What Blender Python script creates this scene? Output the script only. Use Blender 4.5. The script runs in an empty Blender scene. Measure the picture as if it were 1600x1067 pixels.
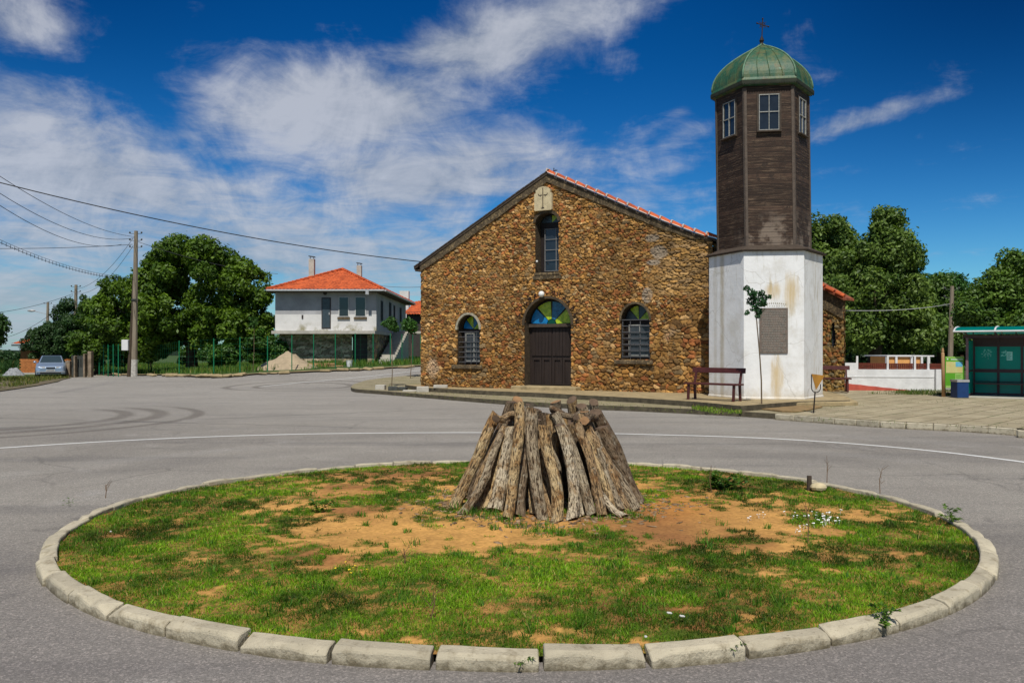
import bpy, bmesh, math, random
import numpy as np
from mathutils import Vector, Matrix, Quaternion
from mathutils.geometry import delaunay_2d_cdt
R = math.radians
rnd = random.Random(7)
S = bpy.context.scene
COL = S.collection

# ------------------------------------------------------------------ camera
F = 1300.0; HY = 545.0; CH = 1.65          # focal length and horizon in photo pixels, eye height
cam = bpy.data.objects.new("camera", bpy.data.cameras.new("camera")); COL.objects.link(cam)
cam.location = (0, 0, CH); cam.rotation_euler = (R(90), 0, 0)
cam.data.sensor_width = 36; cam.data.lens = 36 * F / 1600; cam.data.shift_y = (HY - 533.5) / 1600
cam.data.clip_start = 0.05; cam.data.clip_end = 12000
S.camera = cam
# ------------------------------------------------------------------ light
SUN_EL, SUN_AZ = 56.0, -3.0                # elevation; azimuth measured from straight behind the camera toward +x
sl = bpy.data.lights.new("sun", 'SUN'); sl.energy = 4.4; sl.angle = R(0.5); sl.color = (1, .955, .87)
sun = bpy.data.objects.new("sun", sl); COL.objects.link(sun)
sd = Vector((math.sin(R(SUN_AZ)) * math.cos(R(SUN_EL)), -math.cos(R(SUN_AZ)) * math.cos(R(SUN_EL)), math.sin(R(SUN_EL))))
sun.location = sd * 60; sun.rotation_euler = sd.to_track_quat('Z', 'Y').to_euler()
S.view_settings.view_transform = 'Standard'; S.view_settings.look = 'None'
S.view_settings.exposure = 0.0; S.view_settings.gamma = 1.0

# ------------------------------------------------------------------ node helpers
class N:
    def __init__(s, tree): s.t = tree; s.n = tree.nodes; s.l = tree.links
    def add(s, typ, props=None, **ins):
        nd = s.n.new(typ)
        for k, v in (props or {}).items(): setattr(nd, k, v)
        for k, v in ins.items(): s.set(nd, k, v)
        return nd
    def sock(s, nd, k):
        if isinstance(k, int) or (isinstance(k, str) and k[0] == 'i' and k[1:].isdigit()):
            return nd.inputs[int(str(k).lstrip('i'))]
        return nd.inputs[k.replace('_', ' ')] if k.replace('_', ' ') in nd.inputs else nd.inputs[k]
    def set(s, nd, k, v):
        i = s.sock(nd, k)
        if hasattr(v, 'is_output'): s.l.new(v, i)
        elif hasattr(v, 'outputs'): s.l.new(v.outputs[0], i)
        else:
            if isinstance(v, (tuple, list)) and len(v) == 3 and i.type == 'RGBA': v = tuple(v) + (1,)
            i.default_value = v
    def math(s, op, a, b=0.0, clamp=False): return s.add('ShaderNodeMath', {'operation': op, 'use_clamp': clamp}, i0=a, i1=b).outputs[0]
    def vmath(s, op, a, b=(0, 0, 0)): return s.add('ShaderNodeVectorMath', {'operation': op}, i0=a, i1=b).outputs[0]
    def mix(s, f, a, b, blend='MIX'):
        nd = s.add('ShaderNodeMix', {'data_type': 'RGBA', 'blend_type': blend}); 
        s.set(nd, 0, f); s.set(nd, 6, a); s.set(nd, 7, b); return nd.outputs[2]
    def ramp(s, f, stops):
        nd = s.add('ShaderNodeValToRGB'); s.set(nd, 0, f); e = nd.color_ramp.elements
        while len(e) < len(stops): e.new(0.5)
        for el, (p, c) in zip(e, stops):
            el.position = p; el.color = (tuple(c) + (1,)) if isinstance(c, (tuple, list)) else (c, c, c, 1)
        return nd.outputs[0]
    def noise(s, vec, scale, detail=4, rough=.55, dist=0.0):
        return s.add('ShaderNodeTexNoise', Vector=vec, Scale=scale, Detail=detail, Roughness=rough, Distortion=dist).outputs[0]
    def xyz(s, vec): return s.add('ShaderNodeSeparateXYZ', i0=vec).outputs
    def step(s, f, a, b): return s.add('ShaderNodeMapRange', {'interpolation_type': 'SMOOTHSTEP'}, Value=f, From_Min=a, From_Max=b).outputs[0]

# ------------------------------------------------------------------ sky (world) : Nishita air with drifting cloud sheets
W = bpy.data.worlds.new("World"); S.world = W; W.use_nodes = True
w = N(W.node_tree); w.n.clear()
sky = w.add('ShaderNodeTexSky', {'sky_type': 'NISHITA', 'sun_disc': False, 'sun_elevation': R(SUN_EL), 'sun_rotation': R(180 - SUN_AZ),
            'altitude': 300, 'air_density': 1.0, 'dust_density': 0.5, 'ozone_density': 3.0})
d = w.add('ShaderNodeTexCoord').outputs['Generated']
dn = w.vmath('NORMALIZE', d)
X, Y, Z = w.xyz(dn)
hyp = w.math('SQRT', w.math('SUBTRACT', 1.0, w.math('MULTIPLY', Z, Z)))
az = w.math('ARCTAN2', X, Y); el = w.math('ARCTAN2', Z, hyp)
zz = w.math('ADD', w.math('MAXIMUM', Z, 0.0), 0.10)
pl = w.add('ShaderNodeCombineXYZ', i0=w.math('DIVIDE', X, zz), i1=w.math('DIVIDE', Y, zz), i2=0.0).outputs[0]
rot = w.add('ShaderNodeMapping', Vector=pl, Rotation=(0, 0, R(18)), Scale=(1.0, 1.0, 1.0)).outputs[0]
nz = w.noise(rot, 1.15, 9, .60, .35); nz2 = w.noise(w.vmath('ADD', rot, (7.3, 2.1, 0)), 3.6, 10, .66, .5); nz3 = w.noise(w.vmath('ADD', dn, (3.3, 5.1, 0)), 9.0, 8, .64, .6)
def gauss(a0, e0, ra, re, tilt=0.0):
    da = w.math('SUBTRACT', az, a0); de = w.math('SUBTRACT', w.math('SUBTRACT', el, e0), w.math('MULTIPLY', da, tilt))
    q = w.math('ADD', w.math('POWER', w.math('ABSOLUTE', w.math('DIVIDE', da, ra)), 2.0), w.math('POWER', w.math('ABSOLUTE', w.math('DIVIDE', de, re)), 2.0))
    return w.math('EXPONENT', w.math('MULTIPLY', q, -1.0))
def PXS(px, py): return math.atan2(px - 800, F), math.atan2(HY - py, math.hypot(px - 800, F))
cov = None
for (px, py, rx, ry, tl, k) in [(500, 170, 280, 100, 0.05, 1.05), (690, 270, 330, 85, .10, 1.0), (150, 280, 380, 125, -.05, 1.1), (790, 60, 250, 65, .22, 1.05),
        (40, 40, 110, 50, -.2, .9), (400, 380, 650, 120, 0, .98), (60, 470, 400, 90, 0, 1.0), (80, 160, 150, 60, 0, .75), (340, 235, 170, 80, .0, .85), (560, 340, 200, 60, .05, .9), (960, 90, 60, 40, 0, .35), (305, 10, 40, 25, 0, .5),
        (1340, 190, 140, 20, .22, .72), (1060, 215, 70, 22, .25, .5), (1060, 172, 34, 13, 0, .55), (1000, 300, 70, 14, 0, .5), (1390, 300, 200, 20, .1, .12)]:
    a0, e0 = PXS(px, py); g = w.math('MULTIPLY', gauss(a0, e0, rx / F * .95, ry / F * .95, tl), k)
    cov = g if cov is None else w.math('MAXIMUM', cov, g)
hole = None
for (px, py, rx, ry) in [(340, 245, 75, 32), (480, 285, 45, 18), (200, 100, 140, 50), (420, 40, 110, 40), (600, 350, 90, 25), (930, 180, 90, 50)]:
    a0, e0 = PXS(px, py); g = gauss(a0, e0, rx / F, ry / F); hole = g if hole is None else w.math('MAXIMUM', hole, g)
behind = w.step(w.math('ABSOLUTE', az), 1.1, 1.5)
cov = w.math('MAXIMUM', cov, w.math('MULTIPLY', behind, .5))
cov = w.math('SUBTRACT', cov, w.math('MULTIPLY', hole, .28))
dens = w.math('ADD', w.math('ADD', cov, w.math('MULTIPLY', w.math('SUBTRACT', nz, .5), 1.2)), w.math('ADD', w.math('MULTIPLY', w.math('SUBTRACT', nz2, .5), 1.15), w.math('MULTIPLY', w.math('SUBTRACT', nz3, .5), 1.25)))
cmask = w.step(dens, .14, 1.12)
hs = w.add('ShaderNodeHueSaturation', Hue=.508, Saturation=1.45, Value=1.0, Color=sky).outputs[0]
deep = w.step(el, R(-2), R(26))
SKYK = 0.085
blue = w.mix(deep, (.60, 1.05, 1.25), (.09, .60, .74)); blue = w.mix(1.0, hs, blue, 'MULTIPLY')
rdark = w.math('MULTIPLY', w.step(az, R(8), R(34)), w.step(el, R(4), R(24)))
ldark = w.math('MULTIPLY', w.math('MULTIPLY', w.step(az, R(-12), R(-32)), w.step(el, R(12), R(25))), .6)
blue = w.mix(ldark, blue, w.mix(1.0, blue, (.4, .5, .6), 'MULTIPLY'))
blue = w.mix(rdark, blue, w.mix(1.0, blue, (.35, .45, .52), 'MULTIPLY'))
ccol = w.ramp(w.math('ADD', w.math('MULTIPLY', nz3, .75), w.math('MULTIPLY', nz2, .4)), [(.36, (2.4, 3.0, 3.9)), (.70, (6.3, 6.6, 7.3))])
ccol = w.mix(w.step(el, R(10), R(-2)), ccol, w.mix(.45, ccol, (2.1, 3.2, 4.6)))
fin = w.mix(w.math('MULTIPLY', cmask, .84), blue, ccol)
bg = w.add('ShaderNodeBackground', Color=fin, Strength=SKYK)
w.l.new(bg.outputs[0], w.add('ShaderNodeOutputWorld').inputs[0])

# ------------------------------------------------------------------ materials
def mat(name, col=(.5, .5, .5), rough=.8, var=.25, vs=3.0, bump=.0, bs=30.0, col2=None, metal=0.0, spec=.3, coords='Object', stretch=(1, 1, 1), alpha=1.0, extra=None, emit=None, trans=0.0):
    m = bpy.data.materials.new(name); m.use_nodes = True; n = N(m.node_tree); n.n.clear()
    out = n.add('ShaderNodeOutputMaterial'); b = n.add('ShaderNodeBsdfPrincipled'); n.l.new(b.outputs[0], out.inputs[0])
    vec = n.add('ShaderNodeTexCoord').outputs[coords] if coords != 'World' else n.add('ShaderNodeNewGeometry').outputs['Position']
    vec = n.add('ShaderNodeMapping', Vector=vec, Scale=stretch).outputs[0]
    c2 = col2 or tuple(c * (1 - var) for c in col)
    f = n.step(n.noise(vec, vs, 6, .6), .3, .7)
    c = n.mix(f, col, c2)
    if extra: c = extra(n, vec, c, b) or c
    n.set(b, 'Base Color', c); b.inputs['Roughness'].default_value = rough; b.inputs['Metallic'].default_value = metal
    b.inputs['Specular IOR Level'].default_value = spec; b.inputs['Alpha'].default_value = alpha
    if trans: b.inputs['Transmission Weight'].default_value = trans
    if bump:
        bp = n.add('ShaderNodeBump', Strength=min(1, bump), Distance=.02 * max(1, bump), Height=n.noise(vec, bs, 5, .6)); n.set(b, 'Normal', bp)
    return m
def attr(n, name): return n.add('ShaderNodeAttribute', {'attribute_name': name}).outputs['Color']
def attrmat(name, rough=.9, bump=.3, bs=40, spec=.2, trans=0.0, mul=None):
    m = bpy.data.materials.new(name); m.use_nodes = True; n = N(m.node_tree); n.n.clear()
    out = n.add('ShaderNodeOutputMaterial'); b = n.add('ShaderNodeBsdfPrincipled')
    c = attr(n, 'col'); g = n.add('ShaderNodeNewGeometry').outputs['Position']
    if bump:
        c = n.mix(n.step(n.noise(g, bs, 4), .3, .7), c, n.mix(1.0, c, (.72, .72, .7), 'MULTIPLY'))
        n.set(b, 'Normal', n.add('ShaderNodeBump', Strength=bump, Distance=.01, Height=n.noise(g, bs, 5)))
    n.set(b, 'Base Color', c); b.inputs['Roughness'].default_value = rough; b.inputs['Specular IOR Level'].default_value = spec
    if trans:
        t = n.add('ShaderNodeBsdfTranslucent', Color=n.mix(1.0, c, (1.3, 1.5, .5), 'MULTIPLY'))
        mx = n.add('ShaderNodeMixShader', i0=trans, i1=b.outputs[0], i2=t.outputs[0]); n.l.new(mx.outputs[0], out.inputs[0])
    else: n.l.new(b.outputs[0], out.inputs[0])
    return m

def ring(n, px, py, r, wd, a0=None, a1=None):
    """darkness of one tyre mark: an arc round (px,py)"""
    P = n.add('ShaderNodeNewGeometry').outputs['Position']; x, y, z = n.xyz(P)
    dx = n.math('SUBTRACT', x, px); dy = n.math('SUBTRACT', y, py)
    dd = n.math('SQRT', n.math('ADD', n.math('MULTIPLY', dx, dx), n.math('MULTIPLY', dy, dy)))
    f = n.step(n.math('ABSOLUTE', n.math('SUBTRACT', dd, r)), wd, wd * .3)
    if a0 is not None:
        an = n.math('ARCTAN2', dy, dx)
        f = n.math('MULTIPLY', f, n.math('MULTIPLY', n.step(an, a0, a0 + .5), n.step(an, a1, a1 - .5)))
    return f
def asphalt(n, vec, c, b):
    P = n.add('ShaderNodeNewGeometry').outputs['Position']
    big = n.step(n.noise(P, .16, 5, .6), .3, .72)
    c = n.mix(big, (.30, .278, .242), (.21, .193, .168))
    st = n.add('ShaderNodeMapping', Vector=P, Scale=(.10, .9, 1)).outputs[0]
    c = n.mix(n.math('MULTIPLY', n.step(n.noise(st, 1.2, 6, .65), .45, .75), .45), c, (.085, .082, .085))
    x, y, z = n.xyz(P)
    near = n.step(y, 9.0, 3.0)
    c = n.mix(n.math('MULTIPLY', near, .45), c, (.135, .118, .122))
    # asphalt paler with distance, from beyond the island onward
    c = n.mix(n.math('MULTIPLY', n.step(y, 13.0, 26.0), .35), c, (.34, .325, .295))
    # tyre marks
    for a in [(-13.0, 19.5, 3.6, .28, -1.6, 1.3), (-13.0, 19.5, 4.4, .3, -1.6, 1.3), (-13.0, 19.5, 5.3, .22, -1.3, 1.2), (-17.6, 19.0, 3.2, .3, -1.5, 1.4), (-17.6, 19.0, 4.3, .3, -1.5, 1.4),
              (-9.0, 36.0, 2.0, .25, None, None), (-9.0, 36.0, 3.2, .25, None, None)]:
        c = n.mix(n.math('MULTIPLY', ring(n, *a), .55), c, (.10, .085, .07))
    # seam / crack lines
    for (A, B, C_, wd, k) in [(.28, 1, -16.5, .05, .55), (-.62, 1, -24.0, .10, .4), (.05, 1, -27.5, .06, .35)]:
        wob = n.math('MULTIPLY', n.math('SUBTRACT', n.noise(P, .8, 4), .5), .7)
        ln = n.math('ADD', n.math('ADD', n.math('MULTIPLY', x, A), y), n.math('ADD', wob, C_))
        f = n.math('MULTIPLY', n.step(n.math('ABSOLUTE', ln), wd * 1.6, wd * .3), n.step(x, -1.0, -4.0))
        c = n.mix(n.math('MULTIPLY', f, k), c, (.07, .066, .066))
    for (sc_, th0) in ((.33, .012), (1.3, .02)):
        ve = n.add('ShaderNodeTexVoronoi', {'feature': 'DISTANCE_TO_EDGE'}, Vector=n.mix(.35, P, n.add('ShaderNodeTexNoise', Vector=P, Scale=1.3, Detail=5.0).outputs['Color'], 'ADD'), Scale=sc_).outputs['Distance']
        msk = n.step(n.noise(P, .22 if sc_ < 1 else .45, 3), .50, .60)
        c = n.mix(n.math('MULTIPLY', n.math('MULTIPLY', n.step(ve, th0, .0), msk), .3), c, (.06, .055, .05))
    # worn wheel tracks round the island and pale dusty patches
    for rad_, wd_, k_, cc3 in ((6.3, .5, .22, (.12, .113, .108)), (8.1, .55, .22, (.12, .113, .108)), (7.2, .4, .25, (.33, .315, .29)), (10.0, .7, .22, (.33, .315, .29))):
        c = n.mix(n.math('MULTIPLY', n.math('MULTIPLY', ring(n, .05, 8.06, rad_, wd_), n.step(n.noise(P, .5, 4), .35, .6)), k_), c, cc3)
    c = n.mix(n.math('MULTIPLY', n.step(n.noise(P, .9, 7, .7), .56, .72), .5), c, (.36, .34, .315))
    c = n.mix(n.math('MULTIPLY', n.step(n.noise(n.vmath('ADD', P, (40, 9, 0)), 1.6, 6, .7), .60, .74), .5), c, (.09, .084, .08))
    # aggregate
    vor = n.add('ShaderNodeTexVoronoi', Vector=P, Scale=95.0).outputs['Color']
    g = n.xyz(vor)[0]
    c = n.mix(.5, c, n.mix(1.0, c, n.ramp(g, [(0, (.45, .45, .46)), (.5, (.95, .95, .95)), (.8, (1.2, 1.19, 1.2)), (1, (2.2, 2.1, 2.1))]), 'MULTIPLY'))
    gr = n.noise(P, 260.0, 2, .6)
    c = n.mix(.6, c, n.mix(1.0, c, n.ramp(gr, [(.3, .45), (.7, 1.6)]), 'MULTIPLY'))
    return c
M = {}
M['asphalt'] = mat('asphalt', rough=.9, bump=.5, bs=130, coords='World', extra=asphalt)
def kerbx(n, vec, c, b):
    P = n.add('ShaderNodeNewGeometry').outputs['Position']
    c = n.mix(n.math('MULTIPLY', n.step(n.noise(P, 9, 6, .65), .50, .72), .65), c, (.16, .125, .07))
    c = n.mix(n.step(n.noise(P, 38, 5, .7), .60, .74), c, (.08, .062, .035))
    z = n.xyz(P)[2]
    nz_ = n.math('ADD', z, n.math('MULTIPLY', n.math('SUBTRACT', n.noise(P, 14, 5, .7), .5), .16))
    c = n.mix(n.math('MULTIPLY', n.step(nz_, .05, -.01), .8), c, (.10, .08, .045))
    rn = n.add('ShaderNodeObjectInfo').outputs['Random']
    return n.mix(1.0, c, n.ramp(rn, [(0, (.80, .78, .74)), (1, (1.08, 1.06, 1.0))]), 'MULTIPLY')
M['kerb'] = mat('kerb_concrete', (.53, .48, .37), .9, .2, 5, .45, 60, coords='World', extra=kerbx)
M['white_line'] = mat('road_paint', (.78, .78, .75), .7, .2, 20, coords='World')
M['soil'] = None
def stain(n, vec, c, b):
    P = n.add('ShaderNodeNewGeometry').outputs['Position']; x, y, z = n.xyz(P)
    # rusty run-off stains: one below and one above the plaque, thin streaks down the left and right faces
    nn = n.noise(n.add('ShaderNodeMapping', Vector=P, Scale=(5, 5, .6)).outputs[0], 2.2, 6, .65)
    n3 = n.noise(P, 5.0, 5, .6)
    def blot(cx, cz, rx, rz):
        a = n.math('POWER', n.math('ABSOLUTE', n.math('DIVIDE', n.math('SUBTRACT', x, cx), rx)), 2.0)
        q = n.math('POWER', n.math('ABSOLUTE', n.math('DIVIDE', n.math('SUBTRACT', z, cz), rz)), 2.0)
        return n.math('EXPONENT', n.math('MULTIPLY', n.math('ADD', a, q), -1.0))
    f1 = n.math('MAXIMUM', blot(7.27, .8, .23, 1.1), n.math('MAXIMUM', blot(7.18, 3.25, .34, .36), blot(7.62, 3.2, .34, .75)))
    f1 = n.step(n.math('ADD', f1, n.math('MULTIPLY', n.math('SUBTRACT', nn, .5), 1.3)), .42, 1.1)
    c = n.mix(n.math('MULTIPLY', f1, .75), c, (.52, .36, .12))
    f2 = n.math('MULTIPLY', n.step(nn, .54, .70), n.step(z, 1.0, 4.0))
    c = n.mix(n.math('MULTIPLY', f2, .42), c, (.34, .30, .20))
    f3 = n.math('MAXIMUM', n.step(n.math('ABSOLUTE', n.math('SUBTRACT', x, 6.02)), .055, .01), n.math('MULTIPLY', n.step(n.math('ABSOLUTE', n.math('SUBTRACT', x, 5.9)), .04, .01), .5))
    c = n.mix(n.math('MULTIPLY', f3, n.math('MULTIPLY', n3, 1.1, True)), c, (.38, .31, .18))
    c = n.mix(n.math('MULTIPLY', n.step(n.math('ADD', z, n.math('MULTIPLY', n3, .5)), .85, .45), .55), c, (.45, .36, .22))
    c = n.mix(n.math('MULTIPLY', n.step(n.noise(P, 1.1, 7, .7), .50, .68), .30), c, (.50, .45, .34))
    ve = n.add('ShaderNodeTexVoronoi', {'feature': 'DISTANCE_TO_EDGE'}, Vector=n.mix(.6, P, n.add('ShaderNodeTexNoise', Vector=P, Scale=1.5, Detail=5.0).outputs['Color'], 'ADD'), Scale=.55).outputs['Distance']
    c = n.mix(n.math('MULTIPLY', n.step(ve, .008, .0), .35), c, (.30, .27, .22))
    f4 = n.math('MULTIPLY', n.step(n.math('ABSOLUTE', n.math('SUBTRACT', x, 8.6)), .25, .05), n.step(nn, .45, .6))
    c = n.mix(n.math('MULTIPLY', f4, .45), c, (.45, .38, .26))
    return c
M['white_plaster'] = mat('white_plaster', (.80, .80, .79), .85, .10, 2.2, .35, 9, coords='World', extra=stain)
M['limewash'] = mat('limewash', (.72, .73, .74), .85, .15, 3, .5, 12, coords='World')
M['red_paint'] = mat('red_plinth_paint', (.50, .10, .07), .85, .3, 5, .3, 30)
def planks(n, vec, c, b):
    P = n.add('ShaderNodeNewGeometry').outputs['Position']; x, y, z = n.xyz(P)
    row = n.math('FLOOR', n.math('DIVIDE', z, .148)); fr = n.math('FRACT', n.math('DIVIDE', z, .148))
    wn = n.add('ShaderNodeTexWhiteNoise', {'noise_dimensions': '1D'}, W=row).outputs[0]
    c = n.mix(1.0, c, n.ramp(wn, [(0, (.62, .58, .55)), (.6, (1.05, 1, .95)), (1, (1.7, 1.65, 1.6))]), 'MULTIPLY')
    sp = n.add('ShaderNodeMapping', Vector=P, Location=(0, 0, 0), Scale=(1.2, 1.2, 26)).outputs[0]
    c = n.mix(n.step(n.noise(sp, 1.6, 6, .7), .5, .72), c, (.20, .135, .085))
    c = n.mix(n.step(n.noise(P, 6, 5), .56, .66), c, (.035, .022, .015))
    # sun-bleached boards low on the side that takes the weather
    bl = n.math('MULTIPLY', n.math('MULTIPLY', n.step(z, 5.7, 4.9), n.step(n.noise(P, 2.4, 5, .6), .42, .6)), n.step(x, 6.2, 6.7))
    c = n.mix(n.math('MULTIPLY', bl, .55), c, (.33, .26, .20))
    gap = n.math('MAXIMUM', n.step(fr, .07, .02), n.step(fr, .95, .99))
    return n.mix(gap, c, (.008, .006, .005))
M['planks'] = mat('weathered_planks', (.046, .027, .018), .75, .35, 5, .5, 30, coords='World', extra=planks)
M['old_wood'] = mat('old_wood', (.075, .055, .04), .8, .35, 8, .5, 40)
M['fascia_wood'] = mat('fascia_wood', (.03, .036, .022), .8, .4, 8)
M['grey_wood'] = mat('grey_wood', (.12, .092, .072), .8, .3, 8, .5, 40)
def copper(n, vec, c, b):
    P = n.add('ShaderNodeNewGeometry').outputs['Position']
    c = n.mix(n.step(n.noise(n.add('ShaderNodeMapping', Vector=P, Scale=(2, 2, .7)).outputs[0], 2.3, 6, .65), .42, .62), c, (.085, .115, .045))
    c = n.mix(n.step(n.noise(P, 4.5, 6, .7), .56, .68), c, (.10, .06, .025))
    return n.mix(n.step(n.noise(P, 9, 6, .7), .60, .70), c, (.13, .30, .19))
M['copper'] = mat('green_copper', (.026, .10, .052), .55, .3, 3, .5, 9, coords='World', extra=copper, spec=.4)
M['copper_seam'] = mat('copper_seam', (.14, .26, .16), .6, .4, 9, .3, 20)
M['iron'] = mat('dark_iron', (.03, .022, .02), .6, .3, 9, metal=.3)
M['grey_iron'] = mat('grey_iron', (.20, .20, .20), .6, .3, 9)
M['rail'] = mat('grey_bar_paint', (.10, .10, .105), .5, .3, 9)
M['cement'] = mat('old_cement', (.125, .092, .055), .95, .55, 5.0, 1.0, 14, coords='World', extra=lambda n, v, c, b: n.mix(n.step(n.noise(v, 11, 6, .7), .5, .66), c, (.28, .20, .10)))
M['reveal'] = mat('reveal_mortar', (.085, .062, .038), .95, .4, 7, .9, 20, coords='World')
M['pale_trim'] = mat('pale_arch_mortar', (.42, .38, .28), .95, .4, 9, .8, 30, coords='World')
M['door_wood'] = mat('dark_door_boards', (.032, .021, .017), .6, .4, 3.0, .4, 30, stretch=(6, 6, .6))
M['blackish'] = mat('dark_room', (.012, .012, .014), .7, .2, spec=.1)
def glassy(name, col, r=.12): return mat(name, col, r, .25, 6, spec=.6)
M['glass_dark'] = glassy('dark_glass', (.02, .026, .032), .08)
M['glass_grey'] = glassy('grey_glass', (.05, .058, .068), .25)
M['glass_blue'] = mat('blue_glass', (.01, .20, .48), .25, .35, 9, spec=.4)
M['glass_blue2'] = mat('deep_blue_glass', (.02, .08, .17), .25, .4, 9, spec=.4, col2=(.03, .18, .34))
M['glass_green'] = mat('green_glass', (.20, .34, .01), .25, .3, 9, spec=.4, col2=(.50, .62, .03))
M['glass_deep'] = mat('deep_green_glass', (.0, .07, .04), .25, .3, 9, spec=.4)
M['glass_smoke'] = mat('smoky_glass', (.05, .07, .085), .25, .3, 9, spec=.4)
M['sash_grey'] = mat('weathered_sash', (.36, .36, .33), .7, .4, 20)
M['frame_white'] = mat('white_frame_paint', (.60, .60, .58), .6, .3, 20)
def tiles(n, vec, c, b):
    P = n.add('ShaderNodeNewGeometry').outputs['Position']
    vor = n.add('ShaderNodeTexVoronoi', Vector=P, Scale=4.0).outputs['Color']
    return n.mix(1.0, c, n.ramp(n.xyz(vor)[0], [(0, (.7, .65, .65)), (1, (1.2, 1.2, 1.15))]), 'MULTIPLY')
M['tile'] = mat('clay_tile', (.56, .115, .035), .75, .3, 5, .3, 20, coords='World', extra=tiles)
M['tile_dim'] = mat('old_clay_tile', (.30, .09, .045), .85, .4, 5, .3, 20, coords='World', extra=tiles)
M['mortar_white'] = mat('ridge_mortar', (.72, .62, .55), .9, .3, 20, .5, 40)
M['cream_stone'] = mat('cream_limestone', (.60, .50, .31), .9, .25, 8, .5, 40, coords='World')
M['plaque'] = mat('bronze_grey_plaque', (.11, .10, .085), .5, .3, 12, .3, 40, coords='World', col2=(.19, .14, .11))
M['plaque_text'] = mat('plaque_letters', (.33, .31, .27), .6, .2, 20)
M['faint'] = mat('faded_letters', (.42, .38, .30), .8, .2, 20)
M['letters'] = mat('dark_letters', (.025, .012, .014), .8, .2, 20)
M['globe'] = mat('opal_globe', (.78, .78, .74), .3, .08, 5, spec=.5)
M['bench'] = mat('maroon_bench_paint', (.085, .022, .020), .5, .3, 9, .2, 40)
def mossy(n, vec, c, b):
    P = n.add('ShaderNodeNewGeometry').outputs['Position']
    c = n.mix(n.math('MULTIPLY', n.step(n.noise(P, 1.3, 6, .65), .48, .66), .75), c, (.19, .175, .075))
    c = n.mix(n.step(n.noise(P, 7, 6, .7), .58, .70), c, (.10, .10, .05))
    return n.mix(n.step(n.noise(P, 24, 4, .7), .56, .70), c, (.42, .38, .28))
M['platform'] = mat('mossy_stone_paving', (.31, .265, .165), .95, .3, 3, .9, 16, coords='World', extra=mossy)
M['step'] = mat('worn_step_stone', (.40, .31, .17), .95, .3, 3, .8, 22, coords='World', extra=lambda n, v, c, b: n.mix(n.math('MULTIPLY', n.step(n.noise(v, 3.5, 6, .7), .5, .66), .6), c, (.17, .14, .08)))
M['edge_dark'] = mat('dark_kerb_face', (.12, .10, .065), .95, .5, 6, .9, 30, coords='World')  # side faces of platform and terrace, darker than their tops
def slab(n, vec, c, b):
    P = n.add('ShaderNodeNewGeometry').outputs['Position']
    r = n.add('ShaderNodeMapping', Vector=P, Rotation=(0, 0, R(44.5))).outputs[0]
    br = n.add('ShaderNodeTexBrick', {'offset': 0.0}, Vector=r, Color1=(1.0, .98, .92, 1), Color2=(.82, .79, .72, 1), Mortar=(0, 0, 0, 1), Scale=1.0, Brick_Width=.6, Row_Height=.6, Mortar_Size=.022, Mortar_Smooth=.3)
    c = n.mix(1.0, c, br.outputs['Color'], 'MULTIPLY')
    j = n.mix(n.step(n.noise(P, 1.7, 5, .7), .45, .6), (.20, .16, .09), (.07, .10, .025))
    c = n.mix(n.math('MULTIPLY', br.outputs['Fac'], n.step(n.noise(P, 6, 4, .6), .34, .48)), c, j)
    return n.mix(n.math('MULTIPLY', n.step(n.noise(P, .7, 6, .65), .52, .68), .5), c, (.24, .20, .12))
M['slab'] = mat('concrete_slabs', (.44, .385, .275), .95, .25, 2, .5, 40, coords='World', extra=slab)
def grassy(n, vec, c, b):
    P = n.add('ShaderNodeNewGeometry').outputs['Position']
    c = n.mix(n.step(n.noise(P, .5, 6, .65), .5, .66), c, (.12, .105, .03))
    return n.mix(n.step(n.noise(P, 6, 5, .7), .5, .7), c, (.03, .07, .012))
M['grass_ground'] = mat('grassy_ground', (.05, .10, .018), .95, .4, 2, .8, 10, coords='World', extra=grassy)
def dirtx(n, vec, c, b):
    P = n.add('ShaderNodeNewGeometry').outputs['Position']
    c = n.mix(n.step(n.noise(P, .6, 6, .65), .5, .62), c, (.075, .085, .022))
    return n.mix(n.step(n.noise(P, 5, 5, .7), .62, .7), c, (.42, .38, .30))
M['dirt'] = mat('gravelly_dirt', (.17, .135, .085), .95, .4, 2, .8, 12, coords='World', extra=dirtx)
M['bare_soil'] = mat('dry_soil', (.30, .20, .09), .95, .4, 5, .9, 14, coords='World', extra=lambda n, v, c, b: n.mix(n.step(n.noise(v, 3.0, 6, .7), .58, .66), c, (.07, .11, .02)))
M['hill'] = mat('far_hills', (.022, .038, .024), .95, .4, .02, coords='World')
M['leaf'] = attrmat('leaves', .55, 0, spec=.35, trans=.22)
M['blade'] = attrmat('grass_blades', .6, 0, spec=.25, trans=.25)
M['trunk'] = mat('tree_bark', (.075, .055, .035), .9, .4, 6, .9, 20, stretch=(1, 1, .3))
M['stake'] = mat('thin_stem_bark', (.16, .115, .07), .8, .3, 9)
M['stone'] = attrmat('rubble_stone', .92, .55, 28)
M['island'] = attrmat('island_soil', .95, .6, 26)
M['fence_green'] = mat('green_fence_paint', (.01, .17, .075), .5, .2, 9)
M['pole'] = mat('pole_concrete', (.27, .225, .165), .9, .35, 4, .5, 30, stretch=(1, 1, .2), coords='World')
M['pole_white'] = mat('whitewash_on_pole', (.55, .52, .47), .9, .4, 7)
M['wire'] = mat('black_cable', (.012, .012, .014), .6, .1)
M['wire_pale'] = mat('pale_cable', (.10, .10, .11), .6, .1)
M['h_shaded'] = mat('shaded_render', (.42, .42, .43), .95, .25, 1.2, .5, 9, coords='World')  # wall colour darkened to carry eave shadow and side shade
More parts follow.
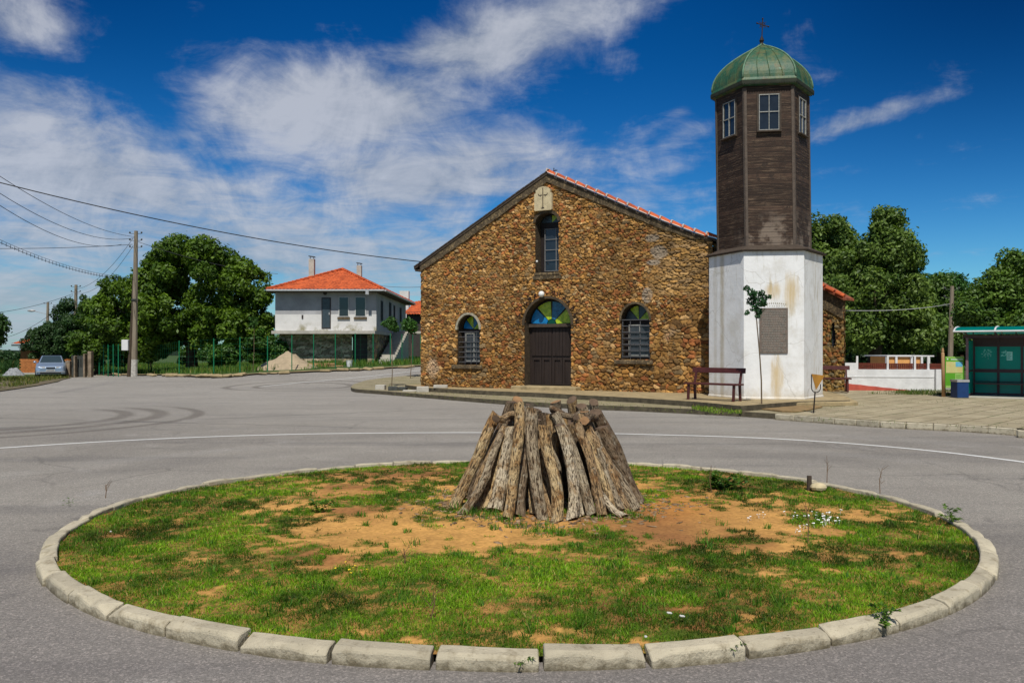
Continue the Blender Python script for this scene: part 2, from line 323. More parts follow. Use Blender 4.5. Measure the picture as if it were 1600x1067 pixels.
M['h_white'] = mat('white_render', (.66, .65, .63), .95, .12, 1.5, .4, 9, coords='World', extra=lambda n, v, c, b: n.mix(n.math('MULTIPLY', n.step(n.xyz(v)[2], 3.5, 2.9), n.step(n.noise(v, 1.4, 5), .45, .62)), c, (.27, .25, .16)))
M['concrete'] = mat('plain_concrete', (.48, .45, .39), .95, .25, 3, .5, 20, coords='World')
M['bark_door'] = mat('dark_brown_door', (.055, .045, .042), .6, .3, 9)
M['metal_pale'] = mat('galvanised_metal', (.5, .5, .5), .5, .2, 9, metal=.4)
M['sand'] = mat('builders_sand', (.42, .33, .22), .95, .25, 3, .7, 20, coords='World')
M['plank_new'] = mat('fresh_planks', (.45, .29, .14), .8, .3, 9)
M['brick'] = mat('orange_brick', (.52, .19, .06), .9, .35, 5, .4, 20, coords='World')
M['plastic_white'] = mat('white_plastic', (.7, .7, .7), .5, .1)
M['plastic_red'] = mat('red_plastic', (.5, .02, .02), .5, .1)
M['pillar_render'] = mat('pillar_render', (.30, .23, .16), .95, .5, 3, .4, 9, coords='World')
M['gate_dark'] = mat('gate_dark_metal', (.07, .075, .07), .7, .3, 9)
M['orange_wall'] = mat('orange_render', (.72, .36, .12), .9, .15, 2)
M['fence_red'] = mat('red_brown_slats', (.16, .035, .018), .7, .4, 6, .3, 30)
M['shelter_frame'] = mat('maroon_steel', (.075, .032, .038), .5, .2, 9, spec=.4)
M['shelter_light'] = mat('faded_maroon_steel', (.22, .13, .15), .5, .2, 9)
M['teal'] = mat('teal_tinted_pane', (.0, .40, .34), .25, .18, 1.5, spec=.5)
M['teal_roof'] = mat('teal_roof_sheet', (.0, .34, .30), .35, .15, 1.5, spec=.4)
def tealize(m_, f, f2):
    n = N(m_.node_tree); out = [x for x in n.n if x.type == 'OUTPUT_MATERIAL'][0]; b_ = [x for x in n.n if x.type == 'BSDF_PRINCIPLED'][0]; col = b_.inputs['Base Color'].links[0].from_socket
    t = n.add('ShaderNodeBsdfTranslucent', Color=n.mix(1.0, col, (1.6, 1.6, 1.6), 'MULTIPLY')); g = n.add('ShaderNodeBsdfTransparent', Color=(.05, .55, .5, 1))
    mx = n.add('ShaderNodeMixShader', i0=f, i1=b_.outputs[0], i2=t.outputs[0]); m2 = n.add('ShaderNodeMixShader', i0=f2, i1=mx.outputs[0], i2=g.outputs[0]); n.l.new(m2.outputs[0], out.inputs[0])
tealize(M['teal'], .40, .10); tealize(M['teal_roof'], .55, .1)
M['roof_edge'] = mat('pale_roof_rim', (.66, .68, .68), .4, .1)
M['blue_bin'] = mat('blue_metal', (.012, .045, .15), .5, .2, 9)
M['board_green'] = mat('board_green', (.10, .33, .02), .5, .08, 9)
M['board_pale'] = mat('board_pale_green', (.32, .52, .14), .5, .1, 9)
M['map_beige'] = mat('map_beige', (.50, .53, .22), .5, .25, 6, col2=(.52, .42, .16))
M['map_blue'] = mat('map_blue', (.13, .42, .58), .5, .2, 9)
M['paper'] = mat('white_paper', (.70, .74, .72), .8, .08)
M['varnish'] = mat('varnished_round_wood', (.45, .27, .13), .6, .25, 9, .2, 30, stretch=(1, 1, .2))
M['sign_yellow'] = mat('rusty_sign_back', (.42, .20, .03), .6, .35, 5)
M['blade_dry'] = mat('dry_stem', (.17, .10, .05), .8, .2)
M['daisy'] = mat('daisy_petals', (.80, .80, .76), .7, .05)
M['dandelion'] = mat('yellow_petals', (.75, .55, .03), .7, .05)
M['carpaint'] = mat('silver_blue_paint', (.36, .46, .60), .28, .05, 2, metal=.55, spec=.5)
M['car_black'] = mat('black_rubber', (.02, .02, .022), .7, .1)
M['car_glass'] = mat('windscreen_glass', (.035, .055, .065), .08, .1, spec=.7)
M['lamp_glass'] = mat('headlight_glass', (.55, .56, .56), .12, .3, 20, spec=.7)
M['rubbish'] = mat('grey_crumpled_sheet', (.30, .31, .32), .7, .5, 9, .5, 9)
M['litter'] = mat('pale_litter', (.65, .64, .6), .8, .1)

# ------------------------------------------------------------------ mesh helpers
WM = {}
def tag(o, label=None, cat=None, group=None, kind=None):
    if label: o['label'] = label
    if cat: o['category'] = cat
    if group: o['group'] = group
    if kind: o['kind'] = kind
    return o
class MB:
    def __init__(s): s.v = []; s.f = []; s.m = []; s.mi = 0; s.X = Matrix(); s.smooth = False
    def add(s, vs, fs, mi=None):
        b = len(s.v); X = s.X
        s.v += [tuple(X @ Vector(v)) for v in vs]; s.f += [tuple(i + b for i in f) for f in fs]; s.m += [s.mi if mi is None else mi] * len(fs); return s
    def box(s, x0, x1, y0, y1, z0, z1):
        return s.add([(x0, y0, z0), (x1, y0, z0), (x1, y1, z0), (x0, y1, z0), (x0, y0, z1), (x1, y0, z1), (x1, y1, z1), (x0, y1, z1)],
                     [(0, 3, 2, 1), (4, 5, 6, 7), (0, 1, 5, 4), (1, 2, 6, 5), (2, 3, 7, 6), (3, 0, 4, 7)])
    def cbox(s, c, d, rz=0, rx=0, ry=0):
        o = s.X; s.X = o @ Matrix.Translation(c) @ Matrix.Rotation(rz, 4, 'Z') @ Matrix.Rotation(rx, 4, 'X') @ Matrix.Rotation(ry, 4, 'Y')
        s.box(-d[0] / 2, d[0] / 2, -d[1] / 2, d[1] / 2, -d[2] / 2, d[2] / 2); s.X = o; return s
    def bar(s, a, b, w_, h_=None):
        a, b = Vector(a), Vector(b); d_ = b - a; L = d_.length
        if L < 1e-6: return s
        q = d_.to_track_quat('Z', 'Y').to_matrix().to_4x4(); o = s.X; s.X = o @ Matrix.Translation(a) @ q
        h_ = h_ or w_; s.box(-w_ / 2, w_ / 2, -h_ / 2, h_ / 2, 0, L); s.X = o; return s
    def tube(s, pts, rads, n=8, cap=True, capmi=None):
        pts = [Vector(p) for p in pts]; 
        if not isinstance(rads, (list, tuple)): rads = [rads] * len(pts)
        vs = []; up = None
        for i, p in enumerate(pts):
            t = (pts[min(i + 1, len(pts) - 1)] - pts[max(i - 1, 0)]).normalized()
            if up is None: up = t.orthogonal().normalized()
            up = (up - t * up.dot(t)).normalized(); sd_ = t.cross(up)
            for k in range(n):
                a = 2 * math.pi * k / n; vs.append(p + (up * math.cos(a) + sd_ * math.sin(a)) * rads[i])
        fs = [(i * n + k, i * n + (k + 1) % n, (i + 1) * n + (k + 1) % n, (i + 1) * n + k) for i in range(len(pts) - 1) for k in range(n)]
        s.add(vs, fs)
        if cap:
            e = (len(pts) - 1) * n; b = len(s.v) - len(vs)
            s.f += [tuple(b + k for k in reversed(range(n))), tuple(b + e + k for k in range(n))]; s.m += [s.mi if capmi is None else capmi] * 2
        return s
    def prism(s, poly, z0, z1):
        n = len(poly); z0f = z0 if callable(z0) else (lambda x, y: z0); z1f = z1 if callable(z1) else (lambda x, y: z1)
        vs = [(x, y, z0f(x, y)) for x, y in poly] + [(x, y, z1f(x, y)) for x, y in poly]
        return s.add(vs, [tuple(reversed(range(n))), tuple(range(n, 2 * n))] + [(i, (i + 1) % n, n + (i + 1) % n, n + i) for i in range(n)])
    def sphere(s, c, r, n=12, m=8):
        rr = r if isinstance(r, (tuple, list)) else (r, r, r); vs = [(c[0], c[1], c[2] - rr[2])]
        for j in range(1, m):
            for k in range(n):
                a, b = 2 * math.pi * k / n, -math.pi / 2 + math.pi * j / m
                vs.append((c[0] + rr[0] * math.cos(a) * math.cos(b), c[1] + rr[1] * math.sin(a) * math.cos(b), c[2] + rr[2] * math.sin(b)))
        vs.append((c[0], c[1], c[2] + rr[2])); fs = [(0, 1 + (k + 1) % n, 1 + k) for k in range(n)]
        for j in range(m - 2):
            for k in range(n):
                a = 1 + j * n; fs.append((a + k, a + (k + 1) % n, a + n + (k + 1) % n, a + n + k))
        t = len(vs) - 1; fs += [(t, 1 + (m - 2) * n + k, 1 + (m - 2) * n + (k + 1) % n) for k in range(n)]
        return s.add(vs, fs)
    def build(s, name, mats, parent=None, loc=None, bevel=0.0, smooth=False, mw=None):
        mats = mats if isinstance(mats, list) else [mats]
        if parent is not None: Mw = WM[parent.name]
        elif mw is not None: Mw = mw
        else:
            if loc is None:
                a = np.array(s.v); loc = ((a[:, 0].min() + a[:, 0].max()) / 2, (a[:, 1].min() + a[:, 1].max()) / 2, a[:, 2].min())
            Mw = Matrix.Translation(loc)
        inv = Mw.inverted(); me = bpy.data.meshes.new(name)
        me.from_pydata([tuple(inv @ Vector(v)) for v in s.v], [], s.f)
        for m_ in mats: me.materials.append(M[m_] if isinstance(m_, str) else m_)
        if len(mats) > 1: me.polygons.foreach_set('material_index', s.m)
        o = bpy.data.objects.new(name, me); COL.objects.link(o)
        if parent is not None: o.parent = parent
        else: o.matrix_world = Mw
        bm = bmesh.new(); bm.from_mesh(me); bmesh.ops.recalc_face_normals(bm, faces=bm.faces)
        if bevel: bmesh.ops.bevel(bm, geom=list(bm.edges), offset=bevel, segments=1, affect='EDGES', profile=.5)
        bm.to_mesh(me); bm.free()
        if smooth: me.polygons.foreach_set('use_smooth', [True] * len(me.polygons))
        WM[o.name] = Mw; return o
def empty(name, loc, label, cat, group=None, rz=0.0):
    o = bpy.data.objects.new(name, None); COL.objects.link(o); o.empty_display_size = .2
    o.location = loc; o.rotation_euler = (0, 0, rz); WM[o.name] = Matrix.Translation(loc) @ Matrix.Rotation(rz, 4, 'Z')
    return tag(o, label, cat, group)
def npmesh(name, verts, faces, m, cols=None, parent=None, smooth=False, loc=None):
    """verts (n,3), faces (k,3 or 4) numpy, cols (n,3)"""
    me = bpy.data.meshes.new(name); verts = np.asarray(verts, dtype=np.float64)
    if parent is not None:
        A = np.array(WM[parent.name].inverted()); verts = verts @ A[:3, :3].T + A[:3, 3]
    elif loc is not None: verts = verts - np.array(loc)
    nv, nf, k = len(verts), len(faces), faces.shape[1]
    me.vertices.add(nv); me.vertices.foreach_set('co', verts.astype(np.float32).ravel())
    me.loops.add(nf * k); me.loops.foreach_set('vertex_index', faces.astype(np.int32).ravel())
    me.polygons.add(nf); me.polygons.foreach_set('loop_start', np.arange(0, nf * k, k, dtype=np.int32))
    if smooth: me.polygons.foreach_set('use_smooth', np.ones(nf, dtype=bool))
    me.update(calc_edges=True)
    if cols is not None:
        a = me.color_attributes.new('col', 'FLOAT_COLOR', 'POINT')
        a.data.foreach_set('color', np.concatenate([cols, np.ones((nv, 1))], 1).astype(np.float32).ravel())
    me.materials.append(M[m] if isinstance(m, str) else m)
    o = bpy.data.objects.new(name, me); COL.objects.link(o)
    if parent is not None: o.parent = parent; WM[o.name] = WM[parent.name]
    else:
        if loc is not None: o.location = loc
        WM[o.name] = Matrix.Translation(loc or (0, 0, 0))
    return o
def dup(o, loc, rz=None, label=None, scale=None):
    c = o.copy(); COL.objects.link(c); c.location = loc
    if rz is not None: c.rotation_euler = (0, 0, rz)
    if scale: c.scale = scale
    if label: c['label'] = label
    for ch in list(o.children):
        k = ch.copy(); COL.objects.link(k); k.parent = c
        for g in list(ch.children):
            q = g.copy(); COL.objects.link(q); q.parent = k
    return c
# numpy value noise
def vnoise(x, y, seed=0, octv=4, sc=1.0, rough=.5):
    out = np.zeros_like(x, dtype=float); amp = 1.0; tot = 0
    for o_ in range(octv):
        rg = np.random.RandomState(seed + o_ * 17); T = rg.rand(256, 256)
        xs, ys = x * sc + 31.7, y * sc + 17.3; xi, yi = np.floor(xs).astype(int), np.floor(ys).astype(int); fx, fy = xs - xi, ys - yi
        fx = fx * fx * (3 - 2 * fx); fy = fy * fy * (3 - 2 * fy); a = T[xi % 256, yi % 256]; b = T[(xi + 1) % 256, yi % 256]; c = T[xi % 256, (yi + 1) % 256]; d_ = T[(xi + 1) % 256, (yi + 1) % 256]
        out += amp * ((a * (1 - fx) + b * fx) * (1 - fy) + (c * (1 - fx) + d_ * fx) * fy); tot += amp; amp *= rough; sc *= 2
    return out / tot
def sst(x, a=0.0, b=1.0):
    t = np.clip((x - a) / (b - a), 0, 1); return t * t * (3 - 2 * t)
# ------------------------------------------------------------------ terrain and pixel helpers
def H(x, y):
    return .62 * sst(y, 34, 50) * sst(x, -24, -9) * (1 - .7 * sst(x, 6, 16)) - .25 * sst(y, 38, 54) * sst(-x, 20, 30)
def P(px, py, Yd): return Vector(((px - 800) * Yd / F, Yd, CH - (py - HY) * Yd / F))
def G(px, py, dz=0.0):
    Yd = (CH - dz) * F / (py - HY)
    for _ in range(40):
        X_ = (px - 800) * Yd / F; nY = (CH - dz - float(H(X_, Yd))) * F / (py - HY); Yd = .5 * Yd + .5 * nY
    X_ = (px - 800) * Yd / F; return Vector((X_, Yd, float(H(X_, Yd)) + dz))
def sheet(name, poly, dz, m, step=2.0, skirt=0.0, kind='structure'):
    """a ground layer: polygon draped over the terrain, with an optional downward kerb face"""
    P2 = [Vector((p[0], p[1])) for p in poly]; pts = []
    n = len(P2)
    for i in range(n):
        a, b = P2[i], P2[(i + 1) % n]; k = max(1, int((b - a).length / step))
        pts += [a.lerp(b, j / k) for j in range(k)]
    nb = len(pts); edges = [(i, (i + 1) % nb) for i in range(nb)]
    xs = [p.x for p in pts]; ys = [p.y for p in pts]
    gx, gy = np.meshgrid(np.arange(min(xs) + step / 2, max(xs), step), np.arange(min(ys) + step / 2, max(ys), step))
    g = np.stack([gx.ravel(), gy.ravel()], 1)
    A = np.array([(p.x, p.y) for p in pts]); B = np.roll(A, -1, 0)
    ins = np.zeros(len(g), bool); md = np.full(len(g), 1e9)
    for (ax, ay), (bx_, by) in zip(A, B):
        cond = ((ay > g[:, 1]) != (by > g[:, 1])); 
        if by != ay: ins ^= cond & (g[:, 0] < (bx_ - ax) * (g[:, 1] - ay) / (by - ay) + ax)
        dx, dy = bx_ - ax, by - ay; t = np.clip(((g[:, 0] - ax) * dx + (g[:, 1] - ay) * dy) / (dx * dx + dy * dy + 1e-12), 0, 1)
        md = np.minimum(md, np.hypot(g[:, 0] - ax - t * dx, g[:, 1] - ay - t * dy))
    g = g[ins & (md > step * .3)]
    vs, es, fs, *_ = delaunay_2d_cdt(pts + [Vector((float(a), float(b))) for a, b in g], edges, [], 1, 1e-5)
    mb = MB(); mb.v = [(v.x, v.y, float(H(v.x, v.y)) + dz) for v in vs]; mb.f = [tuple(f) for f in fs]; mb.m = [0] * len(mb.f)
    if skirt:
        base = len(mb.v); mb.v += [(p.x, p.y, float(H(p.x, p.y)) + dz) for p in pts] + [(p.x, p.y, float(H(p.x, p.y)) + dz - skirt) for p in pts]
        mb.f += [(base + i, base + (i + 1) % nb, base + nb + (i + 1) % nb, base + nb + i) for i in range(nb)]; mb.m += [1] * nb
    me = bpy.data.meshes.new(name); me.from_pydata(mb.v, [], mb.f)
    for q in (m if isinstance(m, list) else [m]): me.materials.append(M[q])
    if skirt: me.polygons.foreach_set('material_index', [min(i, len(me.materials) - 1) for i in mb.m])
    bm = bmesh.new(); bm.from_mesh(me)
    for f in bm.faces:
        if abs(f.normal.z) > .5 and f.normal.z < 0: f.normal_flip()
    bm.to_mesh(me); bm.free()
    o = bpy.data.objects.new(name, me); COL.objects.link(o); WM[o.name] = Matrix(); return tag(o, kind=kind)

# ================================================================== SETTING
gp = [(-2500, -300), (2500, -300), (2500, 3500), (-2500, 3500)]
mb = MB(); mb.v = []
# ground: fine near, coarse far, one sheet
xs = np.unique(np.concatenate([np.arange(-84, 84.1, 3), [-3000, -1500, -600, -250, -130, 130, 250, 600, 1500, 3000]])); ys = np.unique(np.concatenate([np.arange(-12, 100, 3), [-400, -100, -40, 130, 200, 400, 900, 2000, 4200]]))
gx, gy = np.meshgrid(xs, ys, indexing='ij'); fall = -np.clip(gy - 95, 0, 1e9) * .012 * (gx < 0) - np.clip(-gx - 60, 0, 300) * .01
gz = H(gx, gy) - .07 + np.maximum(fall, -14)
idx = np.arange(gx.size).reshape(gx.shape)
fc = np.stack([idx[:-1, :-1], idx[1:, :-1], idx[1:, 1:], idx[:-1, 1:]], -1).reshape(-1, 4)
tag(npmesh('ground', np.stack([gx, gy, gz], -1).reshape(-1, 3), fc, 'grass_ground'), kind='structure')
# road
sheet('road', [(-60, -11), (60, -11), (60, 30), (16, 45), (8, 62), (-2, 66), (-60, 66)], 0, 'asphalt', 1.5)
# far hills on the left horizon
mb = MB(); prof = [(-1500, 30), (-1200, 48), (-950, 38), (-700, 50), (-450, 42), (-200, 52), (100, 44), (500, 50), (1000, 40)]
top = [(x, 1900 + 60 * math.sin(x / 130), z * .5 - 24) for x, z in prof]
mb.add([(x, y, -30) for x, y, z in top] + top + [(x, y + 500, -30) for x, y, z in top], [(i, i + 1, i + 10, i + 9) for i in range(8)] + [(i + 9, i + 10, i + 19, i + 18) for i in range(8)])
tag(mb.build('hills', 'hill'), kind='structure')

# ---- white lane line : curve through pixels
def smooth_line(pts, n=14):
    out = []
    for i in range(len(pts) - 1):
        p0, p1, p2, p3 = pts[max(i - 1, 0)], pts[i], pts[i + 1], pts[min(i + 2, len(pts) - 1)]
        for k in range(n):
            t = k / n; out.append(.5 * ((2 * p1) + (-p0 + p2) * t + (2 * p0 - 5 * p1 + 4 * p2 - p3) * t * t + (-p0 + 3 * p1 - 3 * p2 + p3) * t ** 3))
    return out + [pts[-1]]
def ribbon(name, pts, wd, m, dz, jag=0.0):
    pts = [Vector((p[0], p[1])) for p in pts]; vs = []
    for i, p in enumerate(pts):
        t = (pts[min(i + 1, len(pts) - 1)] - pts[max(i - 1, 0)]).normalized(); nn = Vector((-t.y, t.x))
        for s_ in (-1, 1):
            q = p + nn * s_ * (wd / 2 + rnd.uniform(-jag, jag)); vs.append((q.x, q.y, float(H(q.x, q.y)) + dz))
    mb = MB().add(vs, [(2 * i, 2 * i + 1, 2 * i + 3, 2 * i + 2) for i in range(len(pts) - 1)])
    return tag(mb.build(name, m), kind='structure')
L1 = [(-260, 722), (-100, 708), (0, 700), (200, 688), (400, 680), (600, 676.5), (850, 676), (1000, 678.5), (1200, 685), (1400, 699), (1600, 722), (1850, 762)]
ribbon('road_marking', smooth_line([G(a, b).xy for a, b in L1]), .11, 'white_line', .004, .006)
L2 = [(405, 604.5), (470, 598), (560, 590), (655, 579.5), (700, 574)]
ribbon('road_marking', smooth_line([G(a, b).xy for a, b in L2]), .11, 'white_line', .012)

# ---- grassy plot behind the left kerb
edge = [(112, 589.5), (140, 586.5), (200, 586.5), (300, 588.5), (345, 589), (400, 585.5), (500, 581), (600, 576.5), (700, 571)]
E = [G(a, b).xy for a, b in edge]
sheet('grass_plot', [tuple(p) for p in E] + [(2, 66), (4, 96), (-84, 96), (-84, 52), (-31, 54)], .06, ['grass_ground', 'dirt'], 2.0, .07)
# rough stone edging of the plot
EP = smooth_line([Vector((p.x, p.y)) for p in E], 8)
ribbon('plot_kerb', EP, .45, 'step', .085, .08)
# dirt shoulder the car stands on
D = [G(-200, 640).xy, G(-60, 622).xy, G(0, 612).xy, G(60, 603).xy, G(90, 597).xy, G(112, 589.5).xy]
sheet('dirt_shoulder', [tuple(p) for p in D] + [(-31, 54.2), (-84, 52), (-84, 20)], .035, 'dirt', 2.0)
# ---- church island : low stone platform
edgeF = [(548, 609.5), (556, 613), (600, 616.5), (700, 625), (800, 633), (900, 639), (1000, 643), (1140, 650), (1228, 656)]
edgeB = [(660, 588.5), (600, 594.5), (572, 598.5), (552, 605)]
PF = smooth_line([G(a, b).xy for a, b in edgeF], 5)
kerbR = [(1228, 656.5), (1320, 663.5), (1400, 669), (1500, 674), (1600, 681), (1760, 694)]
KR = [G(a, b).xy for a, b in kerbR] + [Vector((22, 6)), Vector((34, 1))]
PB = [G(a, b).xy for a, b in edgeB]
sheet('platform', [tuple(p) for p in PF] + [(9.5, 21.8), (11.0, 26.0), (13.5, 31), (12, 44), (5, 58), (-3.2, 54)] + [tuple(p) for p in PB], .13, ['platform', 'edge_dark'], 1.0, .15)
# the stone terrace in front of the facade, a step higher
T1 = [G(a, b, .13).xy for a, b in [(668, 612), (760, 617), (850, 621), (900, 624), (1000, 629.5), (1090, 636), (1158, 643)]]
sheet('terrace', [tuple(p) for p in T1] + [(7.6, 21.9), (9.1, 22.4), (9.6, 24), (8, 27), (7, 30), (-3.0, 33.6), (-4.1, 31.9)], .27, ['step', 'edge_dark'], .8, .16)

# ================================================================== CHURCH
FI = R(28.0); TF = math.tan(FI); YC = 28.92
def fac(px, py):
    Yd = YC / (1 + (px - 800) * TF / F); X_ = (px - 800) * Yd / F
    return (X_ - FX0) * math.cos(FI) - (Yd - FY0) * math.sin(FI), CH + (HY - py) * Yd / F
FY0 = YC / (1 + (658.5 - 800) * TF / F); FX0 = (658.5 - 800) * FY0 / F
# local frame: x = along facade (u), y = into the church, z = up
MC = Matrix(((math.cos(FI), math.sin(FI), 0, FX0), (-math.sin(FI), math.cos(FI), 0, FY0), (0, 0, 1, 0), (0, 0, 0, 1)))
church = empty('church', (FX0, FY0, .25), 'old rubble stone church with tiled gable roof and arched door, beside the white bell tower', 'church')
roofpx = [(650, 418), (700, 382), (760, 339), (810, 303), (856, 270.5), (920, 297), (960, 314), (1000, 331), (1040, 347), (1065, 356.5), (1090, 365.5), (1119, 373)]
RP = [fac(a, b) for a, b in roofpx]
UW = fac(1113, 500)[0]
def rline(u): return np.interp(u, [p[0] for p in RP], [p[1] for p in RP])
STONE_PAL = np.array([(.40, .235, .065), (.46, .29, .09), (.31, .175, .05), (.34, .135, .05), (.40, .17, .055), (.27, .15, .05), (.27, .22, .13), (.58, .42, .20), (.21, .13, .055), (.44, .25, .065), (.31, .21, .09), (.48, .32, .12), (.36, .22, .07), (.42, .27, .09)])
def stones(u, z, a, b, seed, pal=STONE_PAL, mort=(.14, .092, .042)):
    """irregular rubble: returns relief 0..1 and colour at each (u,z)"""
    rg = np.random.RandomState(seed); n = 160; jit = rg.rand(n, n, 2); wt = rg.rand(n, n); ci = rg.randint(0, len(pal), (n, n)); tone = rg.uniform(.5, 1.35, (n, n)); hh = rg.uniform(.45, 1, (n, n))
    uu = u + .10 * (vnoise(u, z, seed + 3, 3, 3.1) - .5); zz = z + .10 * (vnoise(u, z, seed + 9, 4, 3.1, .7) - .5)
    big = vnoise(u, z, seed + 5, 2, .55); X_ = uu / a; Y_ = zz / b
    xi, yi = np.floor(X_).astype(int), np.floor(Y_).astype(int)
    f1 = np.full(u.shape, 9.0); f2 = np.full(u.shape, 9.0); I = np.zeros(u.shape, int); J = np.zeros(u.shape, int)
    for dx in (-2, -1, 0, 1, 2):
        for dy in (-2, -1, 0, 1, 2):
            ii, jj = xi + dx, yi + dy; cx = ii + .5 * (jj % 2) + jit[ii % n, jj % n, 0] * .9; cy = jj + jit[ii % n, jj % n, 1] * .8
            q = (np.abs(X_ - cx) ** 2.4 + np.abs(Y_ - cy) ** 2.4) ** (1 / 2.4) - wt[ii % n, jj % n] * .42
            nw = q < f1; f2 = np.where(nw, f1, np.minimum(f2, q)); f1 = np.where(nw, q, f1); I = np.where(nw, ii % n, I); J = np.where(nw, jj % n, J)
    e = f2 - f1 + .22 * (vnoise(u, z, seed + 40, 3, 20) - .5); h = sst(e, .02, .22) * hh[I, J] ; h = h * (.7 + .6 * vnoise(u, z, seed + 30, 3, 16))
    c = pal[ci[I, J]] * tone[I, J][..., None]; c = c * (.6 + .8 * vnoise(u, z, seed + 20, 3, 18, .7))[..., None]
    m = sst(e, .13, .03)[..., None]; c = c * (1 - m) + np.array(mort) * m
    return h, c
# openings: u0,u1,zbottom,zspring,ztop
def op(pl, pr, pb, ps, pt):
    pm = (pl + pr) / 2; u0 = fac(pl, pb)[0]; u1 = fac(pr, pb)[0]; return (u0, u1, fac(pm, pb)[1], fac(pm, ps)[1], fac(pm, pt)[1])
OPS = {'door': op(821, 892.5, 603, 508, 467), 'wl': op(715.5, 750, 569, 515, 491.5), 'wr': op(971, 1015.5, 561, 501, 474.5), 'wu': op(838, 873, 426, 347, 333)}
def inside(o, u, z, g=0.0):
    u0, u1, zb, zs, zt = o; uc, a = (u0 + u1) / 2, (u1 - u0) / 2 + g
    return (z > zb - g) & (((z <= zs) & (np.abs(u - uc) < a)) | ((z > zs) & (((u - uc) / a) ** 2 + ((z - zs) / (zt - zs + g)) ** 2 < 1)))
st = .019
us = np.arange(0, UW + st, st); zs_ = np.arange(-.15, 7.8, st)
gu, gz_ = np.meshgrid(us, zs_, indexing='ij')
# small stones everywhere, flatter courses at the right-hand corner, big blocks in places
h1, c1 = stones(gu, gz_, .132, .078, 11); h2, c2 = stones(gu, gz_, .22, .072, 12, np.array([(.42, .29, .11), (.50, .36, .16), (.36, .25, .11), (.46, .30, .10), (.30, .23, .13)])); h3, c3 = stones(gu, gz_, .195, .122, 13)
k2 = (sst(gu + .8 * vnoise(gu, gz_, 2, 3, .8), UW - 1.9, UW - 1.3) * sst(gz_, 3.2, 3.6))[..., None]
k3 = sst(vnoise(gu, gz_, 77, 2, .55), .60, .66)[..., None] * sst(gz_, 3.4, 2.6)[..., None]
hh = h1 * (1 - k2[..., 0]) + h2 * k2[..., 0]; cc = c1 * (1 - k2) + c2 * k2
hh = np.where(k3[..., 0] > .5, h3, hh); cc = np.where(k3 > .5, c3, cc)
# grey weathered patches, pale limewashed corner
def patch(px, py, ru, rz):
    a, b = fac(px, py); return np.exp(-(((gu - a) / ru) ** 2 + ((gz_ - b) / rz) ** 2))
gp_ = np.maximum.reduce([patch(1030, 395, .35, .28), patch(1020, 372, .3, .16), patch(1012, 462, .2, .3), patch(1022, 410, .3, .12)]) + .35 * (vnoise(gu, gz_, 55, 3, 3) - .5)
gk = sst(gp_, .45, .62)[..., None]; cc = cc * (1 - gk * .8) + np.array((.30, .31, .30)) * gk * .8 * (.7 + .6 * vnoise(gu, gz_, 66, 3, 9)[..., None])
pk = (np.maximum(patch(676, 575, .38, .55), .7 * patch(1045, 520, .5, .5)) + .5 * (vnoise(gu, gz_, 58, 3, 4) - .5)); pk = sst(pk, .5, .8)[..., None] * .6
cc = cc * (1 - pk) + np.array((.62, .55, .44)) * pk
dk = (1 - .25 * sst(vnoise(gu, gz_, 91, 3, .7), .45, .65))[..., None]; lum = cc.mean(-1, keepdims=True) * np.array((1.15, 1.0, .70)); cc = cc * .88 + lum * .12; sm = sst(vnoise(gu, gz_, 97, 4, 1.6, .65), .56, .72)[..., None] * .28; cc = cc * (1 - sm) + np.array((.36, .26, .12)) * sm * (.7 + .6 * vnoise(gu, gz_, 98, 3, 10)[..., None])
cc = cc * dk * np.array((1.14, .94, .78))   # older, browner stretches of stone
keep = (gz_ < rline(gu) - .10)
for o_ in OPS.values(): keep &= ~inside(o_, gu, gz_)
kf = keep[:-1, :-1] & keep[1:, :-1] & keep[1:, 1:] & keep[:-1, 1:]
idx = np.arange(gu.size).reshape(gu.shape); fc = np.stack([idx[:-1, :-1], idx[1:, :-1], idx[1:, 1:], idx[:-1, 1:]], -1)[kf]
dep = -(hh * .064 * (1 - .6 * sm[..., 0])) - .02 * (vnoise(gu, gz_, 41, 3, 1.2) - .5)
V = np.stack([gu, dep, gz_], -1).reshape(-1, 3); A = np.array(MC); V = V @ A[:3, :3].T + A[:3, 3]
used = np.unique(fc); rem = np.full(gu.size, -1); rem[used] = np.arange(len(used))
npmesh('front_wall', V[used], rem[fc], 'stone', cc.reshape(-1, 3)[used], church)
def CB():
    m_ = MB(); m_.X = MC.copy(); return m_
# other walls (plain rubble, seen edge-on at most)
def wallgrid(name, frame, wd, hgt, parent, seed, step_=.035, a=.215, b=.135, z0=0.0, topf=None, cut=None, pal=STONE_PAL, relief=.055, m='stone'):
    u_, z_ = np.meshgrid(np.arange(0, wd + step_, step_), np.arange(z0, hgt + step_, step_), indexing='ij'); h_, c_ = stones(u_, z_, a, b, seed, pal)
    kp = np.ones(u_.shape, bool)
    if topf is not None: kp &= z_ < topf(u_)
    if cut is not None: kp &= ~cut(u_, z_)
    ix = np.arange(u_.size).reshape(u_.shape); k_ = kp[:-1, :-1] & kp[1:, :-1] & kp[1:, 1:] & kp[:-1, 1:]; f_ = np.stack([ix[:-1, :-1], ix[1:, :-1], ix[1:, 1:], ix[:-1, 1:]], -1)[k_]
    v_ = np.stack([u_, -h_ * relief, z_], -1).reshape(-1, 3); A_ = np.array(frame); v_ = v_ @ A_[:3, :3].T + A_[:3, 3]
    us_ = np.unique(f_); rm = np.full(u_.size, -1); rm[us_] = np.arange(len(us_)); return npmesh(name, v_[us_], rm[f_], m, c_.reshape(-1, 3)[us_], parent)
DEP = 13.5
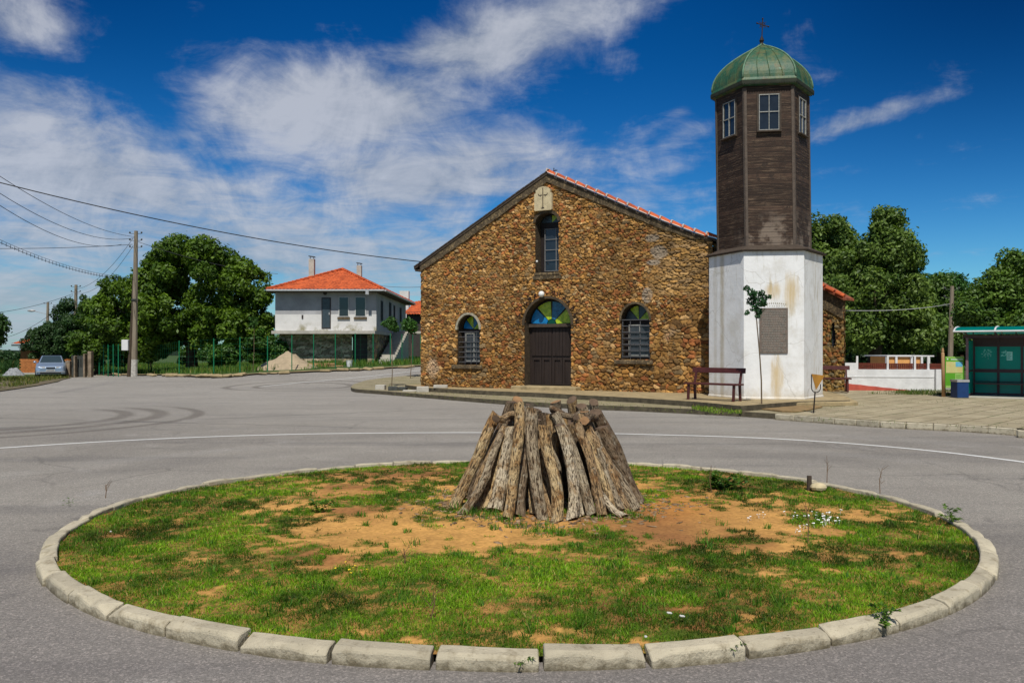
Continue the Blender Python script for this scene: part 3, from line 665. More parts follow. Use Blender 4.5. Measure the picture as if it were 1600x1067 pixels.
frL = MC @ Matrix.Translation((0, DEP, 0)) @ Matrix.Rotation(R(-90), 4, 'Z'); wallgrid('side_wall', frL, DEP, 4.55, church, 21, .05)
frR = MC @ Matrix.Translation((UW, 0, 0)) @ Matrix.Rotation(R(90), 4, 'Z'); wallgrid('side_wall', frR, DEP, 4.9, church, 22, .05)
bw = CB(); pr = [(0, -.1), (UW, -.1)] + [(min(max(p[0], 0), UW), p[1] - .12) for p in reversed(RP)]
n_ = len(pr); bw.add([(u, DEP, z) for u, z in pr] + [(u, DEP - .3, z) for u, z in pr], [tuple(range(n_)), tuple(range(n_, 2 * n_))] + [(i, (i + 1) % n_, n_ + (i + 1) % n_, n_ + i) for i in range(n_)]); bw.build('back_wall', 'reveal', church)
# roof shell
rf = CB(); k = len(RP); fr_, bk = -.13, DEP + .2
vs = [(u, fr_, z) for u, z in RP] + [(u, fr_, z - .085) for u, z in RP] + [(u, bk, z) for u, z in RP] + [(u, bk, z - .085) for u, z in RP]
fs = []
for i in range(k - 1): fs += [(i, i + 1, 2 * k + i + 1, 2 * k + i), (k + i, 3 * k + i, 3 * k + i + 1, k + i + 1), (i, k + i, k + i + 1, i + 1), (2 * k + i, 2 * k + i + 1, 3 * k + i + 1, 3 * k + i)]
fs += [(0, 2 * k, 3 * k, k), (k - 1, 2 * k - 1, 4 * k - 1, 3 * k - 1)]
rf.add(vs, fs); rf.m = []
for f_ in rf.f: zz4 = sum(rf.v[i][2] for i in f_); rf.m.append(0)
for j in range(k - 1): rf.m[4 * j] = 1
rf.build('roof', ['old_wood', 'tile_dim'], church)
# cement verge band under the roof line
bd = CB(); bu = np.linspace(0.0, UW, 70); rg_ = np.random.RandomState(4)
th = np.interp(bu, [0, 1.0, RP[4][0], UW - 1.5, UW], [.27, .33, .31, .24, .13]); lo = rline(bu) - th - rg_.uniform(0, .035, 70); hi = rline(bu) - .09
q = len(bu); vs = [(u, -.085, z) for u, z in zip(bu, lo)] + [(u, -.105, z) for u, z in zip(bu, hi)] + [(u, .02, z) for u, z in zip(bu, lo)] + [(u, .02, z) for u, z in zip(bu, hi)]
fs = []
for i in range(q - 1): fs += [(i, i + 1, q + i + 1, q + i), (i, 2 * q + i, 2 * q + i + 1, i + 1)]
fs += [(0, q, 3 * q, 2 * q), (q - 1, 3 * q - 1 - q, 4 * q - 1, 2 * q - 1)]
bd.add(vs, fs); bd.build('verge_band', 'cement', church)
# verge tiles down the right slope, bedded in white mortar; a dark thin row down the left
def walk(pts, stp):
    out = []; L = 0; acc = 0
    for (a, b) in zip(pts[:-1], pts[1:]):
        a, b = Vector(a), Vector(b); l_ = (b - a).length; t = acc
        while t < l_: out.append((a.lerp(b, t / l_), (b - a).normalized())); t += stp
        acc = t - l_
    return out
RR = RP[4:]; mo = CB(); tl_ = CB()
for (p, t) in walk(RR, .40):
    ang = math.atan2(t.y, t.x)
    o = tl_.X; tl_.X = MC @ Matrix.Translation((p.x, -.06, p.y + .01)) @ Matrix.Rotation(-ang, 4, 'Y')
    n8 = 7; vs = []
    for xx, rr_ in ((0, .10), (.43, .082)):
        for j in range(n8): a = math.pi * j / (n8 - 1); vs.append((xx, -math.cos(a) * rr_, math.sin(a) * rr_ * 1.05 + (.022 if xx == 0 else 0)))
    tl_.add(vs, [(j, j + 1, n8 + j + 1, n8 + j) for j in range(n8 - 1)]); tl_.X = o
    mo.X = MC @ Matrix.Translation((p.x + .01, -.06, p.y + .03)) @ Matrix.Rotation(-ang, 4, 'Y'); mo.cbox((.0, 0, .05), (.055, .24, .11)); mo.cbox((.2, -.115, -.012), (.30, .03, .03))
tl_.build('verge_tiles', 'tile', church, smooth=True); mo.build('tile_mortar', 'mortar_white', church, bevel=.012)
tl2 = CB()
for (p, t) in walk(RP[:5], .21):
    tl2.X = MC @ Matrix.Translation((p.x, -.07, p.y)) @ Matrix.Rotation(-math.atan2(t.y, t.x), 4, 'Y'); tl2.cbox((.1, 0, .012), (.19, .16, .028 + rnd.uniform(0, .015)))
tl2.build('verge_tiles', 'old_wood', church)
# left eave end board
cbm = CB(); u0, z0 = RP[0]; cbm.box(u0 + .02, .0, -.10, DEP, z0 - .15, z0 - .09); cbm.build('eave_board', 'old_wood', church)
# arched openings
def arch_pts(o, g=0.0, n=18, bottom=True):
    u0, u1, zb, zs, zt = o; uc, a = (u0 + u1) / 2, (u1 - u0) / 2 + g
    p = [(uc - a, zb - (g if bottom else 0))] + [(uc - a * math.cos(math.pi * i / n), zs + (zt - zs + g) * math.sin(math.pi * i / n)) for i in range(n + 1)] + [(uc + a, zb - (g if bottom else 0))]
    return p
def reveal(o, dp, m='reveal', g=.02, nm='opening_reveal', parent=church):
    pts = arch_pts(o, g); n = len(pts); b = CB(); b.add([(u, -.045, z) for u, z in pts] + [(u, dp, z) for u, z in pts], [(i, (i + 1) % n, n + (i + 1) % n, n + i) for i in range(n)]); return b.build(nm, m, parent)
def plate(b, pts, y0, y1):
    n = len(pts); b.add([(u, y0, z) for u, z in pts] + [(u, y1, z) for u, z in pts], [tuple(range(n)), tuple(reversed(range(n, 2 * n)))] + [(i, (i + 1) % n, n + (i + 1) % n, n + i) for i in range(n)])
def trim(o, g0, g1, y0, y1, m, nm, lower=False):
    A_ = arch_pts(o, g0, bottom=False); B_ = arch_pts(o, g1, bottom=False)
    if not lower: A_ = A_[1:-1]; B_ = B_[1:-1]
    n = len(A_); b = CB(); vs = [(u, y0, z) for u, z in A_] + [(u, y0, z) for u, z in B_] + [(u, y1, z) for u, z in A_] + [(u, y1, z) for u, z in B_]
    fs = []
    for i in range(n - 1): fs += [(i, i + 1, n + i + 1, n + i), (n + i, n + i + 1, 3 * n + i + 1, 3 * n + i), (i, 2 * n + i, 2 * n + i + 1, i + 1)]
    b.add(vs, fs); return b.build(nm, m, church)
def fan(o, y, parent, cols, hub=.2, inset=.05, hubmat='glass_deep', n=4):
    """a fanlight: coloured sectors with dark glazing bars"""
    u0, u1, zb, zs, zt = o; uc, a, h_ = (u0 + u1) / 2, (u1 - u0) / 2 - inset, zt - zs - inset; z0_ = zs + inset * .6; h_ -= inset * .6
    for i in range(n):
        a0, a1 = math.pi * i / n + .045, math.pi * (i + 1) / n - .045; pts = [(uc - a * hub * math.cos(t), z0_ + h_ * hub * math.sin(t)) for t in (a1, a0)]
        pts += [(uc - a * math.cos(a0 + (a1 - a0) * j / 6), z0_ + h_ * math.sin(a0 + (a1 - a0) * j / 6)) for j in range(7)]
        b = CB(); plate(b, pts, y, y + .01); b.build('pane', cols[i], parent)
    if hub > .1:
        b = CB(); plate(b, [(uc - a * hub * .85 * math.cos(math.pi * j / 10), z0_ + h_ * hub * .85 * math.sin(math.pi * j / 10)) for j in range(11)], y, y + .01); b.build('pane', hubmat, parent)
# door
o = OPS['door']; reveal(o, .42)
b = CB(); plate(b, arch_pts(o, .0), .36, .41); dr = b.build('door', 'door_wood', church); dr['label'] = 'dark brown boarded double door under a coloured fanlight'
b = CB(); um = (o[0] + o[1]) / 2; zl = o[3] - .05
for s_ in (-1, 1):
    a_, c_ = (um - .92, um - .02) if s_ < 0 else (um + .02, um + .92)
    wd_ = (o[1] - o[0]) / 2; a_, c_ = (o[0] + .09, um - .015) if s_ < 0 else (um + .015, o[1] - .09)
    for j in range(6): x0 = a_ + (c_ - a_) * j / 6; b.box(x0 + .006, x0 + (c_ - a_) / 6 - .006, .325, .36, o[2] + 1.02, zl - .04)
    for j in range(2):
        x0 = a_ + (c_ - a_) * j / 2; x1 = a_ + (c_ - a_) * (j + 1) / 2
        b.box(x0 + .01, x1 - .01, .32, .357, o[2] + .88, o[2] + .97)
        for q_ in (x0 + .01, x1 - .08): b.box(q_, q_ + .07, .32, .357, o[2] + .08, o[2] + .88)
    b.box(a_, c_, .318, .356, o[2] + .03, o[2] + .075)
b.build('door_boards', 'door_wood', dr)
b = CB(); b.box(o[0] + .01, o[1] - .01, .22, .36, zl - .01, zl + .10); b.build('lintel', 'old_wood', dr)
fl = CB(); plate(fl, [(u, z) for u, z in arch_pts(o, -.015) if z > zl + .1] , .31, .35); flo = fl.build('fanlight', 'iron', church)
fan(o, .295, flo, ['glass_blue', 'glass_green', 'glass_blue2', 'glass_green'], .24, .075)
b = CB()
for j in range(15):
    if j == 7: continue
    t = math.pi * (j + .5) / 15; uc = um; ra, rb = (o[1] - o[0]) / 2 + .24, o[4] - o[3] + .24
    u_, z_ = uc - ra * math.cos(t), o[3] + rb * math.sin(t)
    for s_ in range(3): b.cbox((u_ + rnd.uniform(-.05, .05), -.085, z_ + rnd.uniform(-.04, .04)), (.022, .02, .10), 0, 0, rnd.uniform(-.5, .5) + (t - math.pi / 2) * .8)
b.build('inscription', 'letters', church)
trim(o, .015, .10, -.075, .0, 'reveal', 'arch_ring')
b = CB(); pu, pz = fac(849.5, 460); b.X = MC.copy(); b.sphere((pu, -.17, pz), .105, 16, 10); gl = b.build('lamp_globe', 'globe', church, smooth=True)
b = CB(); b.tube([(pu, .0, pz + .02), (pu, -.12, pz + .02)], .035, 8); b.build('lamp_bracket', 'iron', gl)
# side windows
def window(o, cols, hub, trimmat, trimw, lowmat='glass_grey', lab=None):
    reveal(o, .45, 'reveal'); u0, u1, zb, zs, zt = o; um = (u0 + u1) / 2
    b = CB(); plate(b, arch_pts(o, -.005), .34, .38); wn = b.build('window', 'iron', church)
    if lab: wn['label'] = lab
    if cols: fan(o, .325, wn, cols, hub, .05, 'glass_smoke')
    b = CB(); w0, w1 = u0 + .14, u1 - .07; z0_, z1_ = zb + .10, zs - .12; b.box(w0, w1, .318, .335, z0_, z1_); b.build('pane', lowmat, wn)
    b = CB(); zm = z0_ + (z1_ - z0_) * .33
    for q_ in (w0, w1 - .03, (w0 + w1) / 2 - .015): b.box(q_, q_ + .03, .295, .316, z0_, z1_)
    for q_ in (z0_, zm, z1_ - .03): b.box(w0 + .002, w1 - .002, .291, .314, q_, q_ + .03)
    b.build('sash', 'sash_grey', wn)
    if trimmat: trim(o, -.005, trimw, -.075, .02, trimmat, 'arch_trim')
    b = CB(); b.box(u0 - .22, u1 + .12, -.12, .34, zb - .17, zb - .03); b.build('sill', 'cement', wn, bevel=.02)
    return wn, (w0, w1, z0_, z1_)
wn, _ = window(OPS['wl'], ['glass_blue', 'glass_green', 'glass_blue2', 'glass_green'], .05, 'pale_trim', .07)
o = OPS['wl']; b = CB()
for j in range(7): z = o[2] + .08 + j * (o[3] - o[2] - .1) / 6.3; b.bar((o[0] + .01, .06, z), (o[1] - .01, .06, z), .022)
for j in (.28, .55, .8): u = o[0] + (o[1] - o[0]) * j; b.bar((u, .075, o[2]), (u, .075, o[3] - .05), .018)
b.build('window_grille', 'rail', wn)
wn, _ = window(OPS['wr'], ['glass_smoke', 'glass_green', 'glass_smoke', 'glass_green'], .05, 'cement', .06)
o = OPS['wr']; b = CB()
for j in range(7): z = o[2] + .08 + j * (o[3] - o[2] - .05) / 6; b.bar((o[0] + .01, .03, z), (o[1] - .01, .03, z), .026)
for j in (.03, .3, .65, .97): u = o[0] + (o[1] - o[0]) * j; b.bar((u, .05, o[2]), (u, .05, o[3]), .022)
b.build('window_grille', 'rail', wn)
# upper window: taller, four rows
o = OPS['wu']; reveal(o, .45); b = CB(); plate(b, arch_pts(o, -.005), .36, .40); wn = b.build('window', 'iron', church)
fan(o, .345, wn, ['glass_smoke', 'glass_smoke', 'glass_green', 'glass_smoke'], .05, .04)
u0, u1, zb, zs, zt = o; w0, w1, z0_, z1_ = u0 + .17, u1 - .03, zb + .07, zs - .18
b = CB(); b.box(w0, w1, .335, .352, z0_, z1_); b.build('pane', 'glass_dark', wn)
b = CB()
for q_ in (w0, w0 + (w1 - w0) * .66, w1 - .025): b.box(q_, q_ + .026, .30, .333, z0_, z1_)
for j in range(5): z = z0_ + (z1_ - z0_ - .03) * j / 4; b.box(w0 + .002, w1 - .002, .296, .331, z, z + .024)
b.build('sash', 'grey_iron', wn)
b = CB(); b.box(u0 - .04, u1 + .04, -.10, .36, zb - .10, zb - .005); b.build('sill', 'cement', wn, bevel=.015)
b = CB(); b.box(u0 - .10, u1 + .1, -.082, .0, zb - .22, zb - .10); b.build('sill_patch', 'cement', church)
trim(o, -.005, .09, -.08, .02, 'reveal', 'arch_trim')
b = CB(); pu, pz = fac(841, 409); b.sphere((pu, -.1, pz), .04, 8, 6); b.build('insulator', 'globe', church)
# cream plaque with carved cross
b = CB(); a0, a1 = fac(838, 328)[0], fac(865, 328)[0]; zb, zt = fac(851, 330)[1], fac(851, 292.5)[1]; uc = (a0 + a1) / 2; wv = (a1 - a0) / 2
pts = [(a0, zb + .03), (a0 + .04, zb), (a1 - .04, zb), (a1, zb + .03), (a1, zt - .24), (a1 - .06, zt - .22), (a1 - .05, zt - .10)] + [(uc + wv * .72 * math.cos(t), zt - .14 + .14 * math.sin(t)) for t in (0.2, .8, 1.57, 2.34, 2.94)] + [(a0 + .05, zt - .10), (a0 + .06, zt - .22), (a0, zt - .24)]
plate(b, pts, -.16, -.05); pq = b.build('cross_tablet', 'cream_stone', church); pq['label'] = 'cream stone tablet with a carved cross set under the gable'
b = CB(); zc = zb + (zt - zb) * .62
b.box(uc - .012, uc + .012, -.172, -.158, zb + .06, zt - .05); b.box(uc - .16, uc - .03, -.170, -.158, zc, zc + .022); b.box(uc + .03, uc + .16, -.170, -.158, zc, zc + .022)
for s_ in (-1, 1): b.cbox((uc + s_ * .16, -.165, zc + .035), (.02, .012, .07), 0, 0, s_ * .5); b.cbox((uc + s_ * .03, -.165, zb + .09), (.02, .012, .06), 0, 0, -s_ * .8); b.cbox((uc + s_ * .09, -.165, zc - .01), (.02, .012, .05), 0, 0, -s_ * .4)
b.build('carved_cross', 'old_wood', pq)
# small iron cross on the ridge
b = CB(); pu, pz = fac(863.5, 272); b.bar((pu, .1, pz - .1), (pu, .1, pz + .22), .022); b.bar((pu - .13, .1, pz + .10), (pu + .13, .1, pz + .13), .022); b.bar((pu - .09, .1, pz + .02), (pu + .08, .1, pz + .16), .012); b.build('ridge_cross', 'iron', church)
# door steps
b = CB(); o = OPS['door']; b.box(o[0] - .35, o[1] + .35, -.45, .34, .2, o[2] - .0); b.build('doorstep', 'step', church, bevel=.03)
b = CB(); b.box(o[0] - .7, o[1] + .05, -.95, -.452, .2, o[2] - .14); b.box(o[1] + .06, o[1] + 1.6, -.80, -.453, .2, o[2] - .17); b.build('doorstep', 'step', church, bevel=.03)
# low side chapel beyond the tower
chp = [P(1255, 600, 30.6).xy, P(1318.5, 600, 29.2).xy]; A_, B_ = chp; dx = (B_ - A_); an = math.atan2(dx.y, dx.x)
frC = Matrix.Translation((A_.x, A_.y, 0)) @ Matrix.Rotation(an, 4, 'Z'); wdC = dx.length
zA, zB = CH + (HY - 446) * 29.9 / F, CH + (HY - 465) * 29.2 / F
tc = lambda u: np.interp(u, [0, wdC], [zA + .35, zB])
slit = lambda u, z: (np.abs((u - wdC + .40) / .07) ** 2 + np.abs((z - 2.15) / .42) ** 2) < 1
wallgrid('chapel_wall', frC, wdC, 5.2, church, 33, .03, .16, .09, 0, tc, slit)
b = MB(); b.X = frC.copy(); b.box(wdC - .55, wdC - .25, .10, .14, 1.5, 2.8); b.build('slit_window', 'glass_grey', church)
b = MB(); b.X = frC.copy(); vs = [(0, 3.95), (wdC + .0, 3.0), (wdC, zB - .02), (0, zA + .30)]
b.add([(u, -.075, z) for u, z in [(0, zA - .35), (wdC, zB - .75), (wdC, zB - .02), (0, zA + .33)]] + [(u, .05, z) for u, z in [(0, zA - .35), (wdC, zB - .75), (wdC, zB - .02), (0, zA + .33)]], [(0, 1, 2, 3), (4, 7, 6, 5), (0, 4, 5, 1), (1, 5, 6, 2)]); b.build('verge_band', 'cement', church)
frC2 = Matrix.Translation((B_.x, B_.y, 0)) @ Matrix.Rotation(R(90 - 21.0), 4, 'Z'); wallgrid('chapel_wall', frC2, 3.0, zB, church, 34, .05)
b = MB(); b.X = frC.copy(); b.add([(-.1, -.2, zA + .46), (wdC + .12, -.2, zB - .02), (wdC + .03, .55, zB - .02), (-.1, .55, zA + .46), (-.1, -.2, zA + .38), (wdC + .12, -.2, zB - .1), (wdC + .03, .55, zB - .1), (-.1, .55, zA + .38)], [(0, 1, 2, 3), (4, 7, 6, 5), (0, 4, 5, 1), (1, 5, 6, 2), (2, 6, 7, 3), (3, 7, 4, 0)]); b.build('chapel_roof', ['tile_dim'], church)
b = MB(); 
for j in range(5):
    t = j / 5; b.X = frC @ Matrix.Translation((-.1 + (wdC + .32) * t, -.16, zA + .47 - (zA - zB + .48) * t)) @ Matrix.Rotation(math.atan2(zA - zB + .48, wdC + .32), 4, 'Y'); b.tube([(0, 0, 0), (.34, 0, 0)], [.085, .07], 8)
b.build('verge_tiles', 'tile', church)
# plain fill between gable corner and tower
b = CB(); b.box(UW + .03, UW + .35, .1, .7, 3.9, 4.75); b.build('corner_board', 'old_wood', church)

# ================================================================== BELL TOWER
TC = Vector((7.37, 24.2)); A0 = R(-97.8)
tower = empty('bell_tower', (TC.x, TC.y, .2), 'six sided bell tower, white plastered base, dark plank upper part and green copper dome', 'bell tower')
def hexp(r, z, off=(0, 0), k0=0): return [(TC.x + off[0] + r * math.cos(A0 - R(30) + R(60) * i), TC.y + off[1] + r * math.sin(A0 - R(30) + R(60) * i), z) for i in range(6)]
def hexshell(b, rings, cap=True):
    n = len(rings); vs = [v for r_ in rings for v in r_]; fs = [(j * 6 + i, j * 6 + (i + 1) % 6, (j + 1) * 6 + (i + 1) % 6, (j + 1) * 6 + i) for j in range(n - 1) for i in range(6)]
    if cap: fs += [tuple(range(6)), tuple(range(n * 6 - 6, n * 6))]
    b.add(vs, fs)
b = MB(); hexshell(b, [hexp(1.6, .05), hexp(1.6, 4.33)]); base = b.build('tower_base', 'white_plaster', tower)
b = MB(); hexshell(b, [hexp(1.63, .05), hexp(1.63, .30), hexp(1.601, .33)], False); b.build('plinth', 'white_plaster', base)
b = MB(); hexshell(b, [hexp(1.70, 4.332), hexp(1.72, 4.37), hexp(1.36, 4.52), hexp(1.2, 4.53)]); b.build('base_cap', 'old_wood', tower)
OFB, OFT = (-.04, 0), (-.10, 0)
b = MB(); hexshell(b, [hexp(1.315, 4.42, OFB), hexp(1.315, 9.0, OFT)]); b.build('plank_wall', 'planks', tower)
def offz(z): t = (z - 4.42) / 4.53; return OFB[0] + (OFT[0] - OFB[0]) * t
b = MB()
for i in range(6):
    lo_ = hexp(1.325, 4.44, OFB)[i]; hi_ = hexp(1.325, 8.9, OFT)[i]
    for s_ in (-1, 1):
        a_ = A0 - R(30) + R(60) * i; t_ = Vector((-math.sin(a_ + s_ * R(30)), math.cos(a_ + s_ * R(30)), 0)) * s_; nrm = Vector((math.cos(a_ + s_ * R(30)), math.sin(a_ + s_ * R(30)), 0))
        c0 = Vector(lo_) + t_ * .032; c1 = Vector(hi_) + t_ * .032; q4 = [c0 - t_ * .032, c0 + t_ * .032, c1 + t_ * .032, c1 - t_ * .032]
        b.add([tuple(v + nrm * .012) for v in q4] + [tuple(v - nrm * .01) for v in q4], [(0, 1, 2, 3), (4, 7, 6, 5), (0, 4, 5, 1), (1, 5, 6, 2), (2, 6, 7, 3), (3, 7, 4, 0)])
b.build('corner_boards', 'grey_wood', tower)
# windows in the lantern (each visible face)
def face_frame(i, r, z, off=(0, 0)):
    """matrix with x along face i, y outward->-y, origin at face centre"""
    p = hexp(r, z, off); a, c = Vector(p[i]), Vector(p[(i + 1) % 6]); m_ = (a + c) / 2; t = (c - a).normalized(); return Matrix(((t.x, -t.y * -1 * -1, 0, m_.x), (t.y, t.x, 0, m_.y), (0, 0, 1, m_.z), (0, 0, 0, 1)))
def facem(i, r, z, off):
    p = hexp(r, z, off); a, c = Vector(p[i]), Vector(p[(i + 1) % 6]); m_ = (a + c) / 2; t = (c - a).normalized(); nin = Vector((-t.y, t.x, 0)); 
    if nin.dot(Vector((TC.x, TC.y, 0)) - Vector((m_.x, m_.y, 0))) < 0: nin = -nin
    return Matrix(((t.x, nin.x, 0, m_.x), (t.y, nin.y, 0, m_.y), (0, 0, 1, m_.z), (0, 0, 0, 1)))
for i in range(6):
    Fm = facem(i, 1.315, 8.2, (offz(8.2), 0)); b = MB(); b.X = Fm
    hw, hz = .275, .50
    b.box(-hw, hw, -.012, .0, -hz, hz); wn = b.build('window', 'glass_dark', tower)
    b = MB(); b.X = Fm
    for q_ in (-hw, -.012, hw - .024): b.box(q_, q_ + .019, -.042, -.013, -hz, hz)
    for q_ in (-hz, .0, hz - .024): b.box(-hw + .001, hw - .001, -.040, -.0125, q_, q_ + .024)
    b.build('sash', 'sash_grey', wn)
    b = MB(); b.X = Fm; b.box(-hw - .06, hw + .06, -.10, .0, -hz - .05, -hz - .012)
    for s_ in (-1, 1): b.box(s_ * (hw + .03) - .025, s_ * (hw + .03) + .025, -.03, .0, -hz - .01, hz + .03)
    b.build('frame', 'old_wood', wn)
# louvre-like fascia under the dome
b = MB(); ZE = 8.97
hexshell(b, [hexp(1.30, ZE - .02, OFT), hexp(1.44, ZE, OFT), hexp(1.45, ZE + .13, OFT), hexp(1.42, ZE + .20, OFT)]); b.build('eaves', 'copper', tower)
b = MB()
for i in range(6):
    Fm = facem(i, 1.458, ZE + .055, OFT); b.X = Fm; L = 1.458
    b.box(-L / 2, L / 2, -.008, .004, -.03, .055)
    for j in range(22): x = -L / 2 + L * (j + .5) / 22; b.add([(x - .033, -.006, -.03), (x + .033, -.006, -.03), (x, -.006, -.075), (x - .033, .002, -.03), (x + .033, .002, -.03), (x, .002, -.075)], [(0, 1, 2), (3, 5, 4), (0, 2, 5, 3), (1, 4, 5, 2)])
b.build('fascia', 'fascia_wood', tower)
# dome: six sectors bulging like an onion cap with raised seams
DH = 1.30; prof = []
for j in range(17):
    t = 1 - (1 - j / 16) ** 1.25; prof.append((1.38 * (1 - t ** 2.15) + .03, ZE + .19 + DH * t))
prof = [(r_, z) for r_, z in prof if r_ > .05] + [(.05, ZE + .19 + DH + .02)]
b = MB(); hexshell(b, [hexp(r_, z, OFT) for r_, z in prof]); dome = b.build('dome', 'copper', tower, smooth=False)
b = MB()
for i in range(6): b.tube([hexp(r_ + .012, z, OFT)[i] for r_, z in prof], .026, 6)
b.build('dome_ribs', 'copper_seam', dome, smooth=True)
b = MB()
for i in range(6):
    for f_ in (.27, .5, .74):
        pts = []
        for r_, z in prof[:-3]: q6 = hexp(r_ + .006, z, OFT); pts.append(Vector(q6[i]).lerp(Vector(q6[(i + 1) % 6]), f_ + .02 * math.sin(z * 5)))
        b.tube(pts, .011, 5)
b.build('sheet_seams', 'copper', dome)
b = MB(); cx, cy = TC.x + OFT[0] - .01, TC.y; zt = ZE + .19 + DH
b.tube([(cx, cy, zt - .05), (cx, cy, zt + .08), (cx, cy, zt + .14), (cx + .005, cy, zt + .20), (cx + .005, cy, zt + .28)], [.10, .045, .07, .05, .015], 10)
b.bar((cx + .005, cy, zt + .2), (cx + .035, cy, zt + .78), .024)
c_ = Vector((cx + .03, cy, zt + .60)); b.bar(c_ + Vector((-.16, 0, .05)), c_ + Vector((.17, 0, -.05)), .022)
b.bar(c_ + Vector((-.1, 0, -.08)), c_ + Vector((.1, 0, .09)), .012); b.bar(c_ + Vector((-.1, 0, .1)), c_ + Vector((.09, 0, -.09)), .012)
for s_ in ((-.16, .05), (.17, -.05), (.0, .18)): b.sphere((c_.x + s_[0], cy, c_.z + s_[1]), .028, 6, 4)
b.tube([c_ + Vector((.07 * math.cos(t), 0, .07 * math.sin(t))) for t in np.linspace(0, 6.28, 13)], .009, 5)
b.build('cross', 'iron', tower)
# bulbs
b = MB()
Fm = facem(0, 1.315, 8.55, (offz(8.5), 0)); b.X = Fm
# grey inscription plaque on the front face of the base
iF = 0
p0 = hexp(1.6, 0); best = min(range(6), key=lambda i: (p0[i][1] + p0[(i + 1) % 6][1]))
Fm = facem(best, 1.6, 2.15, (0, 0)); sgn = 1 if Fm[0][0] > 0 else -1
def fx(px): return (P(px, 500, 22.83).x - Fm[0][3]) * sgn
b = MB(); b.X = Fm; x0, x1 = sorted((fx(1187), fx(1230))); zh = .62
b.box(x0, x1, -.035, .0, -zh, zh); pq = b.build('plaque', 'plaque', tower, bevel=.004); pq['label'] = 'grey metal plaque with lines of small text'
b = MB(); b.X = Fm; z = zh - .09
for ln in range(25):
    x = x0 + .05 + (.04 if ln % 5 == 4 else rnd.uniform(0, .03)); xe = x1 - rnd.choice([.05, .05, .08, .2])
    while x < xe:
        l_ = rnd.uniform(.02, .07); b.box(x, min(x + l_, xe), -.040, -.034, z, z + .013); x += l_ + .014
    z -= .046
b.build('plaque_text', 'plaque_text', pq)
b = MB(); b.X = Fm
for j in range(13):
    t = (j - 6) / 6.5; b.cbox((x0 + (x1 - x0) * (.5 + .46 * t), -.004, zh + .13 - .035 * t * t), (.028, .006, .035)); 
for j in range(10): t = (j - 4.5) / 5; b.cbox((x0 + (x1 - x0) * (.5 + .42 * t), -.004, zh + .055), (.022, .006, .02))
b.build('painted_heading', 'faint', tower)

# ================================================================== FOLIAGE
def leafmesh(blobs, n, size, seed, cdark, clight, drop=.15, updir=.35):
    """blobs: (k,4) centre+radius; returns verts, quads, cols"""
    rg = np.random.RandomState(seed); wgt = blobs[:, 3] ** 2; bi = rg.choice(len(blobs), n, p=wgt / wgt.sum()); B = blobs[bi]
    d_ = rg.normal(size=(n, 3)); d_ /= np.linalg.norm(d_, axis=1)[:, None]; rad = B[:, 3] * rg.uniform(.45, 1.0, n) ** .7 * np.where(rg.rand(n) < .10, rg.uniform(1.0, 1.4, n), 1.0)
    c = B[:, :3] + d_ * rad[:, None] * np.array([1, 1, .85]); nr = d_ * .8 + rg.normal(size=(n, 3)) * .55 + np.array([0, 0, updir]); nr /= np.linalg.norm(nr, axis=1)[:, None]
    t = np.cross(nr, rg.normal(size=(n, 3))); t /= np.linalg.norm(t, axis=1)[:, None] + 1e-9; t[:, 2] -= drop; t /= np.linalg.norm(t, axis=1)[:, None]; s_ = np.cross(nr, t)
    L = (size * rg.uniform(.55, 1.25, n))[:, None]; Wd = L * rg.uniform(.38, .58, n)[:, None]
    v = np.stack([c - t * L * .5, c + s_ * Wd * .5 - t * L * .05 + nr * L * .06, c + t * L * .5 - nr * L * .08, c - s_ * Wd * .5 - t * L * .05 + nr * L * .06], 1).reshape(-1, 3)
    f = np.arange(4 * n).reshape(n, 4); k = np.clip(rg.rand(len(blobs))[bi] * .5 + rg.rand(n) * .6 - .02, 0, 1)[:, None]
    col = np.array(cdark) * (1 - k) + np.array(clight) * k; return v, f, np.repeat(col, 4, 0)
def subblobs(ells, nb, rmin, rmax, seed, inner=.3):
    rg = np.random.RandomState(seed); out = []; vol = np.array([e[3] * e[5] for e in ells]); vol = vol / vol.sum()
    for i in range(nb):
        e = ells[rg.choice(len(ells), p=vol)]; d_ = rg.normal(size=3); d_ /= np.linalg.norm(d_); k = rg.uniform(.25, .75) if rg.rand() < inner else rg.uniform(.78, 1.0); r_ = rg.uniform(rmin, rmax)
        out.append((e[0] + d_[0] * (e[3] - r_ * .6) * k, e[1] + d_[1] * (e[4] - r_ * .6) * k, e[2] + d_[2] * (e[5] - r_ * .6) * k, r_))
    return np.array(out)
def tree(name, base, ells, nb, rb, n, size, seed, dark, light, label, cat='tree', group=None, trunk_r=.25, limbs=6, tmat='trunk', inner=.3, crown='crown'):
    base = Vector(base); t = empty(name, base, label, cat, group); bl = subblobs(ells, nb, rb[0], rb[1], seed, inner); v, f, c = leafmesh(bl, n, size, seed + 1, dark, light); npmesh(crown, v, f, 'leaf', c, t)
    rg = random.Random(seed); b = MB(); cz = np.mean([e[2] for e in ells]); top = Vector((np.mean([e[0] for e in ells]), np.mean([e[1] for e in ells]), cz)); fork = base.lerp(top, .45)
    b.tube([base - Vector((0, 0, .15)), base.lerp(fork, .3) + Vector((rg.uniform(-.1, .1), 0, 0)), fork, fork.lerp(top, .6), top], [trunk_r * 1.25, trunk_r, trunk_r * .8, trunk_r * .5, trunk_r * .2], 9)
    for i in range(limbs):
        q_ = bl[rg.randrange(len(bl))]; e = Vector(q_[:3]); s_ = base.lerp(top, rg.uniform(.35, .8)); m_ = s_.lerp(e, .5) + Vector((0, 0, -.1 * (e - s_).length * .5)); b.tube([s_, m_, e], [trunk_r * .45, trunk_r * .28, trunk_r * .08], 6)
    b.build('trunk', tmat, t, smooth=True); return t
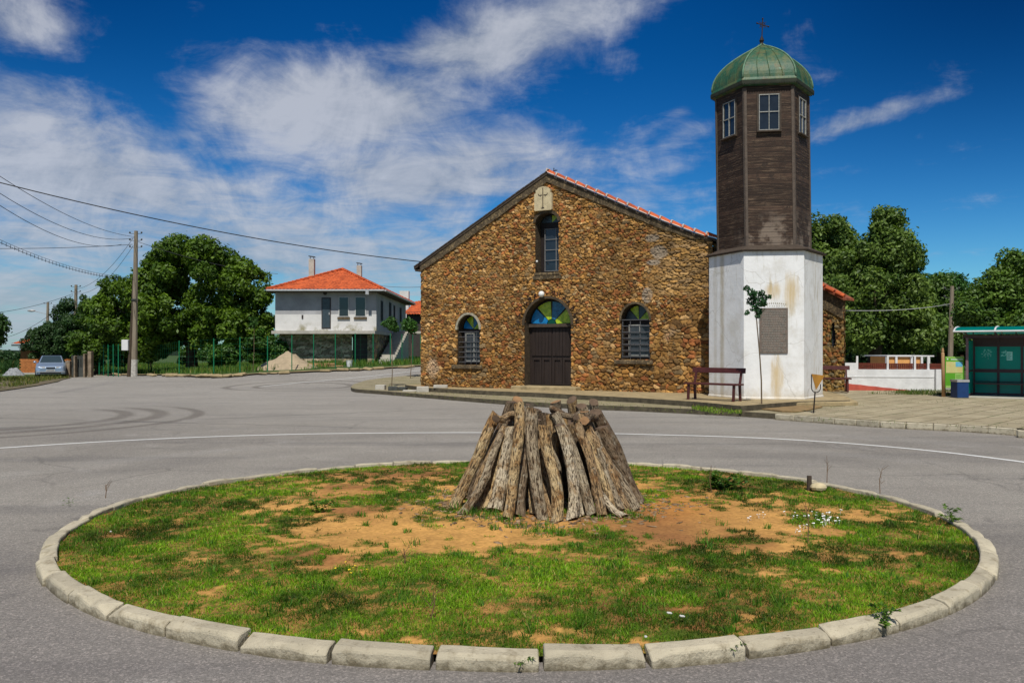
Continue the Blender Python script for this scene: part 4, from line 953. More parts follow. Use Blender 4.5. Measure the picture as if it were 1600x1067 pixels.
DK, LT = (.022, .055, .006), (.10, .175, .014)
def E_(px, py, Yd, rpx, rpy, ry=None): c = P(px, py, Yd); return (c.x, c.y, c.z, rpx * Yd / F, (ry or rpx * Yd / F), rpy * Yd / F)
gb = lambda x, y: (x, y, float(H(x, y)) + .05)
# big walnut on the left
Yw = 57.5
tree('walnut_tree', gb(P(300, 560, Yw).x, Yw), [E_(305, 455, Yw, 92, 88), E_(250, 430, Yw, 45, 40), E_(375, 455, Yw, 50, 60), E_(300, 400, Yw, 62, 38), E_(265, 490, Yw - 1, 75, 50), E_(350, 510, Yw - 1, 70, 42), E_(190, 480, Yw, 58, 64), E_(395, 495, Yw, 34, 50), E_(240, 530, Yw, 60, 36)],
     330, (.36, .9), 82000, .31, 101, (.018, .055, .004), (.13, .22, .012), 'broad dark green walnut tree, the tallest left of the red roofed house', trunk_r=.4, limbs=12)
tree('fruit_tree', gb(P(170, 560, 62).x, 60), [E_(160, 505, 60, 44, 48), E_(145, 538, 60, 46, 32), E_(195, 530, 60, 34, 38)], 120, (.3, .7), 24000, .27, 111, (.02, .055, .006), (.10, .18, .012), 'mid green garden tree left of the walnut, behind the grey gate pillars', trunk_r=.18)
tree('conifer', gb(P(128, 560, 64).x, 64), [E_(140, 520, 64, 30, 56), E_(115, 525, 64, 28, 48), E_(134, 482, 64, 9, 30), E_(104, 495, 64, 13, 30), E_(150, 545, 60, 30, 30)], 110, (.28, .6), 22000, .21, 121, (.012, .038, .010), (.05, .11, .025), 'dark blueish conifer standing above the silver car', trunk_r=.15)
tree('conifer', gb(P(80, 560, 68).x, 68), [E_(92, 532, 68, 34, 38), E_(65, 540, 68, 30, 30), E_(52, 522, 68, 14, 9), E_(95, 503, 68, 15, 26), E_(75, 520, 68, 18, 16)], 100, (.3, .6), 20000, .22, 131, (.012, .036, .010), (.045, .095, .022), 'low dark conifer half hiding the small red roofed house', trunk_r=.15)
tree('walnut_tree', gb(-31.5, 44), [(P(-45, 500, 44).x, 44, P(0, 510, 44).z, 1.9, 1.6, 1.5), (P(-10, 520, 44).x, 44, P(0, 520, 44).z, .75, .8, 1.2)], 36, (.35, .6), 9000, .24, 141, (.014, .045, .007), (.05, .12, .012), 'leafy branch tips of a tree at the left edge of the picture', trunk_r=.16)
# garden shrubs behind the fence below the walnut
for i, (px, py, rx, ry, Yd) in enumerate([(345, 560, 34, 20, 54.5), (405, 548, 26, 32, 55.5), (437, 553, 12, 20, 54.2), (235, 552, 34, 26, 64), (295, 548, 40, 28, 65), (360, 545, 44, 30, 66), (172, 552, 44, 30, 62), (415, 530, 30, 40, 66)]):
    tree('shrub', gb(P(px, py, Yd).x, Yd), [E_(px, py - 4, Yd, rx, ry)], 22, (.3, .55), 5500, .22, 150 + i, (.018, .055, .008), (.07, .165, .016), ['round dark shrub under the walnut tree', 'tall shrub between the walnut and the sand heap', 'small shrub against the left corner of the house', 'dark hedge shrub behind the utility pole', 'dark hedge shrub behind the walnut trunk', 'wide dark hedge shrub right of the walnut trunk', 'dark hedge shrub behind the gate pillars', 'tall dark shrub behind the left corner of the house'][i], 'shrub', trunk_r=.06, limbs=3, tmat='trunk')
# limes on the right
DL, LL = (.018, .055, .006), (.18, .265, .045)
Yr = 46
tree('lime_tree', gb(P(1365, 560, Yr).x, Yr), [E_(1385, 352, Yr, 30, 34), E_(1390, 400, Yr, 52, 55), E_(1350, 440, Yr, 60, 65), E_(1405, 470, Yr, 58, 60), E_(1340, 510, Yr, 50, 45), E_(1420, 525, Yr, 50, 34)], 250, (.32, .85), 50000, .26, 201, DL, LL, 'tallest pale flowering lime tree right of the bell tower', trunk_r=.35, limbs=10)
tree('lime_tree', gb(P(1295, 560, 50).x, 50), [E_(1290, 370, 50, 45, 40), E_(1310, 400, 50, 48, 55), E_(1300, 470, 50, 50, 60)], 160, (.32, .85), 28000, .26, 211, DL, LL, 'lime tree directly behind the bell tower and side chapel', trunk_r=.3, limbs=8)
tree('lime_tree', gb(P(1475, 560, 52).x, 52), [E_(1455, 480, 50, 40, 55), E_(1440, 520, 50, 52, 36), E_(1480, 525, 52, 40, 32)], 130, (.32, .8), 22000, .27, 221, DL, (.12, .20, .035), 'lower lime tree behind the white wall between the two big limes', trunk_r=.25)
tree('acacia_tree', gb(P(1470, 560, 75).x, 75), [E_(1462, 450, 75, 44, 30), E_(1490, 470, 75, 26, 34)], 50, (.7, 1.3), 13000, .36, 231, (.02, .06, .012), (.05, .14, .02), 'smooth dark green treetop far behind the limes', trunk_r=.25)
tree('lime_tree', gb(P(1570, 560, 38).x, 38), [E_(1590, 425, 38, 38, 45), E_(1560, 455, 38, 38, 40), E_(1625, 440, 38, 50, 60), E_(1575, 500, 38, 62, 42), E_(1525, 490, 38, 36, 38), E_(1610, 520, 38, 60, 30)], 150, (.32, .75), 44000, .2, 241, (.022, .066, .010), (.13, .22, .025), 'loose bright green lime tree behind the bus shelter', trunk_r=.26, limbs=12)
for i, (px, Yd) in enumerate([(1340, 62), (1440, 66), (1525, 60), (1620, 58)]):
    c = P(px, 548, Yd); tree('background_tree', gb(c.x, Yd), [(c.x, Yd, 2.5, 3.6, 2.2, 2.6), (c.x + 1.5, Yd, 1.6, 3, 2, 1.8)], 45, (.6, 1.1), 9000, .34, 260 + i, (.008, .022, .006), (.022, .055, .012), ['deep green tree in the park behind the wooden fence, nearest the chapel', 'deep green tree in the park behind the orange building', 'deep green tree in the park above the green map board', 'deep green tree behind the bus shelter at the right edge'][i], 'tree')
# sapling family
def sapling(px, pby, cpx, cpy, crx, cry, dz, n, label, Yd=None, lobes=None, seed=300, light=(.07, .18, .02), dark=(.015, .05, .01), sr=.016):
    p = G(px, pby, dz); Yb = p.y; c = P(cpx, cpy, Yb); t = empty('sapling', p, label, 'sapling'); rx, rz = crx * Yb / F, cry * Yb / F
    bl = subblobs([(c.x, c.y, c.z, rx, rx * .9, rz)], 16, rx * .28, rx * .5, seed, .5)
    if lobes: bl = np.array([(P(a, q, Yb).x, Yb + random.Random(a).uniform(-.15, .15), P(a, q, Yb).z, rr * Yb / F) for a, q, rr in lobes])
    v, f, cl = leafmesh(bl, n, max(.09, rx * .28), seed, dark, light, .5); npmesh('crown', v, f, 'leaf', cl, t)
    b = MB(); m_ = (p + Vector((c.x, c.y, c.z - rz * .6))) / 2 + Vector((.03, 0, 0)); b.tube([p - Vector((0, 0, .05)), p.lerp(m_, .5) + Vector((.015, 0, 0)), m_, Vector((c.x, c.y, c.z - rz * .6)), Vector((c.x, c.y, c.z + rz * .3))], [sr * 1.3, sr * 1.1, sr, sr * .8, sr * .4], 6)
    for k_ in range(4): q_ = bl[k_ * 3]; b.tube([(c.x, c.y, c.z - rz * .5), tuple(q_[:3])], [sr * .5, sr * .25], 5)
    b.build('trunk', 'stake', t); return t
sapling(1190, 631, 1181, 471, 20, 26, .27, 1000, 'slim sapling with a small leafy head in front of the white tower', seed=301, lobes=[(1169, 450, 5), (1173, 457, 7), (1180, 462, 8), (1190, 458, 6), (1197, 465, 6), (1202, 464, 3.5), (1176, 470, 8), (1186, 472, 9), (1194, 474, 6), (1179, 482, 7), (1187, 486, 7), (1168, 488, 4), (1164, 491, 2.5), (1184, 494, 4.5)], dark=(.012, .045, .018), light=(.03, .11, .03))
sapling(612, 604, 611, 507, 15, 14, .13, 1500, 'round headed sapling at the island tip, left of the church', seed=302)
sapling(641, 591, 643, 508, 16, 15, .13, 1500, 'round headed sapling nearest the church corner', seed=303)
sapling(395, 580.5, 397, 504, 9, 13, .08, 800, 'small sapling by the grass plot edge, in front of the walnut', seed=304)

# ================================================================== HOUSE
hz0 = .6
HX0, HX1, HYf, HYb = P(430, 500, 54).x, P(588, 500, 54).x, 54.0, 69.0
house = empty('house', ((HX0 + HX1) / 2, HYf, hz0), 'two storey half plastered house with orange tiled roof, left of the church', 'house')
zS = P(500, 517, 54).z; zE = P(500, 455, 54).z; zM = P(500, 491, 54).z
b = MB(); b.box(HX0, HX1, HYf, HYb, zM, zE); up = b.build('upper_wall', 'h_shaded', house)  # grey where the eave shadow lies on the front, put into the colour
b = MB(); b.box(HX0, HX1 + .003, HYf - .004, HYf + .3, zS, zM - .002); b.build('sunlit_band', 'h_white', house)  # bright strip of wall below the painted eave shadow
b = MB(); b.box(HX0, HX1, HYf + .31, HYb, zS, zM - .003); b.build('lower_band', 'h_shaded', house)  # side and rear walls in the same painted shade
b = MB(); b.box(P(425, 517, 53.4).x, HX1 + .03, HYf - .75, HYf + .35, zS - .20, zS - .003); b.box(HX0 + .2, HX1 - .004, HYf + .36, HYb, zS - .2, zS - .004); b.build('floor_slab', 'concrete', house)
PALH = np.array([(.46, .38, .28), (.36, .29, .21), (.54, .44, .31), (.40, .31, .20), (.60, .50, .36)])
LX0, LX1 = P(437, 500, 54.4).x, P(584, 500, 54.4).x
dX0, dX1 = P(551, 500, 54.4).x, P(574, 500, 54.4).x
wallgrid('ground_floor_wall', Matrix.Translation((LX0, HYf + .35, hz0 - .3)), LX1 - LX0, zS - .2 - hz0 + .3, house, 51, .05, .42, .14, 0, None, lambda u, z: (u > dX0 - LX0) & (u < dX1 - LX0) & (z < 2.25 + .3), PALH, .035)
wallgrid('ground_floor_wall', Matrix.Translation((LX1, HYf + .35, hz0 - .3)) @ Matrix.Rotation(R(90), 4, 'Z'), 14, zS - .2 - hz0 + .3, house, 52, .06, .42, .2, 0, None, None, np.array([(.42, .30, .12), (.5, .38, .2), (.3, .22, .12), (.25, .2, .15)]), .035)
b = MB(); b.box(dX0 - .02, dX1 + .02, HYf + .5, HYf + .56, hz0 - .1, zS - .25); b.build('ground_floor_door', 'bark_door', house)
def hwin(pl, pr, pt, pb, nm='window', door=False, pane='glass_dark'):
    x0, x1 = P(pl, 500, 54).x, P(pr, 500, 54).x; z0, z1 = P(500, pb, 54).z, P(500, pt, 54).z
    b = MB(); b.box(x0, x1, HYf - .03, HYf - .006, z0, z1); f_ = b.build(nm, 'bark_door' if door else 'frame_white', house)
    b = MB(); b.box(x0 + .06, x1 - .06, HYf - .045, HYf - .032, z0 + .06, z1 - .06); b.build('pane', pane, f_)
    if not door: b = MB(); b.box(x0 - .06, x1 + .06, HYf - .09, HYf - .031, z0 - .16, z0 - .02); b.build('sill', 'cement', f_)
    else: b = MB(); b.box(x1 - .12, x1 - .06, HYf - .09, HYf - .05, z0 + .9, z0 + 1.05); b.build('handle', 'metal_pale', f_)
hwin(502.5, 517, 465, 513.5, 'balcony_door', True, 'glass_smoke'); hwin(529, 545.5, 463.5, 495); hwin(554.5, 572, 463.5, 495)
b = MB(); b.sphere((P(508, 458, 54).x, HYf - .05, P(508, 458, 54).z), .13, 10, 6); b.build('vent', 'bark_door', house)
b = MB(); b.box(P(471.5, 500, 54).x, P(474, 500, 54).x, HYf - .05, HYf - .007, P(0, 498, 54).z, P(0, 492, 54).z); b.build('meter_box', 'bark_door', house)
for (Ya, Yb_, z0, z1) in [(55.8, 56.7, 3.5, 4.9), (59.5, 60.6, 3.2, 5.0), (61.8, 62.6, 3.7, 4.9), (65.2, 66.2, 3.7, 4.9)]:
    b = MB(); b.box(HX1 + .003, HX1 + .03, Ya, Yb_, z0, z1); f_ = b.build('window', 'gate_dark', house)
    b = MB(); b.box(HX1 + .031, HX1 + .04, Ya + .08, Yb_ - .08, z0 + .08, z1 - .08); b.build('pane', 'blackish', f_)
# hip roof with wavy tile courses
ex0, ex1, ey0, ey1 = P(417, 452, 53.3).x, HX1 + .62, HYf - .7, HYb + .7; zr = zE + .02; apx = P(535, 422, 59.4).x; ay0, ay1 = ey0 + 6.1, ey1 - 6.1; za = P(535, 422, 59.4).z
def roofquad(a, b_, c_, d_, nu, nv, amp, wav, name, m):
    U, Vv = np.meshgrid(np.linspace(0, 1, nu), np.linspace(0, 1, nv), indexing='ij'); a, b_, c_, d_ = map(np.array, (a, b_, c_, d_))
    Q = ((1 - U)[..., None] * a + U[..., None] * b_) * (1 - Vv)[..., None] + ((1 - U)[..., None] * d_ + U[..., None] * c_) * Vv[..., None]
    e = np.linalg.norm(b_ - a); pos = (Q - a) @ ((b_ - a) / e); sl = np.linalg.norm(np.cross(Q - a, (b_ - a) / e), axis=-1)
    Q[..., 2] += amp * np.abs(np.sin(pos / wav * math.pi)) + .045 * (1 - np.mod(sl / .36, 1)); ix = np.arange(U.size).reshape(U.shape)
    return Q.reshape(-1, 3), np.stack([ix[:-1, :-1], ix[1:, :-1], ix[1:, 1:], ix[:-1, 1:]], -1).reshape(-1, 4)
c4 = [(ex0, ey0, zr), (ex1, ey0, zr), (ex1, ey1, zr), (ex0, ey1, zr)]; r0, r1 = (apx, ay0, za), (apx, ay1, za); vv, ff = [], []; off = 0
for q_ in ((c4[0], c4[1], r0, r0), (c4[1], c4[2], r1, r0), (c4[2], c4[3], r1, r1), (c4[3], c4[0], r0, r1)):
    v_, f_ = roofquad(*q_, 150, 90, .05, .24, '', ''); vv.append(v_); ff.append(f_ + off); off += len(v_)
roof = npmesh('roof', np.concatenate(vv), np.concatenate(ff), 'tile', None, house)
b = MB(); b.box(ex0, ex1, ey0, ey1, zE - .10, zE + .0); b.build('soffit', 'old_wood', house)
b = MB()
for a_, c_ in ((c4[0], r0), (c4[1], r0), (c4[2], r1), (c4[3], r1), (r0, r1)):
    a_, c_ = Vector(a_), Vector(c_); k_ = int((c_ - a_).length / .38)
    for j in range(k_): b.tube([a_.lerp(c_, j / k_) + Vector((0, 0, .07)), a_.lerp(c_, (j + 1.1) / k_) + Vector((0, 0, .07))], [.12, .09], 6)
b.build('ridge_tiles', 'mortar_white' if False else 'tile', roof)
b = MB(); b.tube([(ex0, ey0 - .07, zE + .0), (ex1, ey0 - .07, zE + .0)], .07, 7); b.tube([(ex1 + .07, ey0, zE), (ex1 + .07, ey1, zE)], .07, 7); b.build('gutter', 'metal_pale', house)
b = MB(); b.cbox((P(574, 453, 53.2).x, ey0 - .13, zE - .12), (.2, .16, .3)); b.build('downpipe_head', 'metal_pale', house)
for (px, pt, pb, Yd, wd_) in [(487.5, 405, 437, 57, .36), (561.5, 415, 438, 64, .36)]:
    c = P(px, pt, Yd); b = MB(); b.box(c.x - wd_ / 2, c.x + wd_ / 2, Yd - .2, Yd + .2, P(px, pb, Yd).z - .4, c.z); ch = b.build('chimney', 'concrete', roof)
    b = MB(); b.bar((c.x - .12, Yd, c.z), (c.x - .12, Yd, c.z + .14), .04); b.bar((c.x + .12, Yd, c.z), (c.x + .12, Yd, c.z + .14), .04); b.cbox((c.x, Yd, c.z + .17), (.4, .4, .05), 0, 0, .15); b.build('chimney_cowl', 'gate_dark', ch)
# outside stair up the right side
sx0, sx1 = HX1 + .05, HX1 + 1.05; sy0, sy1 = 53.9, 62.5; zt_ = 2.95; nst = 14
st_ = MB()
for j in range(nst):
    y0 = sy0 + (sy1 - sy0) * j / nst; st_.box(sx0, sx1, y0, y0 + (sy1 - sy0) / nst, .3 + j * .01, hz0 + (zt_ - hz0) * (j + 1) / nst)
st_.build('outside_stair', 'concrete', house)
b = MB(); b.box(sx0, sx1 + 1.3, sy1 + .01, sy1 + 2, zt_ - .16, zt_ + .02); b.build('landing', 'concrete', house)
b = MB(); b.box(HX1 + 1.9, HX1 + 2.1, sy1 + .3, sy1 + .5, .4, zt_ - .17); b.build('landing_post', 'concrete', house)
# neighbouring house glimpsed between house and church
nb_ = empty('house', (P(655, 500, 76).x, 76, .5), 'old orange roof and dark wall glimpsed between the house and the church', 'house')
a_ = P(634, 490, 76); c_ = P(700, 466, 76); b = MB(); b.box(a_.x, c_.x, 76.6, 82, .3, P(0, 487, 76).z); b.build('wall', 'bark_door', nb_)
v_, f_ = roofquad((a_.x - .3, 76, P(0, 492, 76).z), (c_.x + .5, 76, P(0, 492, 76).z), (c_.x + .5, 81, P(0, 460, 81).z), (a_.x + .3, 81, P(0, 472, 81).z), 90, 50, .06, .26, '', ''); rf2 = npmesh('roof', v_, f_, 'tile', None, nb_)
b = MB(); p = P(631, 455, 79); b.box(p.x - .35, p.x + .5, 78.6, 79.4, 4.5, p.z); b.build('chimney', 'h_white', rf2)
# small red roofed house at far left + orange brick wall
sh = empty('house', (P(42, 560, 74).x, 74, -.2), 'small low house with a red hipped roof behind the conifers at the left', 'house')
p0, p1 = P(32, 540, 74), P(110, 540, 74); b = MB(); b.box(p0.x, p1.x, 74, 80, -.4, P(0, 541, 74).z); b.build('wall', 'brick', sh)
ex, zz_ = P(17, 540, 73.2).x, P(0, 538, 73.2).z; r2 = P(60, 521, 76)
v_, f_ = roofquad((ex, 73.2, zz_), (p1.x + 1, 73.2, zz_), (p1.x - 1, 77, r2.z), (r2.x, 77, r2.z), 80, 40, .05, .26, '', ''); v2, f2_ = roofquad((ex, 81, zz_), (ex, 73.2, zz_), (r2.x, 77, r2.z), (r2.x, 77.2, r2.z), 40, 30, .05, .26, '', '')
npmesh('roof', np.concatenate([v_, v2]), np.concatenate([f_, f2_ + len(v_)]), 'tile', None, sh)
b = MB(); b.box(ex + .02, p1.x + 1, 73.22, 74.6, zz_ - .14, zz_ - .02); b.build('soffit', 'bark_door', sh)
bwl = empty('brick_wall', (P(45, 580, 60).x, 60, -.25), 'short orange brick wall on a pale footing beside the silver car', 'wall')
a_, c_ = P(30.5, 561, 60), P(56, 582, 60); b = MB(); hB = (a_.z - c_.z) / 9
for j in range(9):
    for k_ in range(6): x = a_.x + (k_ + (.5 if j % 2 else 0)) * .22; b.box(x, min(x + .208, a_.x + 1.5), 60, 60.3, c_.z + j * hB, c_.z + (j + 1) * hB - .012)
b.build('bricks', 'brick', bwl); b = MB(); b.box(a_.x - .05, a_.x + 1.6, 59.9, 60.4, c_.z - .35, c_.z - .01); b.build('footing', 'concrete', bwl)
# gate and pillars beside the car
def GY(px, pyb): return G(px, pyb, .03)
gt = empty('garden_gate', gb(P(125, 580, 55.5).x, 55.5), 'old panel gate and low wall between the plastered gate pillars', 'gate')
for (px, wd_, pt) in [(107.5, .30, 564), (118, .10, 556), (133, .12, 553), (141.5, .24, 549)]:
    Yd = 55.5 - (px - 107) * .02; c = P(px, pt, Yd); b = MB(); b.box(c.x - wd_ / 2, c.x + wd_ / 2, Yd - .17, Yd + .17, -.3, c.z); b.build('pillar', 'pillar_render', gt, bevel=.02)
b = MB(); a_, c_ = P(112, 576, 55.6), P(133, 576, 55.6); b.box(a_.x, c_.x, 55.55, 55.7, -.3, P(0, 574, 55.6).z); b.build('low_wall', 'gate_dark', gt)
b = MB()
for j in range(9): x = a_.x + (c_.x - a_.x) * (j + .5) / 9; b.box(x - .045, x + .02, 55.58, 55.62, P(0, 574, 55.6).z, P(0, 555 + (j % 2), 55.6).z)
b.box(a_.x, c_.x, 55.6, 55.66, P(0, 560, 55.6).z, P(0, 558.5, 55.6).z); b.build('panel', 'gate_dark', gt)
# ---------- green wire fence: posts are parts of one fence
fn = empty('wire_fence', gb(P(300, 580, 52).x, 50), 'green post and wire mesh fence along the grass plot edge', 'fence')
fpost = [(195, 583.5), (201, 583), (232, 583.5), (280, 584.5), (334, 584.5), (375, 582.5), (418, 580.5), (456, 578.5), (490, 576.5), (524, 574.5), (555, 573), (583, 571.5), (610, 570.5), (628, 569), (645, 568), (657, 567.5)]
FP = []
for (px, pyb) in fpost:
    g_ = G(px, pyb, .06); FP.append(g_); b = MB(); b.tube([g_ - Vector((0, 0, .1)), g_ + Vector((0, 0, 1.9))], .030, 6); b.build('post', 'fence_green', fn)
BPS = [Vector((P(px, 560, 51.5 + k_ * 1.5).x, 51.5 + k_ * 1.5, .0)) for k_, px in enumerate([195, 185, 177, 169, 162, 155, 149, 144])]
for g_ in BPS[1:]:
    b = MB(); b.tube([g_ - Vector((0, 0, .2)), g_ + Vector((0, 0, 1.95))], .032, 6); b.build('post', 'fence_green', fn)
b = MB()
def panel(b, p, q_):
    p, q_ = Vector(p), Vector(q_); L = (q_ - p).length
    for j in range(7): z = .1 + j * .29; b.bar(p + Vector((0, 0, z)), q_ + Vector((0, 0, z)), .0035)
    for j in range(int(L / .8)): t = (j + .5) * .8 / L; s_ = p.lerp(q_, t); b.bar(s_ + Vector((0, 0, .08)), s_ + Vector((0, 0, 1.84)), .0035)
for p, q_ in list(zip(FP[:-1], FP[1:])) + list(zip(BPS[:-1], BPS[1:])): panel(b, p, q_)
b.build('wire_mesh', 'fence_green', fn)
# ---------- utility poles and cables
def pole(name, px, pyb, pyt, Yd, label, arms=3, white=False, r0=.16, lamp=False, zb=None):
    c = P(px, pyb, Yd); zt = P(px, pyt, Yd).z; z0 = float(H(c.x, Yd)) - .1 if zb is None else zb; t = empty(name, (c.x, Yd, z0), label, 'utility pole')
    b = MB(); b.tube([(c.x, Yd, z0), (c.x + .06, Yd, (z0 + zt) / 2), (c.x + .12, Yd, zt)], [r0 * 1.15, r0, r0 * .72], 8); b.build('shaft', 'pole', t)
    b = MB()
    for j in range(arms):
        z = zt - .18 - j * .42
        for s_ in (-1, 1): b.bar((c.x + .1, Yd, z), (c.x + .1 + s_ * .34, Yd, z + .02), .025); b.sphere((c.x + .1 + s_ * .36, Yd, z + .08), .06, 6, 5)
    if arms: b.build('insulators', 'gate_dark', t)
    if white:
        b = MB(); b.tube([(c.x - .0, Yd - .0, z0 + .02), (c.x + .02, Yd, z0 + 1.15)], [r0 * 1.22, r0 * 1.16], 8); b.build('whitewash', 'pole_white', t)
        b = MB(); b.tube([(c.x - .28, Yd - .1, z0), (c.x - .06, Yd - .05, z0 + 4), (c.x - .02, Yd, z0 + 6.2)], [.12, .1, .08], 7); b.build('bracing_post', 'trunk', t)
        b = MB(); b.box(c.x - .62, c.x - .22, Yd - .35, Yd - .15, 1.55, 2.2); b.build('meter_cabinet', 'plastic_white', t, bevel=.02)
        b = MB(); b.tube([(c.x + .02, Yd, z0 + 4.75), (c.x + .02, Yd, z0 + 4.85)], r0 * 1.2, 8); b.bar((c.x, Yd - .2, z0 + 4.8), (c.x + .35, Yd - .2, z0 + 4.8), .04); b.build('steel_band', 'gate_dark', t)
    if lamp: b = MB(); b.bar((c.x, Yd, zt - 1.2), (c.x - 1.2, Yd, zt - .9), .05); b.sphere((c.x - 1.5, Yd, zt - .85), (.42, .16, .12), 8, 6); b.build('lamp_head', 'metal_pale', t)
    return t
pole('utility_pole', 209.5, 575, 361, 51, 'tall concrete utility pole with white cabinet, in front of the walnut tree', 3, True)
pole('utility_pole', 116.5, 560, 445, 68, 'weathered utility pole rising from the dark conifers', 2)
pole('utility_pole', 73, 560, 472, 82, 'farther utility pole with a street lamp above the red roof', 1, lamp=True)
pole('utility_pole', 1484, 570, 447, 42, 'slim utility pole among the limes behind the green board', 3, r0=.12)
def cable(name, a, b_, sag, label, m='wire', r=.012, group=None, beads=False):
    a, b_ = Vector(a), Vector(b_); pts = [a.lerp(b_, t) - Vector((0, 0, sag * 4 * t * (1 - t))) for t in np.linspace(0, 1, 25)]; b = MB(); b.tube(pts, r, 5, False)
    if beads:
        for k_ in range(50): t = (k_ + .5) / 50; p = a.lerp(b_, t) - Vector((0, 0, sag * 4 * t * (1 - t))); b.tube([p + Vector((0, 0, .1)), p - Vector((0, 0, .06))], r * .9, 4)
        b.tube([p + Vector((0, 0, .12)) for p in pts], r * .7, 4, False)
    o = b.build(name, m); return tag(o, label, 'cable', group)
pt_ = P(213, 366, 51)
cable('cable', P(-60, 270, 24), P(662, 409.5, 30.6), .30, 'thick black cable running from the left edge to the church eave', r=.016)
cable('cable', P(-60, 235, 26), P(211, 370, 51), .55, 'highest thin cable reaching the top of the tall pole', 'wire_pale', .012)
cable('cable', P(-60, 262, 26), P(209, 372, 51), .8, 'second thin cable sagging to the top of the tall pole', 'wire', .012)
cable('cable', P(-60, 280, 26), P(190, 382, 51), .8, 'third thin cable sagging to the tall pole', 'wire', .012)
cable('cable', P(-60, 388, 40), P(207, 382, 51), .1, 'nearly level thin cable meeting the pole from the left', 'wire', .014)
cable('cable', P(-60, 350, 34), P(209, 437, 50.7), .5, 'twisted cable pair with spacers sagging left of the tall pole', 'wire', .012, beads=True)
cable('cable', P(208, 372, 51), P(117, 452, 68), .7, 'upper cable running down from the tall pole to the next one', 'wire_pale', .012)
cable('cable', P(208, 384, 51), P(117, 458, 68), .9, 'lower cable running down from the tall pole to the next one', 'wire_pale', .012)
cable('cable', P(-40, 492, 60), P(114, 459, 68), .3, 'dark cable from the left edge to the pole in the conifers', 'wire', .015)
cable('cable', P(-40, 534, 66), P(114, 461, 68), 1.0, 'dark cable sagging below the farther pole', 'wire', .015)
cable('cable', P(216, 378, 51), P(434, 428, 60), .3, 'thin cable from the tall pole to the house roof', 'wire_pale', .014)
cable('cable', P(590, 446, 58), P(680, 447, 44), .1, 'thin cable between the house roof and the church', 'wire_pale', .012)
cable('cable', P(1316, 485, 29.3), P(1484, 475, 42), .12, 'pale cable from the side chapel to the pole in the limes', 'frame_white', .012)
# ---------- sand heap, planks, bucket
def heap(name, c, rx, ry, h_, m, label, cat, seed=5):
    n = 34; a_ = np.linspace(0, 2 * np.pi, n, endpoint=False); rr_ = np.linspace(0, 1, 14); T_, Rr = np.meshgrid(a_, rr_, indexing='ij'); x = np.cos(T_) * Rr; y = np.sin(T_) * Rr
    nn = vnoise(x * 2 + 5, y * 2 + 5, seed, 4, 1.5); z = h_ * (1 - Rr ** 1.2) ** 1.05 * (.65 + .7 * nn); V_ = np.stack([c[0] + x * rx * (1 + .2 * nn), c[1] + y * ry, c[2] + z - .03], -1).reshape(-1, 3); ix = np.arange(n * 14).reshape(n, 14)
    f_ = np.stack([ix[:, :-1], np.roll(ix, -1, 0)[:, :-1], np.roll(ix, -1, 0)[:, 1:], ix[:, 1:]], -1).reshape(-1, 4); return tag(npmesh(name, V_, f_, m, None, None, False, tuple(c)), label, cat)
g_ = G(441, 578, .06); heap('sand_heap', (g_.x, g_.y + 1.2, g_.z), 1.7, 1.3, .95, 'sand', 'heap of pale builder sand on the grass before the house', 'sand heap')
g_ = G(478, 574, .06); b = MB(); b.cbox((g_.x + .3, g_.y + .5, g_.z + .15), (2.6, .5, .05), .05); b.cbox((g_.x + .5, g_.y + .45, g_.z + .21), (2.2, .3, .05), -.06); b.cbox((g_.x + .9, g_.y + .2, g_.z + .08), (2.4, .2, .06), .02); tag(b.build('plank_stack', 'plank_new'), 'loose stack of fresh yellow planks lying beside the sand heap', 'planks')
g_ = G(546, 573, .06); b = MB(); b.tube([g_, g_ + Vector((0, 0, .36))], [.14, .18], 12, False); b.tube([g_ + Vector((0, 0, .34)), g_ + Vector((0, 0, .37))], [.19, .19], 12); tag(b.build('bucket', 'plastic_white'), 'white plastic bucket by the dark cellar door of the house', 'bucket')
g_ = P(640, 518, 64); b = MB(); b.sphere((g_.x + .0, g_.y, g_.z + .35), (.35, .2, .42), 10, 7); tag(b.build('red_sack', 'plastic_red'), 'red plastic sack on the stair landing of the house', 'sack')
# crumpled sheet at the left
g_ = G(22, 587, .04); heap('crumpled_sheet', (g_.x, g_.y, g_.z), .75, .5, .65, 'rubbish', 'crumpled grey sheet of scrap lying left of the silver car', 'scrap', 9)
# rough stones along the plot kerb
rs = random.Random(8)
stoneM = []
for i in range(46):
    t = rs.random(); k_ = 330 + rs.gauss(0, 45) if i < 26 else rs.uniform(150, 640); pyb = np.interp(k_, [a for a, _ in edge], [c for _, c in edge]); g_ = G(k_, pyb - .6, .07)
    b = MB(); s_ = rs.uniform(.12, .32); b.cbox((g_.x, g_.y + rs.uniform(.0, .5), g_.z + s_ * .12), (s_ * 2, s_ * 1.2, s_ * .45), rs.uniform(-.5, .5), rs.uniform(-.2, .2), rs.uniform(-.2, .2)); o = b.build('loose_stone', 'step', bevel=.04)
    tag(o, 'flat pale stone lying along the rough edge of the grass plot', 'stone', 'loose stones along the plot edge')

